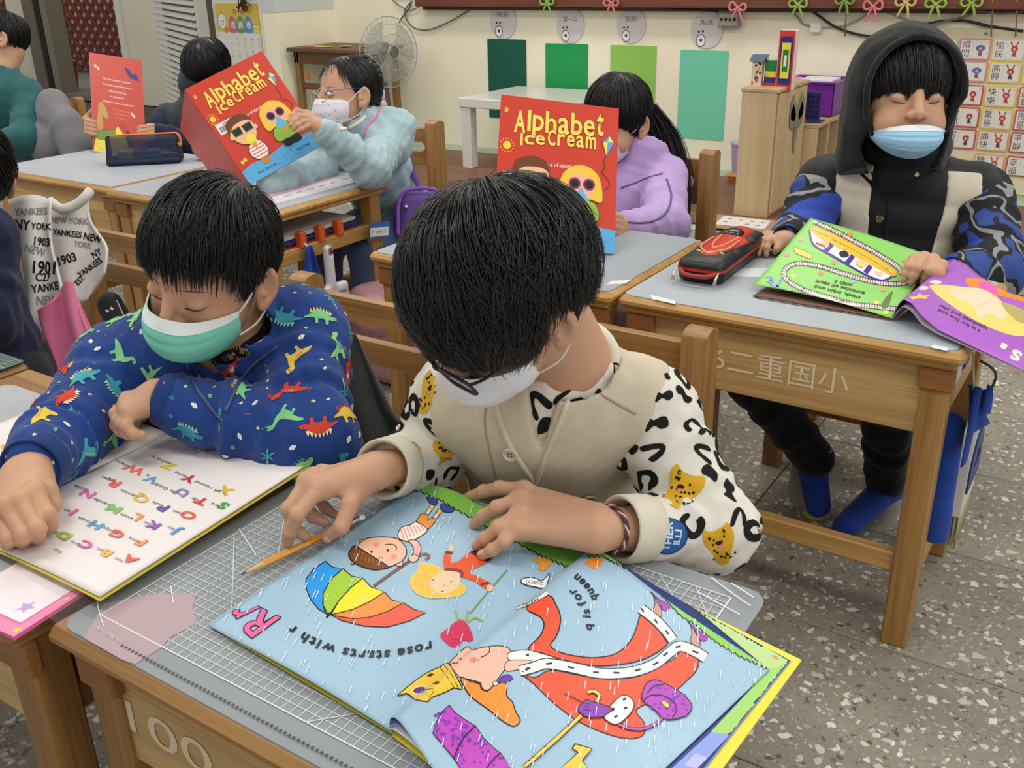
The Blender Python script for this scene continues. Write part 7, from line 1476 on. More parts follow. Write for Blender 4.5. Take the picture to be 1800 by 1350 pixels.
# floor fan
def fan():
    c = YP(684, 92, 4.78); n = nrm(np.array([-FW[0], -FW[1], 0])*.80+np.array([RT[0], RT[1], 0])*.60+np.array([0, 0, .05])); r = thing('fan', 'grey standing fan with a clear round cage by the left wall', 'fan', (c[0], c[1], .1))
    ux = nrm(np.cross([0, 0, 1], n)); uy = np.cross(n, ux); M = np.eye(4); M[:3, 0] = ux; M[:3, 1] = uy; M[:3, 2] = n; M[:3, 3] = c; R = .205; g1 = mat('#a9a8a3', .35); g2 = mat('#8f8e8a', .35)
    obj('foot', MB().lathe([(.001, 0), (.17, 0), (.175, .012), (.15, .03), (.03, .045), (.001, .045)][::1], (c[0], c[1], .1), 28), g1, r); obj('pole', cyl(np.array([c[0], c[1], .14]), c-n*.09-np.array([0, 0, .05]), .016), mat('#57534d', .4), r)
    obj('motor', MB().lathe([(.001, -.15), (.045, -.145), (.062, -.11), (.062, -.05), (.05, -.035), (.001, -.035)], (0, 0, 0), 24, M), g2, r)
    gm = NT('clear_blade'); gm.b.inputs['Base Color'].default_value = lin('#b9bab8'); gm.b.inputs['Alpha'].default_value = .35; gm.b.inputs['Roughness'].default_value = .3
    for k in range(3):
        t0 = k*2.094+.4; bl = obj('blade', MB().sheet(lambda u, v: tf(M, ((.03+.15*u)*math.cos(t0+(v-.5)*1.4*(.6+.6*u)), (.03+.15*u)*math.sin(t0+(v-.5)*1.4*(.6+.6*u)), .02*(v-.5))), 6, 6, .002), gm.m, r, 180)
    wm = mat('#b5b4af', .4)
    cage = MB()
    for k in range(44):
        t = k*6.2832/44; cage.tube(spl([tf(M, ((.035+.0)*math.cos(t), .035*math.sin(t), .052)), tf(M, (.13*math.cos(t+.12), .13*math.sin(t+.12), .05)), tf(M, (R*math.cos(t+.2), R*math.sin(t+.2), .005))], 4), .0012, 4, False)
    o = obj('cage_wires', cage, wm, r, 180); o['kind'] = 'stuff'
    back = MB(); [back.tube(spl([tf(M, (.05*math.cos(t), .05*math.sin(t), -.07)), tf(M, (.14*math.cos(t), .14*math.sin(t), -.06)), tf(M, (R*math.cos(t), R*math.sin(t), -.005))], 4), .0012, 4, False) for t in np.arange(30)*6.2832/30]; o = obj('back_wires', back, wm, r, 180); o['kind'] = 'stuff'
    for rr, z in ((R, 0), (R*.78, .035), (R*.5, .05)): obj('cage_ring', MB().tube([tf(M, (rr*math.cos(t), rr*math.sin(t), z)) for t in np.linspace(0, 6.2832, 49)], .0035 if rr == R else .0016, 6, False), wm, r, 180)
    obj('hub_cap', MB().lathe([(.001, .062), (.03, .060), (.038, .052), (.038, .044), (.001, .044)][::-1], (0, 0, 0), 24, M), mat('#7d7a72', .3, .2, 40, metal=.5), r); obj('hub_rim', MB().tube([tf(M, (.039*math.cos(t), .039*math.sin(t), .054)) for t in np.linspace(0, 6.2832, 30)], .003, 6, False), mat('#c9c8c2', .3), r, 180)
fan()
# dark corner desk with game cards
cd_ = thing('corner_desk', 'dark brown desk in the rear corner with coloured cards on top', 'desk', (-4.48, 4.93, .1)); dw = wood('#5a3c22', '#7a5632', 0, 1, .5)
obj('desk_top', MB().box((-4.815, 4.69, .695), (-4.2, 5.14, .72), .006), dw, cd_); obj('apron', MB().box((-4.77, 4.73, .62), (-4.24, 4.75, .695), .003), dw, cd_); obj('side_apron', MB().box((-4.79, 4.73, .62), (-4.77, 5.1, .695), .003), dw, cd_)
for x in (-4.77, -4.25):
    for y in (4.75, 5.09): obj('leg', MB().box((x-.02, y-.02, .1), (x+.02, y+.02, .695), .003), wood('#7a5a36', '#96713f', 2, 1, .5), cd_)
obj('stretcher', MB().box((-4.75, 4.74, .46), (-4.27, 4.76, .5), .003), dw, cd_); obj('peg', MB().box((-4.70, 4.725, .52), (-4.68, 4.742, .57), .002), mat('#d9663a', .5), cd_)
rg = random.Random(9); cols = {'yellow': '#d9c25a', 'red': '#c4574a', 'white': '#d8d2c4', 'green': '#8fa35a'}
for k, (cn, wh) in enumerate((('yellow', 'leftmost'), ('red', 'left'), ('white', 'left'), ('yellow', 'middle'), ('red', 'right'), ('white', 'right'), ('yellow', 'rightmost'), ('green', 'only'))):
    x = -4.74+.062*k+rg.uniform(-.01, .01); y = 4.78+rg.uniform(0, .27); a = rg.uniform(0, 3); ux_ = np.array([math.cos(a), math.sin(a), 0]); uy_ = np.array([-ux_[1], ux_[0], 0])
    tag(obj('game_card', MB().prism(rrect(-.042, -.026, .042, .026, .005, 3), [], (x, y, .7205+.0012*k), tuple(ux_), tuple(uy_), .0011), mat(cols[cn], .6)), f'the {wh} {cn} card on the dark corner desk', 'card', 'game cards on the corner desk')
# homework poster with the tassel in front
def poster():
    p0 = YP(378, 0, 4.655); x0, x1 = -5.385, -4.975; z0, z1 = .30, .985; r = thing('poster', 'yellow and white printed chart on the pillar left of the corner desk', 'poster', (x0, 4.655, z0)); pn = obj('sheet', MB().box((x0, 4.651, z0), (x1, 4.6585, z1)), mat('#e2dfd8', .5), r); obj('edge_strip', MB().box((x1-.012, 4.648, z0), (x1, 4.6505, z1)), mat('#cfb35a', .5), r)
    W_, H_ = x1-x0, z1-z0; A = Art(); A.poly([(0, 0), (1, 0), (1, .255), (.0, .255)], '#dcbb4c'); A.text('第一組', .52, .075, .085, '#4a4030', (1, 0), (0, -.6))
    for k, (ch, c) in enumerate((('功', '#c96a82'), ('課', '#5d9b62'), ('表', '#5b8fc9'))):
        x = .36+.185*k; A.blob([(x-.085, .255), (x-.085, .17), (x-.05, .125), (x, .11), (x+.05, .125), (x+.085, .17), (x+.085, .255)], c); A.text(ch, x, .19, .12, '#f2efe8', (1, 0), (0, -.62), bold=.01)
    A.ell(.13, .16, .095, .075, '#e9e7e2', line='#6b665c', w=.006); [A.ell(x, .16, .012, .01, '#2d2a26', n=8) for x in (.10, .16)]; A.ell(.13, .185, .014, .009, '#2d2a26', n=8); A.ell(.2, .235, .05, .03, '#d9862f')
    A.poly([(.83, .19), (.95, .18), (.95, .26), (.83, .26)], '#e8d873', '#8a7a2c', .004); A.text('日', .89, .225, .05, '#6b5a1c', (1, 0), (0, -.6))
    for k in range(5):
        for j in range(6): A.text('一二三四五'[k], .28+.16*k, .32+.11*j, .04, ['#4a4a4a', '#57a06a', '#5a86b5', '#c06a6a', '#4a4a4a', '#8a8a8a'][j], (1, 0), (0, -.62)); A.ell(.28+.16*k, .365+.11*j, .035, .02, ['#d9d5cd', '#b9d9c0', '#c6d4e2', '#e2cdc6', '#d9d5cd', '#cfd9cf'][j])
    A.build('printed_table', pn, flat_map((x0, 4.6508, z1), (1, 0, 0), (0, 0, 1), W_, H_, 0), .5, .0004, .00003)
poster()
ts = thing('tassel', 'dark brown tassel hanging over the top of the yellow chart', 'tassel', YP(428, -6, 4.6)); rg = np.random.default_rng(1)
for k in range(26):
    a = np.array(LOC[ts.name])+np.array([rg.normal()*.012, rg.normal()*.008, 0]); obj('strand', MB().tube(spl([a, a+np.array([rg.normal()*.015, 0, -.03]), a+np.array([rg.normal()*.035, rg.normal()*.01, -.045-.05*rg.random()])], 3), .004, 5), mat('#4d2f1c', .8), ts, 180)
obj('knot', MB().lathe([(.001, -.02), (.02, -.01), (.022, .02), (.012, .09), (.001, .1)], LOC[ts.name], 12), mat('#4d2f1c', .8), ts)
q0 = onplane(345, 2, LA-ln*.0+ln*.03, ln); tag(obj('paper_tag', MB().prism([(0, 0), (.07, -.01), (.075, .07), (.04, .09), (0, .07)], [], q0-lu*.03, tuple(lu), (0, 0, 1), .004), mat('#d0a468', .6)), 'small tan paper cut-out stuck on the white louvred door', 'paper cut-out')
# white side table
wt = thing('side_table', 'small square white side table under the green papers', 'table', (-2.98, 4.85, .1)); wm = mat('#dcdad3', .3, spec=.5)
obj('table_top', MB().box((-3.33, 4.52, .45), (-2.62, 5.13, .503), .005), wm, wt)
for x in (-3.29, -2.66):
    for y in (4.56, 5.09): obj('leg', MB().box((x-.032, y-.032, .112 if y < 4.98 else .1), (x+.032, y+.032, .45), .003), wm, wt)
# pale wooden cabinet and low shelf
pw = wood('#b99f78', '#cdb68f', 2, .35, .5); pw2 = wood('#b0956c', '#c4ab82', 1, .35, .5)
cb = thing('cabinet', 'tall pale wooden cabinet with a silver dragonfly ornament', 'cabinet', (-1.478, 4.4, .112)); obj('end_panel', MB().box((-1.555, 4.19, .112), (-1.40, 4.205, .67), .002), pw, cb); obj('carcass', MB().box((-1.553, 4.205, .112), (-1.405, 4.60, .655), .002), pw, cb); obj('door', MB().box((-1.405, 4.215, .13), (-1.392, 4.59, .65), .003), pw, cb); obj('top_board', MB().box((-1.56, 4.185, .655), (-1.388, 4.605, .672), .003), pw2, cb)
dm = mat('#8f8b86', .35, metal=.6); dr_ = obj('ornament', MB().prism([(x, z) for x, z in ((0, -.16), (.018, -.10), (.02, 0), (.012, .05), (0, .06), (-.012, .05), (-.02, 0), (-.018, -.10))], [], (-1.391, 4.45, .52), (0, 1, 0), (0, 0, 1), .006), dm, cb)
for sgn in (-1, 1):
    for z in (.0, .06): link_child(dr_, 'wing', MB().prism([(0, 0), (sgn*.04, -.03), (sgn*.085, -.01), (sgn*.095, .05), (sgn*.06, .09), (sgn*.02, .04)][::1], [], (-1.390, 4.45, .50+z*.6), (0, 1, 0), (0, 0, 1), .004), dm)
ls = thing('low_shelf', 'low pale wooden open shelf behind the tall cabinet', 'shelf', (-1.48, 4.85, .1)); X0, X1 = -1.63, -1.335
obj('top_board', MB().box((X0, 4.62, .45), (X1, 5.18, .47), .003), pw2, ls); obj('bottom_board', MB().box((X0, 4.62, .112), (X1, 5.18, .13), .003), pw2, ls); obj('back_board', MB().box((X0, 4.62, .13), (X0+.012, 5.18, .45)), pw, ls)
for y in (4.62, 4.80, 4.98, 5.165): obj('divider', MB().box((X0+.012, y, .13), (X1, y+.015, .45), .002), pw, ls)
def stripe_box(nm, label, lo, hi, cols, cat='toy'):
    r = thing(nm, label, cat, ((lo[0]+hi[0])/2, (lo[1]+hi[1])/2, lo[2])); obj('shell', MB().box(lo, hi, .003), mat(cols[0], .4), r); return r
t1 = thing('toy_figure', 'small pale toy house with blue roof at the left end of the cabinet top', 'toy', YP(1330, 156, 4.3)); b = np.array(LOC[t1.name]); obj('base', MB().box(b+np.array([-.03, -.025, 0]), b+np.array([.03, .025, .012]), .002), mat('#b9b4b4', .5), t1); bd = obj('body', MB().box(b+np.array([-.022, -.018, .012]), b+np.array([.022, .018, .115]), .003), mat('#d9c6b4', .5), t1); obj('roof', MB().prism([(-.035, 0), (.03, 0), (.04, .03), (-.022, .03)], [], b+np.array([0, .02, .115]), (1, 0, 0), (0, 0, 1), .045), mat('#6f86a6', .5), t1)
A = Art(); r_ = random.Random(2)
for k in range(14): A.ell(r_.uniform(-.018, .018), r_.uniform(.02, .11), .005, .006, ['#2f2a3a', '#a8452f', '#c99a2f', '#3a4a7a'][k % 4], n=7)
A.build('painted_spots', bd, planar(b+np.array([0, -.0185, 0]), (1, 0, 0), (0, 0, 1)), 1)
t2 = thing('toy_canister', 'striped green, yellow and blue canister on the cabinet top', 'toy', YP(1357, 157, 4.32)); b = np.array(LOC[t2.name])
for k, (z0, z1, c) in enumerate(((0, .03, '#c8372c'), (.03, .055, '#2b2f86'), (.055, .078, '#e3c63a'), (.078, .125, '#1f7f3a'), (.125, .132, '#dcd9d0'))): obj('band', MB().lathe([(.001, z0), (.038, z0), (.038, z1), (.001, z1)], b, 20), mat(c, .4), t2, 35)
t3 = thing('toy_box', 'tall toy box with nested red, blue, yellow and green frames', 'toy', YP(1378, 158, 4.30)); b = np.array(LOC[t3.name]); obj('box_body', MB().box(b+np.array([-.034, -.02, 0]), b+np.array([.036, .03, .245]), .002), mat('#e3dfd2', .5), t3)
for k, (w_, h0, h1, c) in enumerate(((.034, 0, .245, '#cf3a2e'), (.0265, .024, .221, '#2a2c80'), (.019, .05, .195, '#ecd83a'), (.012, .078, .168, '#1d7a36'), (.006, .10, .145, '#e6e3da'))): obj('frame', MB().box(b+np.array([.002-w_, -.0212-.0012*k, h0]), b+np.array([.002+w_, -.0200-.0012*k, h1])), mat(c, .4), t3)
bn = thing('storage_bin', 'purple plastic bin of papers on the low shelf', 'bin', (-1.47, 4.98, .47)); pm = mat('#6f2791', .4)
def binwall(a, b_): return MB().prism([(0, 0), (1, 0), (1.0, 1), (0.0, 1)], [], a, tuple(np.array(b_)-np.array(a)), (0, 0, .15), .006)
BX0, BX1, BY0, BY1 = -1.60, -1.345, 4.86, 5.13; obj('bin_floor', MB().box((BX0+.02, BY0+.02, .47), (BX1-.02, BY1-.02, .478)), pm, bn)
for lo, hi in (((BX0, BY0, .478), (BX1, BY0+.006, .63)), ((BX0, BY1-.006, .478), (BX1, BY1, .63)), ((BX0, BY0, .478), (BX0+.006, BY1, .63)), ((BX1-.006, BY0, .478), (BX1, BY1, .63))): obj('bin_wall', MB().box(lo, hi, .002), pm, bn)
obj('bin_rim', MB().prism([(BX0-.012, BY0-.012), (BX1+.012, BY0-.012), (BX1+.012, BY1+.012), (BX0-.012, BY1+.012)], [[(BX0+.004, BY0+.004), (BX0+.004, BY1-.004), (BX1-.004, BY1-.004), (BX1-.004, BY0+.004)]], (0, 0, .628), (1, 0, 0), (0, 1, 0), .006), mat('#7d33a1', .4), bn)
tag(obj('paper_stack', MB().box((-1.53, 4.90, .56), (-1.37, 5.05, .64), .004, None), mat('#e4dfe0', .6)), 'white papers sticking out of the purple bin', 'papers'); tag(obj('pink_card', MB().box((-1.585, 4.90, .56), (-1.54, 5.0, .638), .004), mat('#e58fc0', .6)), 'pink card in the purple bin beside the white papers', 'card')
gg = thing('grid_game', 'dark blue grid game standing on the low shelf', 'game', (-1.42, 4.70, .47)); gmx = mat('#262a66', .45); holes = [[(-.05+.02*i+.0065*math.cos(t), .025+.022*j+.0065*math.sin(t)) for t in np.arange(8)*-.785] for i in range(6) for j in range(5)]
obj('grid_panel', MB().prism([(-.065, .0), (.065, .0), (.065, .135), (-.065, .135)], holes, (-1.42, 4.70, .47), (1, 0, 0), (0, 0, 1), .01), gmx, gg); obj('grid_backing', MB().box((-1.48, 4.701, .475), (-1.36, 4.706, .6)), mat('#8e4a6a', .5), gg); obj('grid_foot', MB().box((-1.50, 4.66, .47), (-1.34, 4.74, .478), .002), gmx, gg)
rt = thing('toy_car', 'red toy in front of the blue grid game on the low shelf', 'toy', (-1.45, 4.65, .47)); obj('toy_body', MB().box((-1.52, 4.625, .47), (-1.40, 4.655, .49), .006), mat('#a83a36', .4), rt); obj('toy_cab', MB().box((-1.49, 4.63, .49), (-1.44, 4.652, .505), .006), mat('#2c2438', .4), rt)
lb = thing('bucket', 'lilac plastic bucket between the wall and the pale cabinet', 'bucket', U(1291, 310, .112)+np.array([.03, .05, 0])); obj('bucket_body', MB().lathe([(.001, 0), (.06, 0), (.075, .17), (.07, .17), (.055, .01)], LOC[lb.name], 20), mat('#b39fc9', .4), lb); obj('rim', MB().lathe([(.075, .165), (.081, .168), (.081, .176), (.07, .176)], LOC[lb.name], 20), mat('#bba8d0', .4), lb)
ob = U(1283, 318, .112); tag(obj('orange_bowl', MB().lathe([(.001, 0), (.03, 0), (.05, .03), (.046, .03), (.001, .006)], ob+np.array([.02, .02, 0]), 18), mat('#d98a4f', .5)), 'small orange bowl on the platform beside the lilac bucket', 'bowl')
cbd = thing('cardboard', 'brown cardboard sheet on the platform in front of the cabinet', 'cardboard', (-1.42, 4.05, .112)); obj('sheet', MB().prism([(-1.60, 3.92), (-1.19, 3.94), (-1.23, 4.17), (-1.64, 4.15)], [], (0, 0, .1125), (1, 0, 0), (0, 1, 0), .004), mat('#a58466', .8, .1, 20), cbd)
for k in range(6): obj('hand_cut_slot', MB().box((-1.245+.004*k, 3.96+.033*k, .1165), (-1.215+.004*k, 3.972+.033*k, .1172)), mat('#d6c7ae', .7), cbd)
ws = tag(obj('written_sheet', MB().prism([(-1.555, 3.965), (-1.335, 3.985), (-1.36, 4.14), (-1.575, 4.13)], [], (0, 0, .1175), (1, 0, 0), (0, 1, 0), .0008), mat('#dcd7d2', .6)), 'white sheet of handwritten notes lying on the cardboard', 'sheet'); A = Art()
for j in range(2):
    for k in range(4): A.text('語文國字寫一寫好'[j*4+k], -1.53+.05*k, 4.09-.06*j, .022, '#4a4645')
A.build('handwriting', ws, planar((0, 0, .1184), (1, 0, 0), (0, 1, 0)), 1)
# feelings card chart
def chart():
    y = WY-.02; r = thing('card_chart', 'cloth wall chart of feeling word cards hung by strings', 'chart', (-.75, y, .1)); obj('cloth', MB().box((-1.19, y, .12), (-.2, y+.006, .865), .002), mat('#d9d0b0', .8, .04, 8), r)
    xs = [-1.166, -1.02, -.876, -.732, -.588, -.444]; zs = [.822, .722, .615, .512, .410, .300]; wd = {(0, 0): ('無聊', 'p'), (1, 0): ('不安', 'g'), (2, 0): ('煩悶', 'p'), (3, 0): ('愉快', 'y'), (4, 0): ('感動', 'g'), (2, 1): ('挫折', 'p'), (3, 1): ('高興', 'Y'), (2, 2): ('煩惱', 'r'), (3, 2): ('快樂', 'Y'), (4, 2): ('感動', 'r'), (2, 3): ('生氣', 'r'), (3, 3): ('驚喜', 'Y'), (4, 3): ('得意', 'r'), (2, 4): ('害羞', 'r'), (3, 4): ('痛快', 'o'), (4, 4): ('平靜', 'R'), (3, 5): ('難過', 'o'), (4, 5): ('幸福', 'R'), (0, 1): ('傷心', 'p'), (1, 1): ('害怕', 'g'), (4, 1): ('期待', 'Y'), (1, 2): ('擔心', 'p')}
    fr = {'p': '#cf8a86', 'g': '#b9c08a', 'y': '#d9d08a', 'Y': '#dcc45a', 'r': '#c0564a', 'R': '#b2503f', 'o': '#d8a56a'}; fg = {'p': '#4f6fb0', 'g': '#b0584a', 'y': '#b5483c', 'Y': '#b8483c', 'r': '#a84a3c', 'R': '#b06a80', 'o': '#b0604a'}; k = 0
    for (i, j), (t, c) in wd.items():
        x0, z1 = xs[i]+.004, zs[j]; w, h = .136, .094; cdn = obj('word_card', MB().prism(rrect(0, 0, w, h, .006, 3), [], (x0, y-.001, z1-h), (1, 0, 0), (0, 0, 1), .004), mat(fr[c], .6), r); k += 1
        A = Art(); A.poly([(.05, .07), (.95, .07), (.95, .93), (.05, .93)], '#dedad6'); A.text(t[0], .22, .30, .40, '#2e2a2a', (.72, 0), (0, -1.0)); A.text(t[1], .22, .70, .40, '#2e2a2a', (.72, 0), (0, -1.0)); q = random.Random(i*9+j)
        A.stroke([(.43, .12), (.43, .88)], .008, '#b9b4b0')
        if c in 'yYo': [A.blob([(.66+s_*.03, .42), (.66+s_*.14, .14), (.66+s_*.08, .14)], fg[c], n=3) for s_ in (-1, 1)]
        A.ell(.68, .45, .11 if c != 'p' else .15, .15, fg[c] if c != 'p' or q.random() < .7 else '#6d5aa0'); A.ell(.68, .47, .05, .07, '#dca98c', n=10); A.blob([(.66, .58), (.72, .58), (.75, .78), (.63, .78)], ['#4a4a55', '#c08a5a', '#b5483c'][q.randrange(3)], n=3); A.stroke([(.70, .72), (.78, .86)], .02, '#5a5560'); A.ell(.90, .15, .018, .025, '#b5483c', n=7)
        f = flat_map((x0, y-.0052, z1), (1, 0, 0), (0, 0, 1), w, h); A.build('printed_card', cdn, f, .6, .0003, .00002)
    for px in (1488, 1745, 1788): a = YP(px, -8, WY-.115); b = YP(px-3, 64, WY-.03); obj('string', MB().tube([a, (a+b)/2+np.array([.002, -.002, 0]), b], .0035, 6), mat('#a5773f', .8), r, 180)
    for px, py in ((1660, 62), (1733, 59)): b = YP(px, py, y); obj('eyelet', MB().lathe([(.001, 0), (.006, .0), (.006, .004), (.001, .004)], (0, 0, 0), 12, axisM(b, b+np.array([0, -1, 0]))), mat('#4f8a6a', .4, metal=.3), r)
chart()
# small things on and around the desks
# mesh pencil case with orange zip
def mesh_case():
    c = (U(190, 291, .601)+U(318, 285, .601))/2; ux = nrm(U(318, 285, .601)-U(190, 291, .601)); L = np.linalg.norm(U(318, 285, .601)-U(190, 291, .601)); uy = nrm(np.cross([0, 0, 1], ux)); r = thing('pencil_case', 'navy see-through mesh pencil case with orange zip on the left rear desk', 'pencil case', c)
    k = NT('dark_mesh'); k.b.inputs['Base Color'].default_value = lin('#2c3654'); k.b.inputs['Alpha'].default_value = .45; k.b.inputs['Roughness'].default_value = .4
    f = lambda s, w, z: c+ux*s*L/2+uy*w+np.array([0, 0, z]); H = .085
    for sg in (-1, 1):
        def side(u, v): return f((u*2-1)*(1-.06*v), sg*(.045*(1-.35*v))+.03, .004+H*v)
        obj('mesh_side', MB().sheet(side, 14, 6, .001), k.m, r, 180); obj('bottom_band', MB().sheet(lambda u, v: np.array(side(u, v*.16))-uy*sg*.0012*-1, 10, 2, .0012), mat('#1d2540', .7), r, 180)
    obj('base', MB().box((-L/2, -.015, 0), (L/2, .075, .006), .003, np.vstack([np.column_stack([ux, uy, [0, 0, 1], c]), [0, 0, 0, 1]])), mat('#1d2540', .7), r)
    for sg in (-1, 1): obj('end_panel', MB().sheet(lambda u, v: f(sg*(1-.06*v), .03+(u*2-1)*.045*(1-.35*v), .004+H*v), 4, 4, .001), mat('#1b2238', .7), r, 180)
    zp = [f(s, .03, .004+H+.002) for s in np.linspace(-.96, .96, 20)]; obj('zip', MB().tube(zp, .0065, 8, flat=.5), mat('#e0733a', .6), r, 180); obj('zip_pull', MB().tube(spl([f(.95, .03, H+.005), f(1.06, .01, H-.005), f(1.07, .0, H-.03), f(1.0, .0, H-.022)], 5), .004, 6), mat('#e0733a', .6), r, 180)
    for nm, lab, cat, a, w_, cc in (('eraser', 'yellow green eraser inside the mesh pencil case', 'eraser', -.3, .05, '#b5ad5a'), ('glue_stick', 'blue glue stick inside the mesh pencil case', 'glue stick', .05, .045, '#3f76a8')): p = f(a, .03, .012); M = np.vstack([np.column_stack([ux, uy, [0, 0, 1], p]), [0, 0, 0, 1]]); tag(obj(nm, MB().box((-w_, -.014, 0), (w_, .014, .03), .004, M), mat(cc, .5)), lab, cat)
mesh_case()
pc = U(366, 283, .601)+np.array([0, .05, 0]); pk = thing('pencil_case', 'rounded pink and white pencil case behind the tilted red book', 'pencil case', pc); s = SDF(pc-.14, pc+.16, .004); e = nrm(U(395, 285, .6)-U(340, 287, .6)); s.cone(pc-e*.05+np.array([0, 0, .038]), pc+e*.06+np.array([0, 0, .036]), .037, .036, k=.01); V, Q = s.mesh(); obj_ = link_mesh('case_body', V, Q, mat('#df8f98', .6), pk, 180); obj('white_band', MB().tube([pc-e*.03+np.array([0, 0, .038]), pc+e*.03+np.array([0, 0, .037])], .0385, 24, False), mat('#e4d9da', .6), pk, 60); obj('zip', MB().tube([pc-e*.05+np.array([0, -.01, .0755]), pc+e*.06+np.array([0, -.01, .0735])], .003, 6), mat('#c96f7c', .5), pk, 180)
# black and red pencil case with a racing car front
def car_case():
    a, b, c, d = [U(*p, .601) for p in ((1186, 492), (1268, 504), (1294, 440), (1213, 424))]; ux = nrm(b-a); L = np.linalg.norm(b-a); uy = nrm((d-a)-ux*np.dot(d-a, ux)); Wd = np.dot(d-a, uy); r = thing('pencil_case', 'black and red hard pencil case with a racing car picture', 'pencil case', (a+c)/2); nz = np.array([0, 0, 1.]); M = np.eye(4); M[:3, 0] = ux; M[:3, 1] = uy; M[:3, 3] = a
    def ring(z, ins, rr): return [tf(M, (x, y, z)) for x, y in rrect(ins, ins, L-ins, Wd-ins, rr, 5)]
    def shell(levels):
        V = []; n = 24
        for z, ins in levels: V += ring(z, ins, .02)
        V = np.array(V); n = len(ring(0, 0, .02)); F = [(i*n+j, i*n+(j+1) % n, (i+1)*n+(j+1) % n, (i+1)*n+j) for i in range(len(levels)-1) for j in range(n)]+[tuple(range(n))[::-1], tuple((len(levels)-1)*n+j for j in range(n))]; m = MB(); m.add(V, F); return m
    obj('lower_shell', shell([(0, .008), (.004, .002), (.02, 0), (.024, .001)]), mat('#141416', .45), r, 50); obj('zip_band', shell([(.023, -.0012), (.0285, -.0012)]), mat('#b5301f', .5), r, 40); up = obj('lid', shell([(.028, 0), (.034, 0), (.042, .005), (.046, .013), (.0475, .022)]), mat('#1f2024', .4), r, 60)
    s = SDF(np.min([a, b, c, d], 0)-.02, np.max([a, b, c, d], 0)+.11, .0025); cx = lambda x, y, z: tf(M, (x*L, y*Wd, z))
    s.cone(cx(.5, .22, .040), cx(.5, .85, .044), .026, .03, k=.01, flat=nz, fs=2.2); s.cone(cx(.2, .62, .04), cx(.24, .30, .039), .013, .010, k=.012, flat=nz, fs=1.6); s.cone(cx(.8, .62, .04), cx(.76, .30, .039), .013, .010, k=.012, flat=nz, fs=1.6); V, Q = s.mesh(); cr = link_mesh('car_relief', V, Q, mat('#c8341f', .3, coat=.4), r, 180)
    s = SDF(np.min([a, b, c, d], 0)-.02, np.max([a, b, c, d], 0)+.11, .0025); s.ell(cx(.5, .70, .054), (.022, .024, .010), k=0); V, Q = s.mesh(); link_child_raw(cr, 'windscreen', V, Q, mat('#17181c', .15, coat=.5))
    for x in (.12, .88): s = SDF(cx(x, .5, .04)-.06, cx(x, .5, .04)+.06, .0025); s.ell(cx(x, .72, .04), (.012, .02, .010), k=0); s.ell(cx(x, .36, .038), (.010, .016, .008), k=0); V, Q = s.mesh(); link_child_raw(cr, 'wheel', V, Q, mat('#2a2b30', .5))
    for P in (((.5, .26), (.36, .40), (.30, .62)), ((.5, .26), (.64, .40), (.70, .62)), ((.2, .55), (.22, .28), (.5, .16)), ((.8, .55), (.78, .28), (.5, .16))): link_child(cr, 'pale_stripe', MB().tube(spl([cx(x, y, .0525 if y > .2 else .049) for x, y in P], 5), .0018, 6), mat('#e39a7e', .4), 180)
    for x in (.26, .74): link_child(cr, 'headlamp', MB().tube([cx(x-.06, .22, .048), cx(x+.06, .20, .048)], .0022, 6), mat('#c9c93f', .4), 180)
    obj('handle', MB().tube(spl([cx(.12, -.01, .024), cx(.3, -.06, .020), (cx(.7, -.06, .020)), cx(.88, -.01, .024)], 6), .0045, 8), mat('#9e2a1c', .5), r, 180)
    for x in (.04, .93): obj('zip_pull', MB().tube([cx(x, -.01, .027), cx(x-.01, -.05, .018), cx(x-.012, -.07, .006)], [.002, .003, .0042], 8, flat=.5), mat('#c3bdb2', .3, metal=.8), r, 180)
def link_child_raw(part, name, V, Q, m): o = link_mesh(name, V, Q, m, None, 180); o.parent = part; return o
car_case()
# workbook under the girl in pale blue
wb = thing('workbook', 'open workbook with pink band on the desk of the girl in pale blue', 'book', (-2.2, 1.95, .6)); P = [U(x, y, .6005)[:2] for x, y in ((452, 345), (585, 306), (640, 314), (500, 352))]; q = [U(430, 318, .6005)[:2], U(480, 360, .6005)[:2], U(652, 314, .6005)[:2], U(560, 292, .6005)[:2]]
pg = obj('page', MB().prism([tuple(p) for p in q], [], (0, 0, .5992), (1, 0, 0), (0, 1, 0), .003), mat('#d9d3d8', .5), wb); A = Art(); A.poly([(455, 343), (580, 306), (600, 308), (462, 352)], '#d8a0b8'); r_ = random.Random(6)
for c, cc in (((478, 318), '#b9b4a0'), ((508, 312), '#8f93ad'), ((505, 326), '#a3a0b5'), ((535, 309), '#b3c0a5'), ((540, 318), '#9096b5'), ((485, 332), '#c9b79a'), ((560, 304), '#b5aec2'), ((470, 326), '#d9b9a8')): A.ell(c[0], c[1], 13, 5, cc, n=12)
for k in range(6): A.stroke([(500+20*k, 345-5.6*k), (512+20*k, 341.5-5.6*k)], 1.2, '#b9aeb5')
A.build('printed_page', pg, lambda V: (np.array([U(x, y, .6023) for x, y in V]), np.tile([0, 0, 1.], (len(V), 1))), 20)
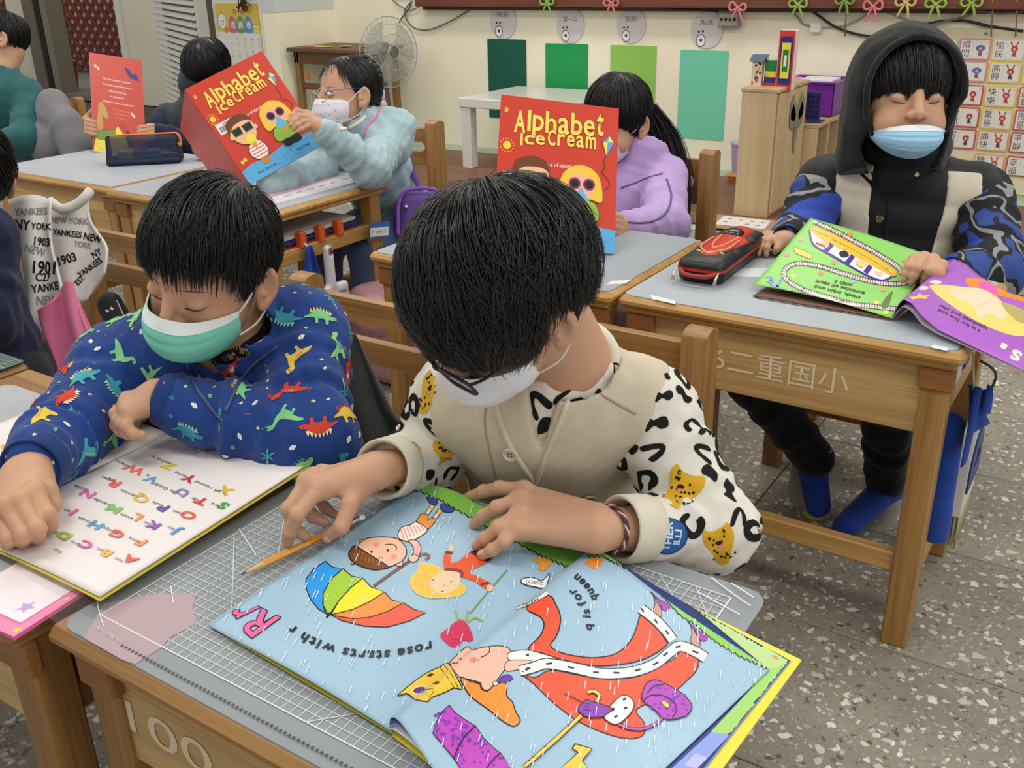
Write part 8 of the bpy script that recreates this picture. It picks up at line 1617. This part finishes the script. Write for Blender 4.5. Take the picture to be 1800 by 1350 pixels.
# orange pegs on the side of that desk and what hangs there
hooks = []
for k, yy in enumerate((1.86, 1.935, 2.01)):
    p = np.array([-1.925, yy, .475]); hooks.append(p); o = obj('peg_clip', MB().box(p+np.array([-.016, -.012, -.004]), p+np.array([.008, .012, .042]), .003), mat('#dd5a26', .45)); tag(o, ['orange peg clip nearest the front of the pale blue girl\'s desk', 'middle orange peg clip, above the white dustpan', 'orange peg clip farthest back on the pale blue girl\'s desk'][k], 'peg', 'orange peg clips')
cl = thing('cleaning_cloth', 'blue cloth hanging from the front orange peg', 'cloth', (-1.90, 1.86, .3)); bl = fabric('#1f3f9a')
obj('cloth_body', MB().sheet(lambda u, v: np.array([-1.905+.008*math.sin(u*7), 1.862+(u-.5)*(.02+.10*v), .478-.19*v-.02*abs(u-.5)*v]), 14, 12, .003), bl, cl, 180); obj('white_loop', MB().tube(spl([hooks[0]+np.array([.004, 0, .01]), hooks[0]+np.array([.016, .006, -.004]), hooks[0]+np.array([.014, 0, -.016])], 5), .0035, 6), mat('#dedbd4', .7), cl, 180)
dp = thing('dustpan', 'white dustpan hanging by its handle from the desk side', 'dustpan', (-1.88, 1.92, .2)); wp = mat('#dcd6da', .35); s = SDF((-1.99, 1.78, .12), (-1.77, 2.05, .50), .0035)
s.cone((-1.885, 1.915, .458), (-1.885, 1.915, .36), .014, .015, k=.006); s.ell((-1.885, 1.915, .452), (.03, .0075, .014), k=.003, op='cut'); s.box((-1.885, 1.915, .29), (.012, .062, .065), None, .01, .012); s.box((-1.872, 1.915, .27), (.016, .053, .06), None, .008, .004, 'cut'); V, Q = s.mesh(); link_mesh('pan', V, Q, wp, dp, 180); obj('red_eye', MB().lathe([(.001, 0), (.0055, .0), (.0055, .003), (.001, .003)], (0, 0, 0), 12, axisM((-1.872, 1.915, .452), (-1.8, 1.915, .452))), mat('#7d1d28', .4), dp)
obj('hang_cord', MB().tube(spl([(-1.90, 1.92, .478), (-1.868, 1.915, .47), (-1.872, 1.915, .455)], 5), .002, 6), mat('#9a9a5a', .7), dp, 180)
for k in range(5): tag(obj('exercise_book', MB().box((-2.30, 1.80-.0, .441+.014*k), (-1.94+.004*(k % 2), 2.12-.02*(k % 3), .452+.014*k), .002, None), mat(['#3d4f9c', '#d8d3cc', '#7a2440', '#2c3566', '#c9c4bd'][k], .5)), ['blue exercise book at the bottom of the pile in the desk shelf', 'white exercise book second from the bottom in the desk shelf', 'dark red exercise book in the middle of the desk shelf pile', 'navy exercise book second from the top in the desk shelf', 'white exercise book on top of the pile in the desk shelf'][k], 'book', 'exercise books inside the desk')
XN = np.array([-1.892, 0, 0]); nb = thing('name_card', 'blue bordered name card hanging from the desk beside the pale blue jacket', 'card', onplane(668, 405, XN, (1, 0, 0))); q = [onplane(x, y, XN, (1, 0, 0)) for x, y in ((650, 420), (684, 416), (684, 388), (650, 392))]; ux_ = q[1]-q[0]; uy_ = q[3]-q[0]; cdo = obj('card', MB().prism([(0, 0), (1, 0), (1, 1), (0, 1)], [], q[0], tuple(ux_), tuple(uy_), .002), mat('#2f63b0', .4), nb); A = Art(); A.poly([(.0, .12), (.93, .12), (.93, .68), (.0, .68)], '#dfe0e0'); A.text('10415', .55, .4, .40, '#3a3a44', (.55, 0), (0, .8)); A.text('?', .12, .4, .5, '#2f3f6a', (.6, 0), (0, .8)); A.build('printed_card', cdo, lambda V: (q[0]+V[:, :1]*ux_+V[:, 1:2]*uy_+nrm(np.cross(ux_, uy_))*.0022, np.tile(nrm(np.cross(ux_, uy_)), (len(V), 1))), 9)
# things on the right side of the lettered desk
tw = thing('towel', 'blue towel and cloth hanging on the right side of the lettered desk', 'towel', (-.165, 1.65, .1)); tb = fabric('#24459c', .95, .7, 350, .1)
s = SDF((-.28, 1.60, .14), (-.10, 1.82, .50), .004); s.cone((-.205, 1.70, .42), (-.20, 1.70, .215), .024, .026, k=.004, wr=(.0012, 6, 1)); s.ell((-.20, 1.70, .195), (.026, .026, .010), k=.01); V, Q = s.mesh(); link_mesh('rolled_towel', V, Q, tb, tw, 180)
obj('cloth_flap', MB().sheet(lambda u, v: np.array([-.178+.010*math.sin(u*6+v)+.02*u*v, 1.70+(u-.5)*(.01+.13*v), .50-.11*v+.03*v*(u-.4)]), 14, 12, .003), tb, tw, 180); obj('cloth_fold', MB().sheet(lambda u, v: np.array([-.16+.01*math.sin(u*5), 1.71+(u-.2)*.09*v, .505-.05*v-.02*u]), 8, 6, .003), tb, tw, 180); obj('hang_cord', MB().tube([(-.19, 1.70, .56), (-.178, 1.70, .495)], .002, 6), mat('#cfcac0', .7), tw, 180)
br = thing('hand_brush', 'white and blue hand brush with pale bristles hanging by the lettered desk', 'brush', (-.15, 1.82, .2)); 
def bq(y, z): return (y, z)
by, bz = 1.88, .125; ol = [(-.075, 0), (.075, 0)]+[(.075*math.cos(t), .095+.085*math.sin(t)) for t in np.linspace(0, math.pi, 15)]
obj('white_shell', MB().prism(ol, [], (-.195, by, bz+.06), (0, 1, 0), (0, 0, 1), .022), mat('#dcd9d2', .4), br); inn = [(-.06, .045), (.06, .045)]+[(.06*math.cos(t), .09+.07*math.sin(t)) for t in np.linspace(0, math.pi, 13)]; hole = [(.026*math.cos(t)*1.2, .10+.02*math.sin(t)) for t in np.linspace(0, -6.0, 12)]
obj('blue_plate', MB().prism(inn, [hole], (-.173, by, bz+.06), (0, 1, 0), (0, 0, 1), .004), mat('#1d3b70', .4), br, 25)
bm = MB(); r_ = np.random.default_rng(3)
for k in range(130): y = by-.066+.132*(k % 44)/43+r_.normal()*.001; x = -.189+.007*(k//44); bm.tube([(x, y, bz+.105), (x+r_.normal()*.001, y+r_.normal()*.002, bz-.02+.012*r_.random())], [.0018, .0014], 4)
o = obj('bristles', bm, mat('#b7b48a', .8), br, 180); o['kind'] = 'stuff'; obj('cord', MB().tube(spl([(-.19, by, bz+.24), (-.16, 1.84, .47), (-.19, 1.83, .50)], 5), .0025, 6), mat('#3a3f3a', .7), br, 180)
for k, (c, lab) in enumerate((('#b5372c', 'red book end in the side of the lettered desk shelf'), ('#d9d4ca', 'white notebook in the side of the lettered desk shelf'), ('#2c3a8a', 'blue notebook in the side of the lettered desk shelf'))): tag(obj('notebook', MB().box((-.45, 1.66+.09*k, .441), (-.215, 1.72+.09*k, .53-.015*k), .003), mat(c, .5)), lab, 'book', 'books in the lettered desk')
bg = thing('school_bag', 'orange and grey bag on the shelf of the hooded child\'s chair', 'bag', (-.5, 2.3, .2)); s = SDF((-.72, 2.1, .14), (-.28, 2.5, .36), .006); s.box((-.5, 2.3, .255), (.15, .13, .045), None, .03, 0); V, Q = s.mesh(); link_mesh('bag_body', V, Q, fabric('#c8562a'), bg, 180); obj('grey_panel', MB().box((-.60, 2.165, .235), (-.36, 2.172, .275), .006), fabric('#a8aaa8'), bg); obj('white_trim', MB().box((-.60, 2.162, .225), (-.36, 2.170, .235), .003), mat('#d9d6d0', .6), bg)
# black coat hanging from the chair post between the front children
ct = thing('coat', 'black coat hanging over the dinosaur boy\'s chair down to the floor', 'coat', (-.98, 1.2, .1)); P0 = [(592, 640), (640, 640), (668, 690)]
def coat_fn(u, v):
    top = [(578, 590), (628, 592)]; mid_ = [(585, 700), (690, 720)]; bot = [(590, 800), (780, 830)]
    def row(v): 
        a = np.array([top[0], mid_[0], bot[0]], float); b = np.array([top[1], mid_[1], bot[1]], float); w = [(1-v)*(1-2*v) if v < .5 else 0, 1-abs(2*v-1), (2*v-1) if v > .5 else 0]; w[0] = max(0, 1-2*v); return w[0]*a[0]+w[1]*a[1]+w[2]*a[2], w[0]*b[0]+w[1]*b[1]+w[2]*b[2]
    a, b = row(v); p = a*(1-u)+b*u; return D(p[0], p[1], 1.60-.10*v+.02*math.sin(u*9+v*2)*v)
obj('coat_body', MB().sheet(coat_fn, 26, 26, .012), fabric('#121214', .7, .3, 300), ct, 180); obj('coat_strap', MB().tube(spl([D(592, 590, 1.6), D(577, 556, 1.56), D(552, 548, 1.52), D(537, 572, 1.5)], 8), .014, 10), fabric('#1b1c1d', .6), ct, 180)
# bags on the floor and behind
pb_ = thing('backpack', 'pale pink backpack standing on the floor behind the front chairs', 'bag', (-1.86, 2.12, 0)); s = SDF((-2.04, 1.96, -.01), (-1.66, 2.3, .36), .006); s.box((-1.85, 2.12, .15), (.125, .085, .15), None, .05, 0); V, Q = s.mesh(); link_mesh('bag_body', V, Q, mat('#b88d93', .55, .1, 15), pb_, 180); s = SDF((-2.04, 1.93, .1), (-1.66, 2.3, .36), .006); s.ell((-1.85, 2.10, .225), (.13, .10, .075), k=0); s.plane((0, 0, .17), (0, 0, -1)); V, Q = s.mesh(); link_mesh('flap', V, Q, mat('#c79aa2', .35, .12, 60), pb_, 180); obj('rivet', MB().lathe([(.001, 0), (.007, .001), (.001, .005)], (0, 0, 0), 12, axisM((-1.80, 2.034, .12), (-1.79, 1.9, .12))), mat('#d9d4d2', .2, metal=.8), pb_)
pp_ = thing('backpack', 'purple padded bag hanging behind the chair of the girl in pale blue', 'bag', D(742, 385, 3.05)); b = np.array(LOC[pp_.name]); s = SDF(b-.17, b+.17, .006); s.box(b, (.075, .05, .085), np.stack([RT, -FW, UP], 1), .04, 0); V, Q = s.mesh(); link_mesh('bag_body', V, Q, fabric('#6a4a9c', .6), pp_, 180); obj('piping', MB().tube(spl([b-FW*.05+RT*x+UP*y for x, y in ((-.07, -.06), (-.068, .04), (-.04, .08), (.04, .084), (.07, .05))], 6), .006, 8), fabric('#8a5ac0'), pp_, 180); obj('clasp', MB().lathe([(.001, -.006), (.008, 0), (.001, .006)], b-FW*.052-RT*.045+UP*.03, 10), mat('#cfcad6', .3, metal=.5), pp_); obj('strap', MB().tube(spl([b+UP*.08, D(725, 300, 3.1), D(713, 236, 3.12)], 6), .009, 8, flat=.5), fabric('#5b3f8a'), pp_, 180)
bt = thing('bottle', 'pale pink bottle hanging behind the plait of the girl in pale blue', 'bottle', D(668, 185, 3.1)); 
for nm, P, r_, c in (('cap', ((662, 128), (665, 138)), .013, '#e6d6dc'), ('collar', ((665, 139), (667, 147)), .0135, '#d6a9bd'), ('bottle_body', ((666, 147), (671, 178)), .015, '#d9bfcb'), ('base', ((670, 178), (675, 192)), .016, '#d8a896')): obj(nm, MB().tube([D(*P[0], 3.1), D((P[0][0]+P[1][0])/2, (P[0][1]+P[1][1])/2, 3.1), D(*P[1], 3.1)], [r_*.8, r_, r_*.85], 12), mat(c, .35), bt, 180)
# grey coat on the far left chair
gc = thing('coat', 'grey padded coat on the chair of the child in teal', 'coat', (-3.75, 2.4, .3)); s = SDF((-4.05, 2.1, .25), (-3.4, 2.65, .85), .008); s.cone(D(92, 185, 3.85), D(135, 255, 3.8), .055, .06, k=.03, wr=(.008, 9, 2)); s.cone(D(95, 180, 3.85), D(85, 260, 3.85), .05, .07, k=.03, wr=(.006, 9, 3)); s.cone(D(120, 215, 3.8), D(140, 300, 3.78), .055, .05, k=.03); V, Q = s.mesh(); link_mesh('coat_body', V, Q, fabric('#7b7a7d'), gc, 180)
# lettered white jacket over the chair at the left, pink bag beneath
def panel(rows, dep, name, m, root, th=.006, wob=.012, seed=0):
    R = np.array(rows, float); n = R.shape[1]
    def fn(u, v):
        a = spl([R[i, :, :].reshape(-1) for i in range(len(R))], 6); i = v*(len(a)-1); i0 = min(int(i), len(a)-2); row = (a[i0]*(1-i+i0)+a[i0+1]*(i-i0)).reshape(n, 2); s_ = spl(row, 6); j = u*(len(s_)-1); j0 = min(int(j), len(s_)-2); p = s_[j0]*(1-j+j0)+s_[j0+1]*(j-j0)
        return D(p[0], p[1], dep+wob*math.sin(u*7+v*3+seed)+.03*v*(1 if seed % 2 else -1))
    return obj(name, MB().sheet(fn, 24, 24, th), m, root, 180)
jk = thing('jacket', 'white jacket printed with black lettering hung over the chair back', 'jacket', (-2.0, 1.25, .3)); wf = fabric('#d8d4d0', .8, .3, 300, .04)
pa = panel([[(18, 352), (55, 343), (92, 352)], [(35, 420), (66, 420), (92, 425)], [(48, 500), (76, 500), (112, 510)], [(50, 565), (76, 570), (108, 545)], [(46, 625), (58, 630), (72, 600)], [(48, 655), (55, 662), (62, 650)]], 2.12, 'hanging_front', wf, jk, seed=2)
pb2 = panel([[(80, 352), (108, 366), (132, 358), (157, 340)], [(84, 392), (112, 400), (145, 398), (160, 385)], [(92, 430), (122, 440), (160, 432), (188, 430)], [(100, 470), (130, 485), (165, 480), (190, 455)], [(112, 510), (140, 530), (165, 515), (186, 480)]], 2.17, 'hood', wf, jk, seed=1, wob=.02)
obj('hood_hem', MB().tube(spl([D(88, 354, 2.14), D(108, 367, 2.13), D(132, 361, 2.13), D(150, 346, 2.13), D(158, 336, 2.14)], 8), .011, 10), fabric('#cfcac4', .85), jk, 180)
for part, W_ in ((pa, [('YANKEES', 55, 372, 17, -.05), ('NY', 40, 395, 24, .1), ('YORK', 72, 398, 16, .05), ('1903', 74, 425, 20, .1), ('NEW', 62, 440, 19, .3), ('1901', 78, 470, 30, .05), ('C27', 76, 487, 20, 0), ('YANKE', 80, 505, 19, -.15), ('NEW', 84, 528, 22, 0), ('1903', 52, 585, 19, 1.4), ('NY', 56, 622, 18, 1.3)]), (pb2, [('NEW YORK', 122, 388, 15, .05), ('YANKEES', 118, 410, 15, .12), ('NEW', 163, 418, 18, .2), ('1903', 118, 455, 22, -.3), ('YORK', 145, 430, 14, .15), ('YANKEES', 158, 470, 15, -.6), ('NY', 170, 445, 17, -.5), ('EST.', 140, 492, 14, -.8)])):
    A = Art(); [A.text(t, x, y, s_, '#1d1c1e' if k % 4 else '#8a8788', (math.cos(a)*.8, math.sin(a)*.8), (math.sin(a)*1.0, -math.cos(a)*1.0), bold=.025) for k, (t, x, y, s_, a) in enumerate(W_)]; A.build('printed_lettering', part, project(bvh_of(part)), 5, .0015, .00003, printmat(.8, 'cloth_print', .15))
pg_ = thing('bag', 'pink fabric bag hanging below the lettered jacket', 'bag', (-1.95, 1.2, .3)); pf = fabric('#d9749a', .8, .25, 200)
panel([[(70, 545), (98, 520), (120, 492)], [(78, 580), (110, 560), (140, 530)], [(95, 630), (128, 615), (165, 590)], [(110, 690), (140, 680), (186, 640)]], 2.06, 'bag_side', pf, pg_, seed=3, wob=.008); panel([[(112, 500), (120, 492), (128, 498)], [(125, 560), (132, 550), (146, 552)], [(140, 620), (150, 612), (168, 605)], [(148, 680), (165, 672), (190, 640)]], 2.04, 'gusset', fabric('#e07fa4', .8), pg_, seed=1, wob=.004)
kb = thing('bag', 'small black bag with pale dashes hanging left of the dinosaur jacket', 'bag', D(205, 560, 2.3)); b = np.array(LOC[kb.name]); s = SDF(b-.13, b+.13, .005); s.cone(D(193, 535, 2.3), D(222, 592, 2.28), .03, .034, k=.01); V, Q = s.mesh(); o_ = link_mesh('bag_body', V, Q, fabric('#161617', .6), kb, 180); A = Art(); [A.stroke([(x, y), (x+5, y+3)], 4, '#c9c6c2') for x, y in ((186, 545), (194, 541), (206, 573), (214, 578))]; A.stroke([(205, 528), (218, 556)], 2, '#b9b6b2'); A.build('pale_dashes', o_, project(bvh_of(o_)), 3)
desk('wooden desk at the far left with a green edged mat', -2.10, -1.475, .375, .79, 1)
deskmat('grey mat with dark green rim on the far left desk', -2.08, -1.49, .385, .77, '#9da2a4', '#b9bcbe')
gm_ = MB().prism(rrect(-1.85, .70, -1.478, .786, .01), [], (0, 0, .5993), (1, 0, 0), (0, 1, 0), .0012); tag(obj('cutting_mat', gm_, gridmat('#2f4a45', '#9fb5a8', .01, 5, .1)), 'dark green cutting mat strip at the back edge of the far left desk', 'cutting mat')
for lab, P in (('white name sticker on the mat of the lettered desk, left corner', ((1143, 518), (1186, 529), (1188, 535), (1146, 526))), ('white worn sticker at the right corner of the lettered desk mat', ((1640, 606), (1668, 612), (1664, 617), (1636, 611))), ('white tape strip on the mat right of the racing car case', ((1288, 473), (1372, 470), (1352, 488), (1286, 486))), ('white name sticker on the mat under the upright red book', ((1075, 494), (1110, 492), (1098, 499), (1066, 500)))):
    tag(obj('name_sticker', MB().prism([tuple(U(x, y, .5993)[:2]) for x, y in P], [], (0, 0, .5992), (1, 0, 0), (0, 1, 0), .0004), mat('#d6dadc', .5)), lab, 'sticker')
